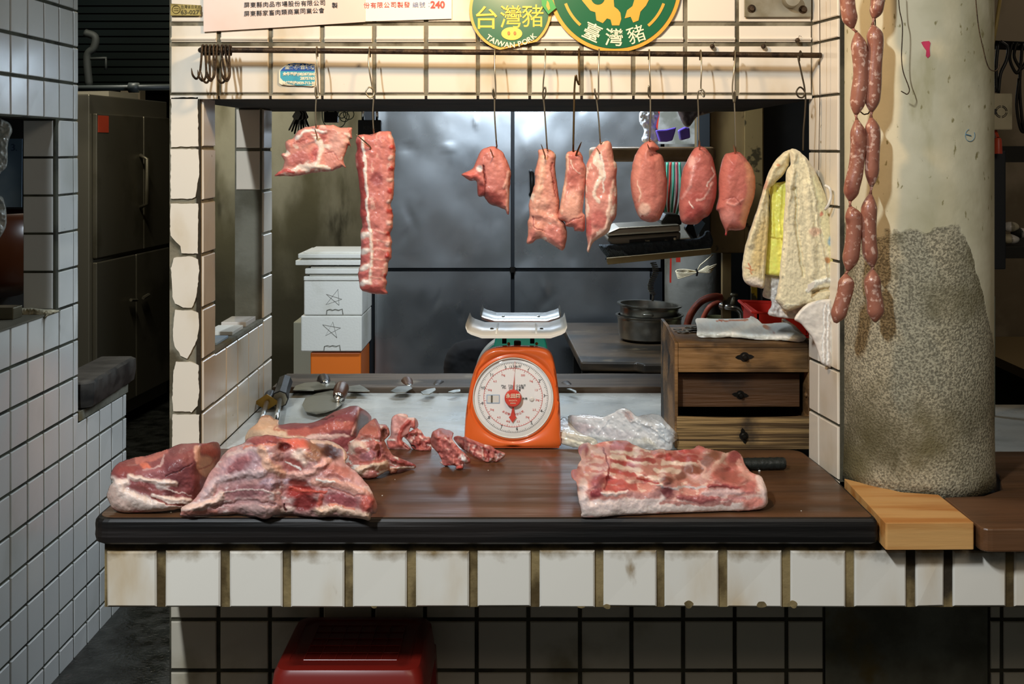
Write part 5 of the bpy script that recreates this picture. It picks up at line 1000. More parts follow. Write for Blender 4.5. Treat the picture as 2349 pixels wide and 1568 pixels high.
# round pork signs
def disc(mb, c, r, Yfun, mi, n=72, a0=0, a1=360, r0=0, th=.0012, cut=None):
    P = []
    for i in range(n+1 if a1-a0 < 360 else n):
        a = math.radians(a0+(a1-a0)*i/n); P.append((c[0]+r*math.cos(a), c[1]+r*math.sin(a)))
    if r0:
        for i in range(n, -1, -1):
            a = math.radians(a0+(a1-a0)*i/n); P.append((c[0]+r0*math.cos(a), c[1]+r0*math.sin(a)))
    if cut: P = [p for p in P if not cut(p)]
    mb.prism([Yfun(*p) for p in P], (0, th, 0), mi)
YS2 = YF_-.004
sf = lambda d: (lambda x, y: at(x, y, YS2-.0025-d+.00006*(120-y)*.8))
c = (1171, 23); cutf = lambda p: p[1] > 118-(p[0]-1137)*.20 and p[0] > 1130
t = thing('round_sign', 'smaller glossy round green pork sign with a gold snout and gold characters', 'sign', tuple(at(1171, 110, YS2)))
mb = MB(); disc(mb, c, 94.5, sf(0), 0, cut=cutf); disc(mb, c, 88, sf(.0014), 1, cut=lambda p: p[1] > 111-(p[0]-1137)*.2 and p[0] > 1130); mb.build('disc', [m_gold, m_green], t)
mb = MB(); s2 = sf(.0030)
for ch, x, y in (('台', 1116, 40), ('灣', 1172, 38), ('豬', 1222, 36)): write(mb, ch, s2(x, y), .052, bold=.00015 if ch == '豬' else .0004, fit=.046)
P = [s2(1174+24*math.cos(a), 77+15*math.sin(a)) for a in [2*math.pi*i/32 for i in range(32)]]; mb.prism(P, (0, .0006, 0)); mb.build('gold_print', M('pale gold print', 'e6bf48', .35), t)
mb = MB(); s3 = sf(.0042)
for x in (1167, 1181): mb.prism([s3(x+3.2*math.cos(a), 76+4.5*math.sin(a)) for a in [2*math.pi*i/16 for i in range(16)]], (0, .0006, 0))
mb.build('nostrils', M('brown print', 'b0762a', .5), t)
mb = MB(); txt = 'TAIWAN PORK'
for i, ch in enumerate(txt):
    if ch == ' ': continue
    a = math.radians((57-(5.2, 16, 24.1, 34.9, 49, 61, 70, 78, 90, 102, 113)[i])/1.35); r = 80; write(mb, ch, s2(c[0]-r*math.sin(a), c[1]+r*math.cos(a)), .0158, rot=-a, bold=.0004)
mb.build('writing', m_cream, t)
c = (1410, -33); s0 = lambda d: (lambda x, y: at(x, y, YS2-.001-d))
t = thing('round_sign', 'larger round dark green pork sign with gold rim and white characters', 'sign', tuple(at(1410, 118, YS2)))
mb = MB(); disc(mb, c, 153, s0(0), 0, 96); disc(mb, c, 144, s0(.0014), 1, 96); mb.build('disc', [m_gold, m_green], t)
mb = MB(); disc(mb, c, 123, s0(.0026), 0, 24, 20, 50, 116.5); disc(mb, c, 123, s0(.0026), 0, 24, 131, 160, 116.5)
S3 = lambda P: [s0(.0026)(1040+x/3.915, y/3.915) for x, y in P]
mb.prism(S3([(1120, -60), (1160, 10), (1230, 95), (1275, 110), (1285, 182), (1342, 208), (1380, 165), (1412, 176), (1425, 228), (1490, 228), (1508, 170), (1500, 115), (1478, 85), (1445, 60), (1440, 0), (1440, -60)]), (0, .0006, 0))
mb.prism(S3([(1620, -60), (1625, 0), (1608, 55), (1560, 92), (1538, 165), (1592, 150), (1615, 202), (1662, 184), (1680, 105), (1730, 50), (1755, 0), (1760, -60)]), (0, .0006, 0)); mb.build('gold_print', m_gold, t)
mb = MB(); disc(mb, (1040+1298/3.915, -20/3.915), 15.5, s0(.0036), 0, 32); mb.build('green_spot', m_green, t)
mb = MB()
for ch, x, y, a in (('臺', 1359, 73, -24), ('灣', 1409, 85, -3), ('豬', 1459, 78, 18)): write(mb, ch, s0(.0028)(x, y), .040, rot=math.radians(a), bold=.0001 if ch == '豬' else .0004)
mb.build('writing', m_cream, t)
t = thing('leaf_sticker', 'small green sticker with a gold mark between the two round pork signs', 'sticker', tuple(at(1258, 20, YS2)))
mb = MB(); mb.prism([at(x, y, YS2-.009) for x, y in ((1241, -20), (1262, -10), (1276, 18), (1258, 33), (1243, 12))], (0, .0008, 0), 0); mb.prism([at(x, y, YS2-.0098) for x, y in ((1255, 1), (1259, 6), (1262, 20), (1258, 24), (1253, 14))], (0, .0005, 0), 1)
mb.build('backing', [m_green2, m_gold], t)
# bolted plate, screws
t = thing('bolted_plate', 'grey steel plate with rusty bolts at the top right of the header', 'plate', tuple(at(1785, 39, YF_)))
mb = MB(); quad(mb, [(1708, -60), (1861, -60), (1861, 39), (1708, 39)], YF_-.006, .005); mb.build('plate', M('grey steel plate', '9c9786', .5, metal=.5, col2='756a50', ns=6), t, bevel=.0008)
for px, py, r in ((1724, 20, .006), (1842, 22, .006)):
    mb = MB(); q = at(px, py, YF_-.006); mb.lathe([(0, -.007), (r*.9, -.007), (r, -.004), (r, 0)], q, 6, axis='y'); mb.lathe([(r*1.5, 0), (r*1.5, -.001), (r, -.001)], q, 16, axis='y'); mb.build('bolt', m_rust, t)
mb = MB(); q = at(1812, 0, YF_-.006); mb.lathe([(0, -.03), (.016, -.028), (.018, -.02), (.018, 0)], q, 24, axis='y'); mb.build('boss', MATS['grey steel plate'], t, smooth='auto')
for px, py in ((1633, 107), (1750, 107), (1828, 93)):
    mb = MB(); q = at(px, py, YF_); mb.lathe([(0, -.012), (.004, -.011), (.0055, -.007), (.0045, 0)], q, 8, axis='y'); mb.tube([q+Vector((0, -.006, .0)), q+Vector((.004, -.006, .010)), q+Vector((.009, -.004, .008))], .0006, 5)
    tag(mb.build('rusty_screw', m_rust), 'rusty screw head in the joint above the right half of the rail', 'screw', 'rusty screws above the rail')
# ================================================================ back room
YR = 5.2
mb = MB(); x0 = -1.75; xl = at(830, 0, 5.35).x
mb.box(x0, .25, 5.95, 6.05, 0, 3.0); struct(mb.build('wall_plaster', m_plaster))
mb = MB(); mb.box(-1.75, -1.68, 6.05, 9.0, 0, 3.0); struct(mb.build('wall_return', m_plaster))
mb = MB(); mb.box(.2, 1.9, 6.0, 6.1, 0, 3.0); struct(mb.build('wall_right', m_dark))
mb = MB(); mb.box(1.08, 1.12, 3.3, 6.0, 0, 3.0); struct(mb.build('wall_booth', m_dark))
# steel fridge
fx0, fx1 = at(834, 0, YR).x, at(1520, 0, YR).x
t = thing('steel_fridge', 'big steel fridge with dented doors filling the back of the booth', 'fridge', ((fx0+fx1)/2, YR, 0))
mb = MB(); mb.box(fx0, fx1, YR+.012, YR+.7, 0, 2.05); mb.build('body', M('dark fridge frame', '24282c', .5, metal=.2), t)
xm = at(1176, 0, YR).x; zs = at(0, 617.5, YR).z; xlr = at(1490, 0, YR).x; g = .008
def dents(x0, x1, z0, z1, seed, hi=False):
    n, m = 70, 50; mb = MB(); vs = []; fs = []
    xs = np.linspace(x0, x1, n); zs_ = np.linspace(z0, z1, m); X, Z = np.meshgrid(xs, zs_)
    d = fbm(X*3.2, Z*3.2, seed, 3)*.0035+fbm(X*9, Z*7, seed+3, 2)*.0009
    r = random.Random(seed)
    for k in range(7):
        cx, cz, rr = r.uniform(x0, x1), r.uniform(z0, z1), r.uniform(.02, .05); d += np.exp(-(((X-cx)*math.cos(k)+(Z-cz)*math.sin(k))/rr)**2-((-(X-cx)*math.sin(k)+(Z-cz)*math.cos(k))/(rr*.35))**2)*r.choice((-.003, .003))
    e = np.minimum(np.minimum(X-x0, x1-X), np.minimum(Z-z0, z1-Z)); d = d*np.clip(e/.05, 0, 1)
    V = np.stack([X.ravel(), (YR-.012+d).ravel(), Z.ravel()], 1).tolist()
    for j in range(m-1):
        for i in range(n-1): fs.append((j*n+i, j*n+i+1, (j+1)*n+i+1, (j+1)*n+i))
    mb.add(V, fs); b = MB(); 
    mb.box(x0, x1, YR-.0115+.006, YR+.012, z0, z1)
    mb.add([(x0, YR-.012, z0), (x1, YR-.012, z0), (x1, YR, z0), (x0, YR, z0), (x0, YR-.012, z1), (x1, YR-.012, z1), (x1, YR, z1), (x0, YR, z1)], [(0, 3, 2, 1), (4, 5, 6, 7), (1, 2, 6, 5), (3, 0, 4, 7)])
    return mb
D1 = dents(fx0+.05, xm-g, zs+g, 1.98, 3).build('door', m_steel, t, smooth='auto')
D2 = dents(xm+g, fx1-.01, zs+g, 1.98, 8).build('door', m_steel, t, smooth='auto')
D3 = dents(fx0+.05, xm-g, .12, zs-g, 11).build('door', m_steel, t, smooth='auto')
D4 = dents(xm+g, xlr, .12, zs-g, 15).build('door', m_steel, t, smooth='auto')
mb = MB(); mb.tube([at(1218, 393, YR-.02), at(1220, 397, YR-.05), at(1221, 440, YR-.05), at(1218, 446, YR-.02)], .010, 8); mb.build('handle', m_iron, D2, smooth=True)
mb = MB(); mb.tube([at(1176, 612, YR-.02), at(1176, 624, YR-.02)], .012, 8); mb.build('catch', m_iron, t)
# concrete pier, cabinet, posts on the right
mb = MB(); mb.lathe([(.115, 0), (.115, 2.6)], (at(1590, 0, 4.9).x, 4.9, 0), 40, caps=True); struct(mb.build('pillar_1', M('mottled grey concrete', '8b8a82', .85, col2='5f5b4a', ns=6, lo=.42, hi=.6, st=(1, 1, .6), col3='3d3a2c', ns3=4, lo3=.58, hi3=.72, bump=.3), smooth=True))
YC = 4.2
mb = MB(); a, b = at(1629, 0, YC).x, at(1752, 0, YC).x; mb.box(a, b, YC, YC+.4, at(0, 580, YC).z, 2.05); 
t = thing('wall_cabinet', 'brown stained wall cabinet with a bare board face right of the scale shelf', 'cabinet', (a, YC, at(0, 580, YC).z)); mb.build('body', m_cab, t, bevel=.004)
mb = MB(); mb.box(at(1708, 0, YC).x, at(1748, 0, YC).x, YC-.006, YC, at(0, 580, YC).z+.01, 2.0); mb.build('reflection_strip', M('speckled reflection', '8a7448', .6, col2='3f3418', ns=18, lo=.58, hi=.64), t)  # vertical reflection band on the cabinet face, made as a coloured strip
mb = MB(); mb.box(b, at(1866, 0, YC).x+.06, YC+.02, YC+.06, 0, 2.1); struct(mb.build('wall_partition', m_dark))
mb = MB(); mb.box(at(1658, 0, 4.3).x, at(1677, 0, 4.3).x, 4.3, 4.34, 0, at(0, 581, 4.3).z); tag(mb.build('wooden_post', m_cab), 'narrow brown wooden post under the wall cabinet', 'post')
mb = MB(); mb.box(at(1724, 0, 4.0).x, at(1737, 0, 4.0).x, 4.0, 4.02, 0, 1.25); tag(mb.build('yellow_post', m_yellow2), 'narrow post with peeling yellow paint below the towel', 'post')

mb = MB(); mb.box(at(1604, 0, 4.18).x, at(1628, 0, 4.18).x, 4.18, 4.24, at(0, 575, 4.18).z, 2.05); tag(mb.build('dark_post', M('blue grey post', '2c3338', .5)), 'dark blue grey post between the shelves and the wall cabinet', 'post')
# upper shelf with bags and purple things
def P3(px, py, Y): return at(px, py, Y)
t = thing('upper_shelf', 'brown worn shelf board above the digital scale', 'shelf', tuple(at(1500, 360, 4.0)))
zsh = at(0, 371, 3.72).z
mb = MB(); mb.prism([(at(1388, 0, 3.72).x, 3.72, zsh), (at(1642, 0, 3.72).x, 3.72, zsh), (at(1640, 0, 4.15).x, 4.15, zsh), (at(1350, 0, 4.15).x, 4.15, zsh)], (0, 0, .046)); mb.build('board', M('shelf brown', '84694a', .4, col2='5f4a31', ns=4), t, bevel=.014, seg=4)
mb = MB(); puff(mb, [(1470, 255), (1500, 250), (1512, 262), (1505, 290), (1515, 320), (1490, 328), (1472, 322), (1478, 300), (1468, 280)], 3.95, R=6, T=.012, step=2, base=(226, 226, 230), nz=.006, nsc=6)
tag(mb.build('crumpled_paper', M('grey white paper', 'dddddd', .7, attr=True), smooth=True), 'crumpled white paper at the left end of the upper shelf', 'paper')
mp_ = M('purple film', '6a52c4', .4)
mb = MB(); mb.prism([at(x, y, 3.90) for x, y in ((1505, 298), (1528, 297), (1552, 291), (1548, 306), (1543, 322), (1530, 325), (1514, 325))], (0, .05, 0)); tag(mb.build('purple_package', mp_, bevel=.004), 'wider purple package on the upper shelf, beside the crumpled paper', 'package')
mb = MB(); mb.prism([at(x, y, 3.92) for x, y in ((1558, 298), (1572, 291), (1582, 293), (1584, 316), (1563, 322))], (0, .05, 0)); tag(mb.build('purple_package', mp_, bevel=.004), 'narrower purple package on the upper shelf, nearest the dark hanging bag', 'package')
mb = MB(); puff(mb, [(1545, 225), (1650, 225), (1640, 255), (1600, 268), (1578, 293), (1562, 275), (1552, 250)], 3.70, R=12, T=.04, step=2.5, base=(84, 66, 66), nz=.012, nsc=14); tag(mb.build('dark_bag', M('dark red bag film', '444444', .3, attr=True, alpha=.93), smooth=True), 'dark reddish plastic bag hanging from the soffit edge above the shelf', 'plastic bag')
mb = MB(); mb.prism([at(1510, 252, 4.6), at(1600, 252, 4.6), at(1600, 330, 4.6), at(1510, 330, 4.6)], (0, .01, 0)); tag(mb.build('pale_poster', M('pale mottled paper', 'a9aaa6', .7, col2='7e8076', ns=12)), 'pale mottled sheet behind the purple packages', 'sheet')
mb = MB(); mb.prism([at(1500, 252, 4.4), at(1514, 252, 4.4), at(1508, 300, 4.4), at(1500, 285, 4.4)], (0, .01, 0)); tag(mb.build('red_ribbon', m_redd), 'short red ribbon beside the crumpled paper on the shelf', 'ribbon')
# cords hanging below the upper shelf
for i, (px, c) in enumerate(((1531, m_green3), (1538, m_redd), (1545, m_green3), (1552, M('pink cord', 'b25a60', .5)), (1559, m_green3))):
    mb = MB(); q = spl([at(px, 372, 4.2), at(px-2+i, 410, 4.2), at(px-6+i*2, 455, 4.2), at(1528+i*6, 492, 4.2)], 5); mb.tube(q, .0042, 6)
    tag(mb.build('plastic_strap', c, smooth=True), ('green strap hanging in the bunch below the upper shelf', 'red strap hanging in the bunch below the upper shelf', 'green strap hanging in the bunch below the upper shelf', 'pink strap hanging in the bunch below the upper shelf', 'green strap hanging in the bunch below the upper shelf')[i], 'strap', 'coloured straps below the upper shelf')
# lower shelf with the digital scale
t = thing('lower_shelf', 'narrow shelf frame carrying the digital scale left of the cabinet', 'shelf', tuple(at(1500, 595, 3.7)))
A_, B_ = at(1392, 598, 3.55), at(1632, 572, 3.98); zl = A_.z
def shp(px, Y, z): return Vector(((px-CX)*Y/F, Y, z))
mb = MB(); zA = at(0, 601, 3.55).z
mb.prism([shp(1392, 3.55, zA), shp(1632, 3.72, zA+.025), shp(1632, 4.15, zA+.025), shp(1398, 4.05, zA)], (0, 0, .010)); mb.build('board', m_cab, t)
mb = MB(); mb.prism([at(1392, 592, 3.545), at(1632, 570, 3.545), at(1632, 583, 3.545), at(1394, 607, 3.545)], (0, .02, 0)); mb.build('front_rail', M('brown painted rail', '8a7448', .5), t, bevel=.002)
mb = MB(); puff(mb, [(1374, 562), (1400, 560), (1500, 552), (1600, 545), (1618, 530), (1630, 532), (1630, 568), (1560, 577), (1480, 587), (1396, 596), (1388, 585)], 3.60, R=5, T=.02, back=.05, step=2, base=(64, 72, 80), nz=.006, nsc=8, paint=[('s', [(1376+i*5, 562+i*1.5), (1392+i*5, 594-i*.5)], 2, (110, 124, 134), 0) for i in range(12)]); tag(mb.build('rubber_mat', M('grey ribbed mat', '383838', .8, attr=True, bump=1, bs=200), smooth=True), 'dark grey ribbed mat under the digital scale, curling over the shelf edge', 'mat')
t = thing('digital_scale', 'flat steel digital scale with a dark panel on the lower shelf', 'scale', tuple(at(1490, 560, 3.62)))
YD = 3.60
mb = MB(); mb.prism([at(1393, 552, YD), at(1405, 564, YD), at(1440, 571, YD), at(1560, 560, YD), at(1562, 532, YD), at(1395, 543, YD)], (0, .22, 0)); mb.build('body', M('scale steel', '8f887a', .4, metal=.7), t, bevel=.006)
mb = MB(); mb.prism([at(1392, 542, YD-.006), at(1562, 531, YD-.006), at(1560, 514, YD-.006), at(1420, 522, YD-.006), at(1396, 532, YD-.006)], (0, .235, 0)); mb.build('pan', M('pan steel', 'b5ab98', .35, metal=.8), t, bevel=.006)
mb = MB(); mb.prism([at(1444, 550, YD-.004), at(1552, 541, YD-.004), at(1553, 560, YD-.004), at(1444, 570, YD-.004)], (0, .006, 0)); pn = mb.build('display_panel', m_black, t)
mb = MB(); mb.tube([at(1548, 545, YD-.008), at(1549, 560, YD-.008)], .004, 8); mb.build('knob', m_cream, pn)
mb = MB(); write(mb, 'kg', at(1468, 561, YD-.0055), .012); write(mb, 'TARE', at(1485, 552, YD-.0055), .006); write(mb, '0', at(1484, 561, YD-.0055), .012); write(mb, 'ON', at(1529, 552, YD-.0055), .008); mb.build('writing', m_cream, pn)
mb = MB(); mb.prism([at(1516, 520, YD+.05), at(1566, 516, YD+.05), at(1560, 492, YD+.05), at(1528, 490, YD+.05), at(1517, 505, YD+.05)], (0, .12, 0)); tag(mb.build('small_box', M('grey black case', '3c3b38', .4), bevel=.008), 'small dark grey case behind the digital scale', 'case')
mb = MB(); mb.prism([at(1572, 525, YD+.1), at(1592, 555, YD+.1), at(1602, 552, YD+.1), at(1588, 505, YD+.1), at(1580, 510, YD+.1)], (0, .05, 0)); tag(mb.build('dark_bottle', m_black, bevel=.005), 'black leaning container right of the digital scale', 'container')
mb = MB(); mb.prism([at(1590, 520, YD+.2), at(1605, 500, YD+.2), at(1618, 512, YD+.2), at(1598, 545, YD+.2)], (0, .01, 0)); tag(mb.build('blue_card', m_paleblue), 'pale blue card leaning beside the black container', 'card')
# coiled cord, white wire bundle, red strip
mb = MB(); P = []
for i in range(260):
    u = i/259; a = u*2*math.pi*17; c = at(1498+6*math.sin(u*3.1*2), 602+u*72, 3.9); P.append(c+Vector((.009*math.cos(a), .009*math.sin(a), 0)))
mb.tube(P, .0020, 5); mb.tube([at(1499, 674, 3.9), at(1497, 690, 3.9)], .004, 6)
tag(mb.build('coiled_cord', M('grey plastic cord', '8e8c84', .35), smooth=True), 'grey coiled cord hanging below the lower shelf', 'cord')
t = thing('wire_bundle', 'bundle of cream wire tied in the middle, hanging before the grey pier', 'wire', tuple(at(1598, 620, 4.4)))
mb = MB()
for k in range(5):
    q = spl([at(1598, 622, 4.4), at(1575, 618+k*3, 4.4+k*.006), at(1553+k, 619+k*4, 4.4), at(1556+k, 626+k*3, 4.38), at(1598, 625, 4.4), at(1625, 618-k*2, 4.4), at(1644-k*3, 606+k*4, 4.41), at(1625, 613+k*3, 4.4), at(1598, 624, 4.4)], 6); mb.tube(q, .0022, 5)
mb.tube([at(1600, 620, 4.4), at(1606, 608, 4.4), at(1636, 583, 4.4)], .0022, 5); mb.build('strands', m_cream, t, smooth=True)
mb = MB(); mb.tube([at(1597, 617, 4.375), at(1600, 624, 4.37), at(1598, 632, 4.375)], .004, 6); mb.build('tie', m_black, t)
mb = MB(); mb.prism([at(1537, 592, 4.7), at(1541, 592, 4.7), at(1540, 648, 4.7), at(1536, 648, 4.7)], (0, .006, 0)); tag(mb.build('red_strip', m_redd), 'thin red strip hanging in front of the grey concrete pier', 'strip')
mb = MB(); mb.prism([at(1551, 588, 4.7), at(1561, 588, 4.7), at(1561, 601, 4.7), at(1551, 601, 4.7)], (0, .006, 0)); tag(mb.build('red_label', m_redd), 'small faded red label at the top of the grey concrete pier', 'label')
# bench with pots
t = thing('work_table', 'old worn wooden table with a lifted plank behind the marble', 'table', (.5, 4.6, 0))
mw = M('smoky worn wood', '51412e', .42, col2='231f19', ns=4, lo=.4, hi=.62, st=(.6, 1.5, 3), col3='6e6048', ns3=6, lo3=.6, hi3=.72, bump=.4, bs=18)
mb = MB(); mb.prism([(.175, 4.14, .80), (.36, 4.13, .80), (.385, 4.10, .80), (.9, 4.10, .80), (.9, 4.77, .80), (.535, 4.77, .80), (.535, 5.08, .80), (.13, 5.08, .80)], (0, 0, .032)); mb.build('top', mw, t, bevel=.006)
for x, y in ((.20, 4.2), (.85, 4.2), (.2, 5.0), (.85, 4.72)): mb = MB(); mb.box(x-.02, x+.02, y-.02, y+.02, 0, .80); mb.build('leg', m_dark, t)
mb = MB(); mb.box(.2, .85, 4.16, 4.18, .72, .80); mb.build('apron', m_dark, t)
ZT = .832
def pot(label, cx, y, z, r, h, hand, flare=1.06):
    t = thing('metal_pot', label, 'pot', (cx, y, z)); mb = MB()
    mb.lathe([(0, 0), (r*.80, 0), (r*.94, .012), (r*.985, .05), (r*.99, h-.02), (r*1.0, h-.018), (r*1.0, h-.010), (r*flare, h-.004), (r*flare, h), (r*.985, h-.001), (r*.96, h-.02), (r*.93, .02), (0, .008)], (cx, y, z), 48); mb.build('bowl', m_pot, t, smooth='auto')
    if hand:
        mb = MB(); mb.tube(spl([(cx-.03, y-r*.97, z+h-.03), (cx-.03, y-r*1.06, z+h-.028), (cx+.0, y-r*1.06, z+h-.028), (cx+.0, y-r*.99, z+h-.03)], 4), .004, 6); mb.build('handle', m_pot, t, smooth=True)
    return t
pc = at(1490, 0, 4.62)
pot('deep aluminium pot standing on the worn table, holding a second pot', pc.x, 4.62, ZT, .122, .098, False)
t2 = pot('shallower aluminium pot nested inside the deep one on the worn table', pc.x-.005, 4.62, ZT+.052, .112, .085, True, 1.1); t2.rotation_euler = (0, math.radians(3), 0)
# hose and tap
mb = MB(); q = spl([at(1572, 760, 4.3), at(1585, 720, 4.3), at(1610, 690, 4.3), at(1645, 680, 4.3), at(1672, 692, 4.35)], 8); mb.tube(q, .013, 10); tag(mb.build('rubber_hose', m_hose, smooth=True), 'thick reddish hose arching over to the tap, the outer one', 'hose')
mb = MB(); q = spl([at(1605, 760, 4.36), at(1615, 725, 4.36), at(1632, 700, 4.36), at(1660, 692, 4.38), at(1675, 700, 4.4)], 8); mb.tube(q, .009, 10); tag(mb.build('rubber_hose', m_hose, smooth=True), 'thinner reddish hose curving inside the outer hose arch', 'hose')
t = thing('water_tap', 'worn metal water tap behind the wooden chest', 'tap', tuple(at(1680, 710, 4.3)))
mb = MB(); mb.tube(spl([at(1655, 702, 4.33), at(1672, 704, 4.3), at(1690, 706, 4.3), at(1701, 716, 4.3), at(1703, 730, 4.3)], 6), [.014]*6+[.013]*19, 12); mb.build('spout', m_chrome, t, smooth=True)
mb = MB(); mb.tube([at(1680, 704, 4.3), at(1682, 690, 4.3), at(1684, 680, 4.3)], [.012, .010, .007], 10); mb.tube([at(1675, 675, 4.3), at(1692, 677, 4.3)], .006, 8); mb.build('handle', m_steel2, t, smooth=True)
# green plastic jug and red basket
mb = MB(); mb.lathe([(0, 0), (.05, 0), (.055, .01), (.055, .08), (.05, .09), (.05, .1)], (at(1645, 0, 4.55).x, 4.55, .83), 24); tag(mb.build('plastic_tub', M('olive plastic', '5b5a3e', .4), smooth='auto'), 'olive round tub under the hose arch', 'tub')
t = thing('red_basket', 'red plastic basket behind the wooden chest, under the hanging bags', 'basket', tuple(at(1765, 740, 3.15)))
zb = at(0, 740, 3.2).z
mb = MB(); a, b = at(1722, 0, 3.2).x, at(1838, 0, 3.2).x; zt_ = at(0, 716, 3.1).z
mb.prism([(a-.012, 3.1, zt_), (a+.01, 3.1, zb-.02), (b-.01, 3.1, zb-.02), (b+.0, 3.1, zt_-.008)], (0, .004, 0)); mb.prism([(a-.012, 3.3, zt_+.004), (a+.01, 3.3, zb-.02), (b-.01, 3.3, zb-.02), (b+.0, 3.3, zt_)], (0, .004, 0)); mb.box(a-.002, a+.003, 3.1, 3.3, zb-.02, zt_); mb.box(b-.01, b-.004, 3.1, 3.3, zb-.02, zt_-.006); mb.box(a, b, 3.1, 3.3, zb-.024, zb-.018); mb.build('walls', m_redk, t)
mb = MB(); mb.tube([(a-.014, 3.1, zt_), (b, 3.1, zt_-.008), (b, 3.3, zt_-.002), (a-.014, 3.3, zt_+.004)], .004, 6, closed=True); mb.build('rim', m_redk, t)
mb = MB(); mb.box(a-.005, b+.005, 3.08, 3.32, ZM-.02, zb-.026); tag(mb.build('small_crate', m_cab), 'plain brown box holding up the red basket behind the chest', 'box')
# black bag behind the scales
mb = MB(); puff(mb, [(1018, 860), (1019, 830), (1026, 808), (1040, 790), (1062, 780), (1090, 776), (1108, 770), (1112, 745), (1120, 728), (1140, 720), (1175, 722), (1190, 740), (1200, 780), (1215, 800), (1228, 900), (1240, 1300), (1005, 1300), (1016, 900)], 4.5, R=26, T=.10, step=3, base=(9, 9, 11), nz=.004, nsc=30); tag(mb.build('black_bag', M('black bag film', '181818', .9, attr=True), smooth=True), 'rounded black bag slumped on the floor behind the two scales', 'bag')
# styrofoam boxes
def fbox(label, px0, px1, y0, y1, Y, dep, mat=None, group=None, star=None, z0=None, cat='box', name='styrofoam_box'):
    a, b = at(px0, 0, Y), at(px1, 0, Y); z1 = at(0, y0, Y).z; zb_ = at(0, y1, Y).z if z0 is None else z0
    t = thing(name, label, cat, (a.x, Y, zb_)); mb = MB(); mb.box(a.x, b.x, Y, Y+dep, zb_, z1); mb.build('body', mat or m_foam, t, bevel=.005)
    if star:
        cx, cy, r, ro = star; mb = MB(); P = [at(cx+r*math.cos(math.radians(ro+144*k)), cy+r*math.sin(math.radians(ro+144*k)), Y-.001) for k in range(5)]; P = [p+Vector((random.uniform(-.007, .007), 0, random.uniform(-.007, .007))) for p in P]; mb.tube(P, .0010, 4, closed=True); mb.build('pen_star', m_ink, t, label='hand drawn pen star')
        mb = MB(); mb.tube([at(cx-18, y1-2, Y-.002), at(cx-17, y1-12, Y-.003), at(cx-10, y1-14, Y-.003), at(cx-4, y1-12, Y-.003), at(cx+2, y1-14, Y-.003), at(cx+10, y1-12, Y-.003), at(cx+18, y1-15, Y-.003), at(cx+20, y1-2, Y-.002)], .0012, 4); mb.build('moulded_grip', m_groutw, t)
    return t
YFm = 4.9
fbox('upper white styrofoam box with a pen star, under the stacked lids', 697, 831, 643, 723, YFm, .3, star=(767, 684, 20, -75))
fbox('lower white styrofoam box with a pen star, on the orange crate', 690, 830, 724, 806, YFm, .3, star=(761, 755, 21, -85))
fbox('bright orange plastic crate under the white styrofoam boxes', 712, 828, 808, 900, YFm+.02, .26, m_orange2, z0=.0, cat='crate', name='orange_crate')
fbox('pale worn foam box behind the orange crate against the plaster wall', 673, 745, 738, 900, YFm+.34, .3, M('pale worn foam', 'b9b8a2', .8), z0=.0)
for i, (x0_, x1_, y0_, y1_) in enumerate(((697, 832, 630, 641), (700, 832, 612, 628), (678, 832, 593, 608), (684, 832, 578, 592))):
    a, b = at(x0_, 0, YFm), at(x1_, 0, YFm); mb = MB(); z0_, z1_ = at(0, y1_, YFm).z, at(0, y0_, YFm).z
    if i == 0: z0_ = at(0, 643, YFm).z
    mb.box(a.x, b.x, YFm-.005, YFm+.30, z0_, z1_-.006); mb.box(a.x+.02, b.x-.0, YFm+.01, YFm+.29, z1_-.0062, z1_)
    tag(mb.build('styrofoam_slab', m_foam, bevel=.004), ('lowest of the four white styrofoam lids stacked on the boxes', 'second lowest white styrofoam lid of the stack', 'second highest white styrofoam lid, sticking out farthest left', 'topmost white styrofoam lid of the stack')[i], 'lid')
# things hanging from the rear edge of the soffit
t = thing('keys', 'bunch of dark keys hanging from the soffit edge above the flat pork slice', 'keys', tuple(at(690, 255, 3.5)))
mb = MB(); mb.tube(spl([at(690, 240, 3.5), at(686, 252, 3.5), at(690, 262, 3.5), at(695, 252, 3.5), at(690, 240, 3.5)], 5), .001, 5); mb.build('ring', m_iron, t, smooth=True)
random.seed(11)
for k in range(8):
    a = math.radians(-28+k*7); mb = MB(); c0 = at(684+k*1.6, 258, 3.49+.002*k); d = Vector((math.sin(a), 0, -math.cos(a))); s_ = Vector((d.z, 0, -d.x)); L1 = .05+random.random()*.012
    P = [c0+s_*.009, c0+d*.018+s_*.010, c0+d*.022+s_*.003, c0+d*L1+s_*.002, c0+d*(L1+.004), c0+d*L1-s_*.003, c0+d*.022-s_*.003, c0+d*.018-s_*.010, c0-s_*.009, c0-d*.006]
    mb.prism(P, (0, .0018, 0)); mb.build('key', m_iron if k % 3 else m_chrome, t)
def lock(label, px0, px1, y0, y1, Y, mat, name='padlock'):
    t = thing(name, label, 'padlock', tuple(at((px0+px1)/2, y1, Y))); a, b = at(px0, y1, Y), at(px1, y0, Y)
    mb = MB(); mb.box(a.x, b.x, Y, Y+.025, a.z, b.z); mb.build('body', mat, t, bevel=.002)
    w = b.x-a.x; mb = MB(); mb.tube([(a.x+w*.2, Y+.012, b.z), (a.x+w*.2, Y+.012, b.z+.035), (a.x+w*.35, Y+.012, b.z+.05), (a.x+w*.65, Y+.012, b.z+.05), (a.x+w*.8, Y+.012, b.z+.035), (a.x+w*.8, Y+.012, b.z)], w*.07, 10); mb.build('shackle', m_chrome if name == 'padlock' else m_iron, t, smooth=True)
    return t
tl = lock('large dark square padlock hanging behind the top of the rib rack', 821, 874, 275, 320, 3.5, M('dark lock steel', '43474a', .45, metal=.6))
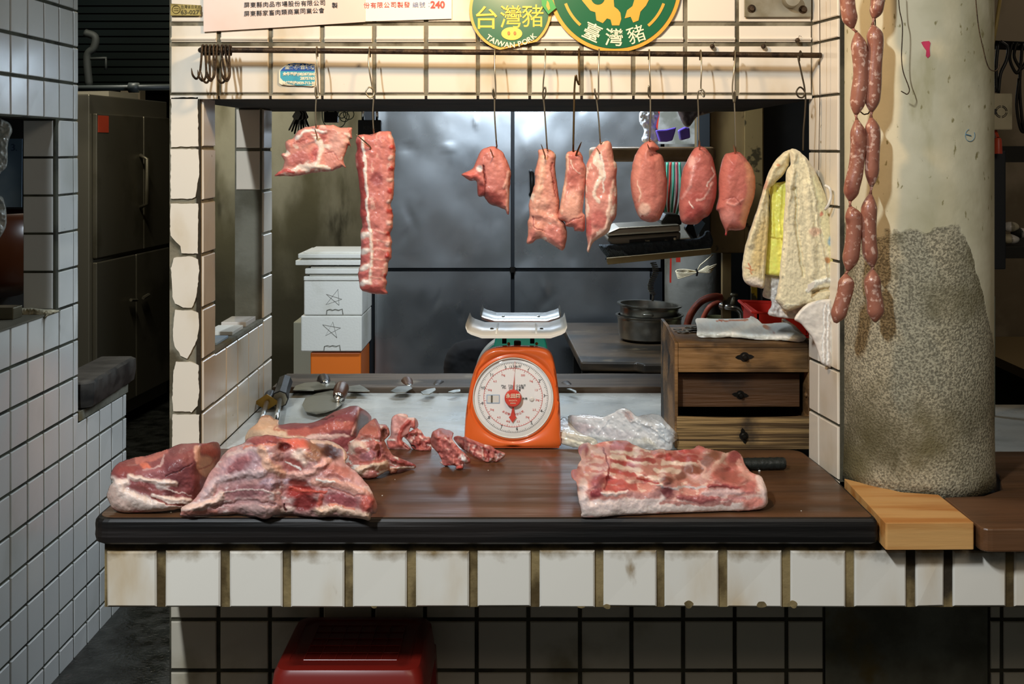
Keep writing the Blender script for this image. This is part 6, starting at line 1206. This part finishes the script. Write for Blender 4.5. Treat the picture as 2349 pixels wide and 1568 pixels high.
mb = MB(); write(mb, 'KING', at(848, 293, 3.499), .016, fit=.036); mb.build('writing', M('worn lock lettering', '5c6062', .5, metal=.5), tl)
lock('small black square padlock hanging beside the wire coil', 743, 774, 256, 281, 3.5, m_black)
mb = MB()
for k, (cx_, cy_, r) in enumerate(((790, 268, 11), (800, 262, 12), (784, 262, 9))): mb.tube([at(cx_+r*math.cos(a), cy_+r*math.sin(a), 3.5+.004*k) for a in [2*math.pi*i/20 for i in range(20)]], .0014, 5, closed=True)
mb.tube(spl([at(738, 240, 3.5), at(742, 280, 3.5), at(760, 292, 3.5), at(785, 290, 3.5), at(795, 270, 3.5), at(800, 240, 3.5)], 6), .0014, 5)
tag(mb.build('wire_coil', M('grey green wire', '5f6a5c', .5), smooth=True), 'loose coil of grey wire hanging from the soffit edge beside the padlocks', 'wire')

# ================================================================ knives and steels
zs_ = .896+.011
def cleaver(label, blade, Yb, handle, hm, rot=None, zb=ZM):
    """blade: outline px lying on plane z; handle: list of px points; r"""
    t = thing('cleaver', label, 'knife', tuple(at(blade[0][0], blade[0][1], Yb)))
    mb = MB(); P = [at(x, y, rayz(np.array([float(y)]), zb)[0]) for x, y in blade]; 
    Q = densify([(p.x, p.y) for p in P], .05)
    mb.prism([(x, y, zb) for x, y in Q], (0, 0, .0025)); mb.build('blade', m_blade, t)
    mb = MB(); hp = [at(x, y, Y) for x, y, Y in handle[0]]; n = 9
    pts = [hp[0].lerp(hp[1], i/(n-1)) for i in range(n)]; r = handle[1]*1.12
    mb.tube(pts, [r*.75, r*.85, r*.95, r, r*1.02, r*1.05, r*1.08, r*1.0, r*.6], 14); mb.build('handle', hm, t, smooth=True)
    mb = MB(); d = (hp[1]-hp[0]).normalized(); mb.tube([hp[0]-d*.016, hp[0]-d*.006, hp[0]+d*.002], [r*.35, r*.6, r*.8], 12); mb.build('bolster', m_chrome, t, smooth=True)
    return t
mh1 = M('dark knife handle', '2e2825', .45, col2='2e241e', ns=30); mh2 = M('brown knife handle', '54392a', .4, col2='4b3222', ns=30)
cleaver('large rounded cleaver lying on the marble behind the pork leg', [(693, 930), (700, 915), (725, 904), (760, 897), (782, 900), (793, 908), (790, 922), (770, 938), (748, 946), (725, 950), (700, 944)], 3.2, ([(776, 912, 3.20), (786, 884, 3.26)], .0165), mh2, zb=ZM+.012)
zpk = .897
cleaver('worn grey cleaver lying across the plank at the left', [(672, 896), (678, 886), (700, 879), (767, 875), (770, 885), (765, 891), (720, 896)], 3.42, ([(746, 882, 3.42), (741, 868, 3.50)], .0155), mh1, zb=zpk)
cleaver('small blade with a bright tang, second from the left on the plank', [(796, 898), (798, 888), (825, 884), (835, 889), (848, 898)], 3.42, ([(806, 886, 3.44), (800, 880, 3.50)], .010), mh1, zb=zpk)
cleaver('knife with brown bulbous handle, third from the left on the plank', [(896, 898), (912, 888), (940, 886), (946, 892), (930, 901), (908, 902)], 3.41, ([(938, 890, 3.41), (932, 874, 3.49)], .0150), mh2, zb=zpk)
cleaver('knife with dark handle, fourth on the plank toward the orange scale', [(965, 900), (980, 894), (998, 891), (1000, 896), (985, 905), (970, 905)], 3.41, ([(1000, 892, 3.41), (1010, 882, 3.47)], .0150), mh1, zb=zpk)
cleaver('knife with reddish handle, fifth on the plank, half behind the orange scale', [(1028, 900), (1040, 896), (1056, 894), (1056, 899), (1040, 902)], 3.41, ([(1056, 893, 3.41), (1074, 889, 3.43)], .0100), mh2, zb=zpk)
cleaver('knife on the plank just right of the orange scale', [(1322, 903), (1312, 897), (1300, 893), (1308, 892), (1322, 898)], 3.41, ([(1309, 893, 3.41), (1294, 883, 3.45)], .0135), mh1, zb=zpk)
def steel(label, a, b, h, guard, oct_=False):
    t = thing('sharpening_steel', label, 'sharpening steel', tuple(b)); mb = MB(); mb.tube([a, b], .0062, 12); mb.build('rod', m_chrome, t, smooth=True)
    d = (h-b).normalized(); mb = MB(); mb.tube([b, b+d*.012, b.lerp(h, .3), b.lerp(h, .6), b.lerp(h, .9), h], [.014, .0145, .013, .0155, .016, .011] if not oct_ else [.0225, .0225, .020, .0205, .021, .016], 8 if oct_ else 14); mb.build('handle', m_black, t, smooth=not oct_)
    if guard == 'brass': mb = MB(); mb.tube([b-d*.002, b+d*.001], [.021, .021], 4, flat=1.6); mb.build('guard', m_brass2, t)
    else: mb = MB(); mb.tube([b-d*.003, b+d*.0], [.0195, .0195], 8); mb.build('guard', M('grey end disc', '7f7a68', .6), t)
zc = ZM+.021
def onz(px, py, z): return at(px, py, float(rayz(np.array([float(py)]), z)[0]))
steel('sharpening steel with a thick eight sided black handle beside the low tiled wall', onz(632, 975, zc), onz(642, 915, zc+.005), onz(655, 872, zc+.01), 'disc', True)
steel('sharpening steel with a brass guard, half tucked against the low tiled wall', onz(598, 975, zc-.003), onz(612, 922, zc), onz(622, 905, zc), 'brass')
# taped knife handle behind the belly
t = thing('butcher_knife', 'black taped knife handle sticking out behind the pork belly', 'knife', tuple(onz(1750, 1070, ZB+.013)))
a, b = onz(1700, 1064, ZB+.0135), onz(1801, 1062, ZB+.0135); n = 24
mb = MB(); mb.tube([a.lerp(b, i/n) for i in range(n+1)], [.0125+(.0008 if i % 4 == 0 else 0) for i in range(n)]+[.0105], 16); mb.build('handle', M('dark taped grip', '1d2220', .45, bump=.4, bs=120), t, smooth=True)
mb = MB(); q = onz(1640, 1068, ZB+.012); mb.prism([(q.x-.06, q.y, ZB+.010), (a.x+.002, a.y, ZB+.008), (a.x+.002, a.y+.002, ZB+.018), (q.x-.06, q.y+.004, ZB+.016)], (0, .002, 0)); mb.build('blade', m_blade, t)
# trays on the low wall
for i, (dy, c, lab) in enumerate(((2.80, m_paleblue, 'pale blue flat packet on the low tiled wall, front one'), (2.95, m_foam, 'white flat tray on the low tiled wall, middle one'), (3.09, m_film2, 'milky flat packet on the low tiled wall, rear one'))):
    mb = MB(); mb.box(-.785, -.722, dy, dy+.11, 1.106, 1.112+.003*i); tag(mb.build('flat_packet', c, bevel=.001), lab, 'packet')

# ================================================================ red stool
t = thing('plastic_stool', 'dark red plastic stool pushed under the tiled ledge', 'stool', (at(815, 0, 2.44).x, 2.44, 0))
sx = at(800, 0, 2.31).x; zt_ = .572
def srect(w, d, z, c=.03, yc=2.435, xc=None):
    xc = sx if xc is None else xc; return [(x+xc, y+yc, z) for x, y in roundc([(-w, -d), (w, -d), (w, d), (-w, d)], c, 4)]
xs_ = at(812, 0, 2.40).x
def loft(mb, rings, cap0=True, cap1=True):
    n = len(rings[0]); vs = [p for r in rings for p in r]; fs = []
    for i in range(len(rings)-1):
        for j in range(n): j2 = (j+1) % n; fs.append((i*n+j, i*n+j2, (i+1)*n+j2, (i+1)*n+j))
    if cap0: fs.append(tuple(range(n-1, -1, -1)))
    if cap1: fs.append(tuple((len(rings)-1)*n+k for k in range(n)))
    mb.add(vs, fs)
mb = MB(); loft(mb, [srect(.150, .145, zt_-.075, .02, xc=xs_), srect(.142, .137, zt_-.012, .03, xc=xs_), srect(.136, .131, zt_-.002, .03, xc=xs_), srect(.128, .122, zt_, .03, xc=xs_), srect(.118, .112, zt_, .03, xc=xs_), srect(.116, .110, zt_-.002, .03, xc=xs_)], cap0=False); 
mb.build('seat', m_redb, t, smooth='auto')
mb = MB()
for k in range(7): x = xs_-.09+k*.03; mb.tube([(x, 2.435-.085, zt_-.0015), (x, 2.435+.085, zt_-.0015)], .0012, 5)
for k in range(6): y = 2.435-.085+k*.034; mb.tube([(xs_-.09, y, zt_-.0015), (xs_+.09, y, zt_-.0015)], .0012, 5)
mb.build('seat_grid', m_redb, t)
for sx_ in (-1, 1):
    for sy in (-1, 1):
        mb = MB(); c = (xs_+sx_*.125, 2.435+sy*.12); d = (xs_+sx_*.155, 2.435+sy*.148)
        mb.add([(c[0]-.024, c[1]-.02, zt_-.06), (c[0]+.024, c[1]-.02, zt_-.06), (c[0]+.024, c[1]+.02, zt_-.06), (c[0]-.024, c[1]+.02, zt_-.06), (d[0]-.018, d[1]-.016, 0), (d[0]+.018, d[1]-.016, 0), (d[0]+.018, d[1]+.016, 0), (d[0]-.018, d[1]+.016, 0)], [(0, 1, 2, 3), (7, 6, 5, 4), (0, 4, 5, 1), (1, 5, 6, 2), (2, 6, 7, 3), (3, 7, 4, 0)]); mb.build('leg', m_redb, t, bevel=.004)

# ================================================================ left: alley and neighbour window
s1, s2 = 435., 373.
P0 = Vector(((205-CX)/s1, F/s1, 0)); P1 = Vector(((383-CX)/s2, F/s2, 0)); ud = (P1-P0).normalized(); nd = Vector((ud.y, -ud.x, 0))
t = thing('upright_fridge', 'tall dull steel four door fridge in the dark alley left of the stall', 'fridge', tuple(P0))
W = (P1-P0).length; H0 = 1.845
def fb(mb, u0, u1, n0, n1, z0, z1, mi=0):
    v = [P0+ud*u+nd*n+Vector((0, 0, z)) for z in (z0, z1) for u, n in ((u0, n0), (u1, n0), (u1, n1), (u0, n1))]
    mb.add(v, [(0, 3, 2, 1), (4, 5, 6, 7), (0, 1, 5, 4), (1, 2, 6, 5), (2, 3, 7, 6), (3, 0, 4, 7)], mi)
mb = MB(); fb(mb, 0, W, -.75, 0, .06, H0); mb.build('body', M('fridge body', '97917e', .4, metal=.7), t, bevel=.006)
for k, (u0, u1, z0, z1) in enumerate(((.03, W*.60, .975, H0-.10), (W*.61, W-.03, .975, H0-.10), (.03, W*.50, .14, .955), (W*.51, W-.03, .14, .955))):
    mb = MB(); fb(mb, u0, u1, .002, .028, z0, z1); d_ = mb.build('door', m_steel2, t, bevel=.006)
    if k == 0:
        mb = MB(); q = P0+ud*(u1-.05); mb.tube([q+nd*.028+Vector((0, 0, 1.22)), q+nd*.07+Vector((0, 0, 1.24)), q+nd*.07+Vector((0, 0, 1.50)), q+nd*.028+Vector((0, 0, 1.52))], .012, 8); mb.build('handle', m_steel2, d_, smooth=True)
        mb = MB(); fb(mb, .04, .17, .0285, .030, H0-.20, H0-.11); mb.build('red_notice', M('orange red paper', 'c8482a', .6), d_, label='orange red paper notice')
    elif k > 1:
        mb = MB(); u = u1-.04 if k == 2 else u0+.04; q = P0+ud*u+nd*.05; mb.tube([q+Vector((0, 0, .70)), q+ud*.08*(1 if k == 3 else -1)+Vector((0, 0, .71))], .010, 6); mb.build('handle', m_steel2, d_)
for u in (.08, W-.08):
    for n in (-.1, -.65): mb = MB(); q = P0+ud*u+nd*n; mb.tube([q, q+Vector((0, 0, .08))], .02, 8); mb.build('foot', m_iron, t)
mb = MB(); q = P0+ud*.45-nd*.15+Vector((0, 0, H0)); fbx = MB(); fb(fbx, .35, .75, -.25, -.05, H0+.001, H0+.035); tag(fbx.build('flat_carton', M('pale carton', 'a39d8a', .7)), 'flat pale carton lying on top of the alley fridge', 'carton')
fbx = MB(); fb(fbx, .85, .93, -.2, -.08, H0+.001, H0+.07); tag(fbx.build('small_tin', M('tin can', '9b8f78', .4, metal=.5)), 'small tin standing on top of the alley fridge', 'tin')
mb = MB(); mb.tube([at(150, 203, 5.6), at(400, 200, 5.6)], .014, 10); mb.tube([at(296, 201, 5.59), at(318, 201, 5.59)], .024, 10)
tag(mb.build('ceiling_pipe', M('dark grey pipe', '3a4040', .45), smooth=True), 'dark horizontal pipe across the alley above the fridge', 'pipe')
mb = MB()
for k in range(26): mb.box(-3.5, -1.2, 8.0-.001*k, 8.02, 1.95+k*.05, 1.99+k*.05)
tag(mb.build('roller_shutter', M('dark green steel', '1c2824', .5, metal=.4)), 'dark roller shutter high at the far end of the alley', 'shutter')
mb = MB(); q = at(205, 100, 6.2); mb.tube(spl([at(195, 75, 6.2), at(218, 85, 6.2), at(215, 110, 6.2), at(200, 130, 6.2), at(205, 200, 6.2)], 6), .02, 8); mb.tube([at(200, 135, 6.2), at(243, 133, 6.2), at(243, 160, 6.2)], .008, 6)
tag(mb.build('iron_bracket', M('grey iron', '262a27', .7), smooth=True), 'old iron bracket and bent pipe above the alley fridge', 'bracket')
# thick block on the low end wall
mb = MB(); blk = [(-1.50, 3.78), (-1.385, 3.775), (-1.36, 3.80), (-1.375, 4.26), (-1.50, 4.27)]
blk = [tuple(q) for q in densify(roundc(blk, .01, 3), .03)]
rr_ = random.Random(2)
rg = []
for z, o_ in ((.745, .02), (.752, .006), (.79, 0), (.825, .003), (.833, .012)): rg.append([(x-(o_+rr_.uniform(0, .004) if x > -1.42 else 0), y+(o_ if y < 3.9 else -o_), z+(x+1.4)*.02) for x, y in blk])
loft(mb, rg)
tag(mb.build('chopping_block', M('charred black wood', '3a3733', .6, col2='1c1b1a', ns=5, st=(1, 2, 4), lo=.4, hi=.6, bump=1, bs=25, bst=(1, 1, .4)), smooth='auto'), 'thick charred black chopping block on the end of the white tiled wall', 'chopping block')
mb = MB(); mb.box(-1.50, -1.392, 3.76, 4.21, .716, .7445); tag(mb.build('cement_bed', m_cement), 'rough cement bed under the charred chopping block', 'bed')
# window contents
mb = MB(); mb.box(-1.498, -1.39, 2.5, 3.60, 1.0785, 1.083); tag(mb.build('window_sill', M('grey ledge', '6f6c5e', .6)), 'grey sill slab of the opening in the left tiled wall', 'sill')
t = thing('folded_rag', 'dirty beige rag lying over the corner of the left sill', 'rag', tuple(at(80, 720, 3.5)))
mb = MB(); puff(mb, [(14, 712), (30, 706), (70, 707), (130, 710), (134, 716), (112, 724), (100, 732), (60, 728), (20, 722)], 3.50, R=5, T=.012, step=1.6, base=(190, 178, 148), nz=.01, nsc=7); mb.build('cloth', M('beige rag', 'b8b8b8', .9, attr=True), t, smooth=True)
mb = MB(); mb.box(at(-40, 0, 3.38).x, at(31, 0, 3.38).x, 3.38, 3.44, 1.083, 1.083+.034); tag(mb.build('metal_box', m_steel2, bevel=.003), 'small steel box on the left sill', 'box')
mb = MB(); puff(mb, [(-30, 280), (10, 276), (28, 295), (18, 330), (16, 380), (0, 400), (-10, 440), (8, 455), (16, 500), (4, 540), (-30, 545)], 3.30, R=8, T=.03, step=2, base=(200, 202, 196), nz=.014, nsc=10); tag(mb.build('clear_bag', M('hanging clear bag', 'c8c8c8', .15, attr=True, alpha=.55, coat=.8), smooth=True), 'clear crinkled plastic bag hanging in the left window opening', 'plastic bag')
t = thing('blue_sheet', 'pale blue sheet with a handwritten 3 behind the left window opening', 'sheet', tuple(at(20, 470, 3.75)))
mb = MB(); mb.prism([at(-60, 318, 3.75), at(51, 318, 3.75), at(50, 475, 3.75), at(10, 475, 3.75), at(-60, 468, 3.75)], (0, .002, 0)); mb.build('sheet', m_paleblue, t)
mb = MB(); write(mb, '3.', at(32, 338, 3.748), .03); mb.build('writing', M('blue pen', '3d5a86', .6), t)
mb = MB(); mb.lathe([(0, 0), (.12, 0), (.20, .06), (.23, .16), (.22, .25), (.19, .27)], (at(-40, 0, 3.95).x, 3.95, 1.083), 32); tag(mb.build('brown_jar', m_brownp, smooth=True), 'large brown glazed jar in the dark behind the left window opening', 'jar')
mb = MB(); mb.prism([(-2.4, 3.3, 0), (-1.505, 3.3, 0), (-1.505, 3.70, 0), (-1.74, 3.70, 0), (-1.74, 4.28, 0), (-2.4, 4.28, 0)], (0, 0, 1.078)); tag(mb.build('back_counter', m_dark), 'dark counter inside the neighbouring stall behind the left opening', 'counter')
mb = MB(); mb.box(-2.6, -1.76, 4.3, 4.35, 0, 2.6); struct(mb.build('wall_neighbour', m_dark))

# ================================================================ right: column dressings and passage behind
def stuck(px, py):
    """point on the column surface seen at a pixel"""
    o = Vector((0, 0, EYE)); d = Vector(((px-CX)/F, 1, -(py-CY)/F)); c = Vector((.793, 2.497)); r = .1525
    A_ = d.x**2+d.y**2; B_ = -2*(d.x*c.x+d.y*c.y); C_ = c.x**2+c.y**2-r*r; D_ = max(0, B_*B_-4*A_*C_); s = (-B_-math.sqrt(D_))/(2*A_); return o+d*s
mb = MB(); P = [(2113, 97), (2118, 95), (2131, 94), (2134, 98), (2132, 110), (2133, 128), (2128, 133), (2124, 128), (2125, 116), (2119, 108)]
mb.prism([stuck(x, y)+Vector((0, -.001, 0)) for x, y in P], (0, .002, 0)); tag(mb.build('torn_sticker', M('crimson sticker', 'c32a52', .5)), 'torn scrap of crimson sticker on the concrete column', 'sticker')
mb = MB(); cc = [stuck(2225+11*math.cos(a), 310+14*math.sin(a))+Vector((0, -.0006, 0)) for a in [2*math.pi*i/24-.5 for i in range(20)]]; mb.tube(cc, .0006, 4); mb.tube([stuck(2216, 308)+Vector((0, -.0008, 0)), stuck(2227, 311)+Vector((0, -.0008, 0))], .0012, 4)
tag(mb.build('pen_scribble', M('blue pen mark', '6f93a8', .6)), 'blue circular pen scribble on the right side of the column', 'mark')
for lab, P in (('thin bent wire with a small hook hanging before the middle of the column', [(2060, -30), (2063, 20), (2070, 60), (2068, 130), (2072, 165), (2083, 195), (2086, 208), (2081, 216), (2074, 213), (2067, 209)]), ('thin bent wire with a small hook at the right edge of the column', [(2236, -40), (2240, 20), (2246, 70), (2256, 115), (2262, 140), (2270, 158), (2282, 163), (2289, 158), (2292, 148)])):
    mb = MB(); off = -.030
    q = [at(x, y, 2.315) for x, y in P]; q = spl(q, 5); mb.tube(q, .0011, 5); tag(mb.build('wire_hook', m_rust, smooth=True), lab, 'wire')
for px_ in (1972, 1992):
    pass
mb = MB(); mb.tube(spl([at(2005, -30, 2.335), at(2008, 100, 2.335), at(1998, 240, 2.335), at(1985, 262, 2.335), at(1972, 255, 2.335)], 6), .0013, 5); tag(mb.build('wire_hook', m_rust, smooth=True), 'dark wire holding the sausage strings, half hidden behind them', 'wire')
# passage wall and fittings
mb = MB(); mb.box(1.13, 2.6, 4.4, 4.5, 0, 3.0); struct(mb.build('wall_passage', M('dim beige wall', '8b7d68', .8, col2='6a5d48', ns=3)))
t = thing('junction_box', 'ivory plastic box with round vent marks right of the column', 'box', tuple(at(2295, 295, 2.75)))
mb = MB(); a, b = at(2270, 298, 2.75), at(2323, 214, 2.75); mb.box(a.x, b.x, 2.75, 2.80, a.z, b.z); mb.build('case', m_greyp, t, bevel=.003)
mb = MB(); q = at(2297, 256, 2.749)
for r in (.0135, .0105): 
    for k in range(4): mb.tube([(q.x+r*math.cos(a), q.y, q.z+r*math.sin(a)) for a in [math.pi/2*k+.1+i*.13 for i in range(11)]], .0007, 4)
mb.box(q.x-.017, q.x-.011, q.y-.001, q.y+.001, q.z-.006, q.z+.006); mb.build('vent', m_ink, t)
mb = MB(); mb.lathe([(.006, 0), (.0085, -.005), (.010, -.036), (0, -.036)], tuple(at(2289, 316, 2.76)), 16); mb.tube([at(2283, 300, 2.77), at(2289, 316, 2.76)], .004, 6); tag(mb.build('orange_plug', M('orange red plug', 'b8452c', .4), smooth='auto'), 'orange red plug hanging under the ivory box', 'plug')
mb = MB(); a, b = at(2271, 618, 2.78), at(2308, 346, 2.78); mb.box(a.x, b.x, 2.78, 2.86, a.z, b.z); tag(mb.build('black_board', M('black painted panel', '1b1d22', .4), bevel=.003), 'long black upright board hanging right of the column', 'board')
mb = MB(); mb.tube([at(2278, -30, 2.9), at(2349, -22, 2.9), at(2420, -25, 2.9)], .012, 8); mb.tube([at(2276, 103, 2.95), at(2420, 108, 2.95)], .011, 10); tag(mb.build('dark_rail', m_iron, smooth=True), 'dark iron rail with hooks in the passage right of the column', 'rail')
mb = MB(); mb.tube([at(2297, -20, 2.7), at(2285, 60, 2.7), at(2272, 128, 2.7)], .0042, 8); tag(mb.build('wood_stick', M('bamboo stick', 'a08a52', .5), smooth=True), 'pale bamboo stick slanting beside the column top', 'stick')
for i, P in enumerate(([(2290, 100), (2285, 150), (2286, 212)], [(2295, 95), (2312, 110), (2308, 140), (2295, 170), (2290, 214)])):
    mb = MB(); mb.tube(spl([at(x, y, 2.9) for x, y in P], 6), .0042, 8); tag(mb.build('black_cable', m_black, smooth=True), ('straight black cable running down to the ivory box', 'curved black cable looping down to the ivory box')[i], 'cable')
for i, (x, y0_, y1_) in enumerate(((2322, 98, 165), (2332, 98, 155), (2345, 100, 300), (2338, 180, 300))):
    mb = MB(); mb.tube(spl([at(x, y0_, 2.93), at(x-6, (y0_+y1_)/2, 2.93), at(x+2, y1_-8, 2.93), at(x+12, y1_+2, 2.93), at(x+22, y1_-16, 2.93)], 6), .0040, 8); tag(mb.build('iron_hook', m_iron, smooth=True), 'large black iron hook hanging on the dark rail in the passage', 'hook', 'black hooks in the passage')
mb = MB(); mb.box(at(2275, 0, 2.97).x, at(2500, 0, 2.97).x, 2.97, 3.3, at(0, 372, 2.97).z, at(0, 335, 2.97).z); tag(mb.build('dark_shelf', m_dark), 'dark shelf edge behind the ivory box in the passage', 'shelf')
mb = MB(); mb.box(at(2275, 0, 3.4).x, at(2520, 0, 3.4).x, 3.3, 3.7, at(0, 585, 3.4).z, at(0, 560, 3.4).z); tag(mb.build('passage_shelf', m_dark), 'lower dark shelf piled with odds and ends in the passage', 'shelf')
random.seed(4)
for i in range(6):
    mb = MB(); q = at(2312+random.random()*34, 548-(i % 3)*14, 3.36); mb.ball((q.x, q.y, q.z), .022, .02, .014, 10); tag(mb.build('wrapped_bundle', random.choice([m_film2, m_dark, m_greyp]), smooth=True), 'small wrapped bundle in the clutter on the passage shelf', 'bundle', 'clutter on the passage shelf')
mb = MB(); mb.box(at(2274, 0, 3.1).x, at(2283, 0, 3.1).x, 3.1, 3.12, .876, at(0, 680, 3.1).z); tag(mb.build('grey_post', M('grey green steel post', '5f6a62', .5)), 'thin grey post standing on the marble right of the column', 'post')
mb = MB(); q = at(0, 825, 3.9).z; mb.box(1.52, 2.2, 3.5, 4.38, q-.03, q+.0); tag(mb.build('passage_table', M('worn beige wood', '8f7a55', .6)), 'beige wooden table at the far end of the passage', 'table')
mb = MB(); mb.box(1.56, 2.1, 3.62, 4.3, 0, q-.032); tag(mb.build('table_base', m_dark), 'dark cabinet under the beige table in the passage', 'cabinet')
# ================================================================ light
def area(name, loc, rot, sx, sy, e, c, spread=math.pi):
    l = bpy.data.lights.new(name, 'AREA'); l.shape = 'RECTANGLE'; l.size = sx; l.size_y = sy; l.energy = e; l.color = c; l.spread = spread
    o = bpy.data.objects.new(name, l); COL.objects.link(o); o.location = loc; o.rotation_euler = rot; return o
def point(name, loc, r, e, c):
    l = bpy.data.lights.new(name, 'POINT'); l.energy = e; l.color = c; l.shadow_soft_size = r
    o = bpy.data.objects.new(name, l); COL.objects.link(o); o.location = loc; return o
point('warm_bulb', (-.05, 2.09, 2.075), .04, 18.5, (1, .70, .40))
area('aisle_tube', (-1.05, -.2, 3.1), (math.radians(40), 0, 0), .08, .34, 92, (.88, .95, 1))
point('passage_fill', (2.1, 3.5, 2.6), .1, 5, (1, .84, .66))  # added warm fill that brightens the passage wall, not a fitted lamp
area('booth_tube', (-.1, 4.0, 2.0), (math.radians(62), 0, 0), .7, .10, 16, (.78, .88, 1))
area('booth_tube_down', (-.1, 3.98, 2.0), (math.radians(-25), 0, 0), .9, .10, 15, (.78, .9, 1))
area('alley_fill', (-1.9, 5.4, 2.9), (math.radians(20), 0, 0), .6, .2, 24, (1, .93, .78))  # fill added to lift the dark alley and its fridge
area('market_light', (1.3, -.5, 3.2), (math.radians(30), 0, math.radians(15)), 1.6, 1.6, 36, (1, .85, .66))
w = bpy.data.worlds.new('World'); SC.world = w; w.use_nodes = True
w.node_tree.nodes['Background'].inputs[0].default_value = (.8, .85, .8, 1); w.node_tree.nodes['Background'].inputs[1].default_value = .05
# ================================================================ camera
cd = bpy.data.cameras.new('camera'); cam = bpy.data.objects.new('camera', cd); COL.objects.link(cam); SC.camera = cam
cam.location = (0, 0, EYE); cam.rotation_euler = (math.radians(90), 0, 0)
cd.sensor_width = 36; cd.lens = F/2349*36; cd.shift_x = -(CX-1174.5)/2349; cd.shift_y = -(784-CY)/2349
cd.clip_start = .05
vs_ = SC.view_settings; vs_.view_transform = 'Standard'; vs_.look = 'None'; vs_.gamma = 1; vs_.use_curve_mapping = False; vs_.exposure = 0
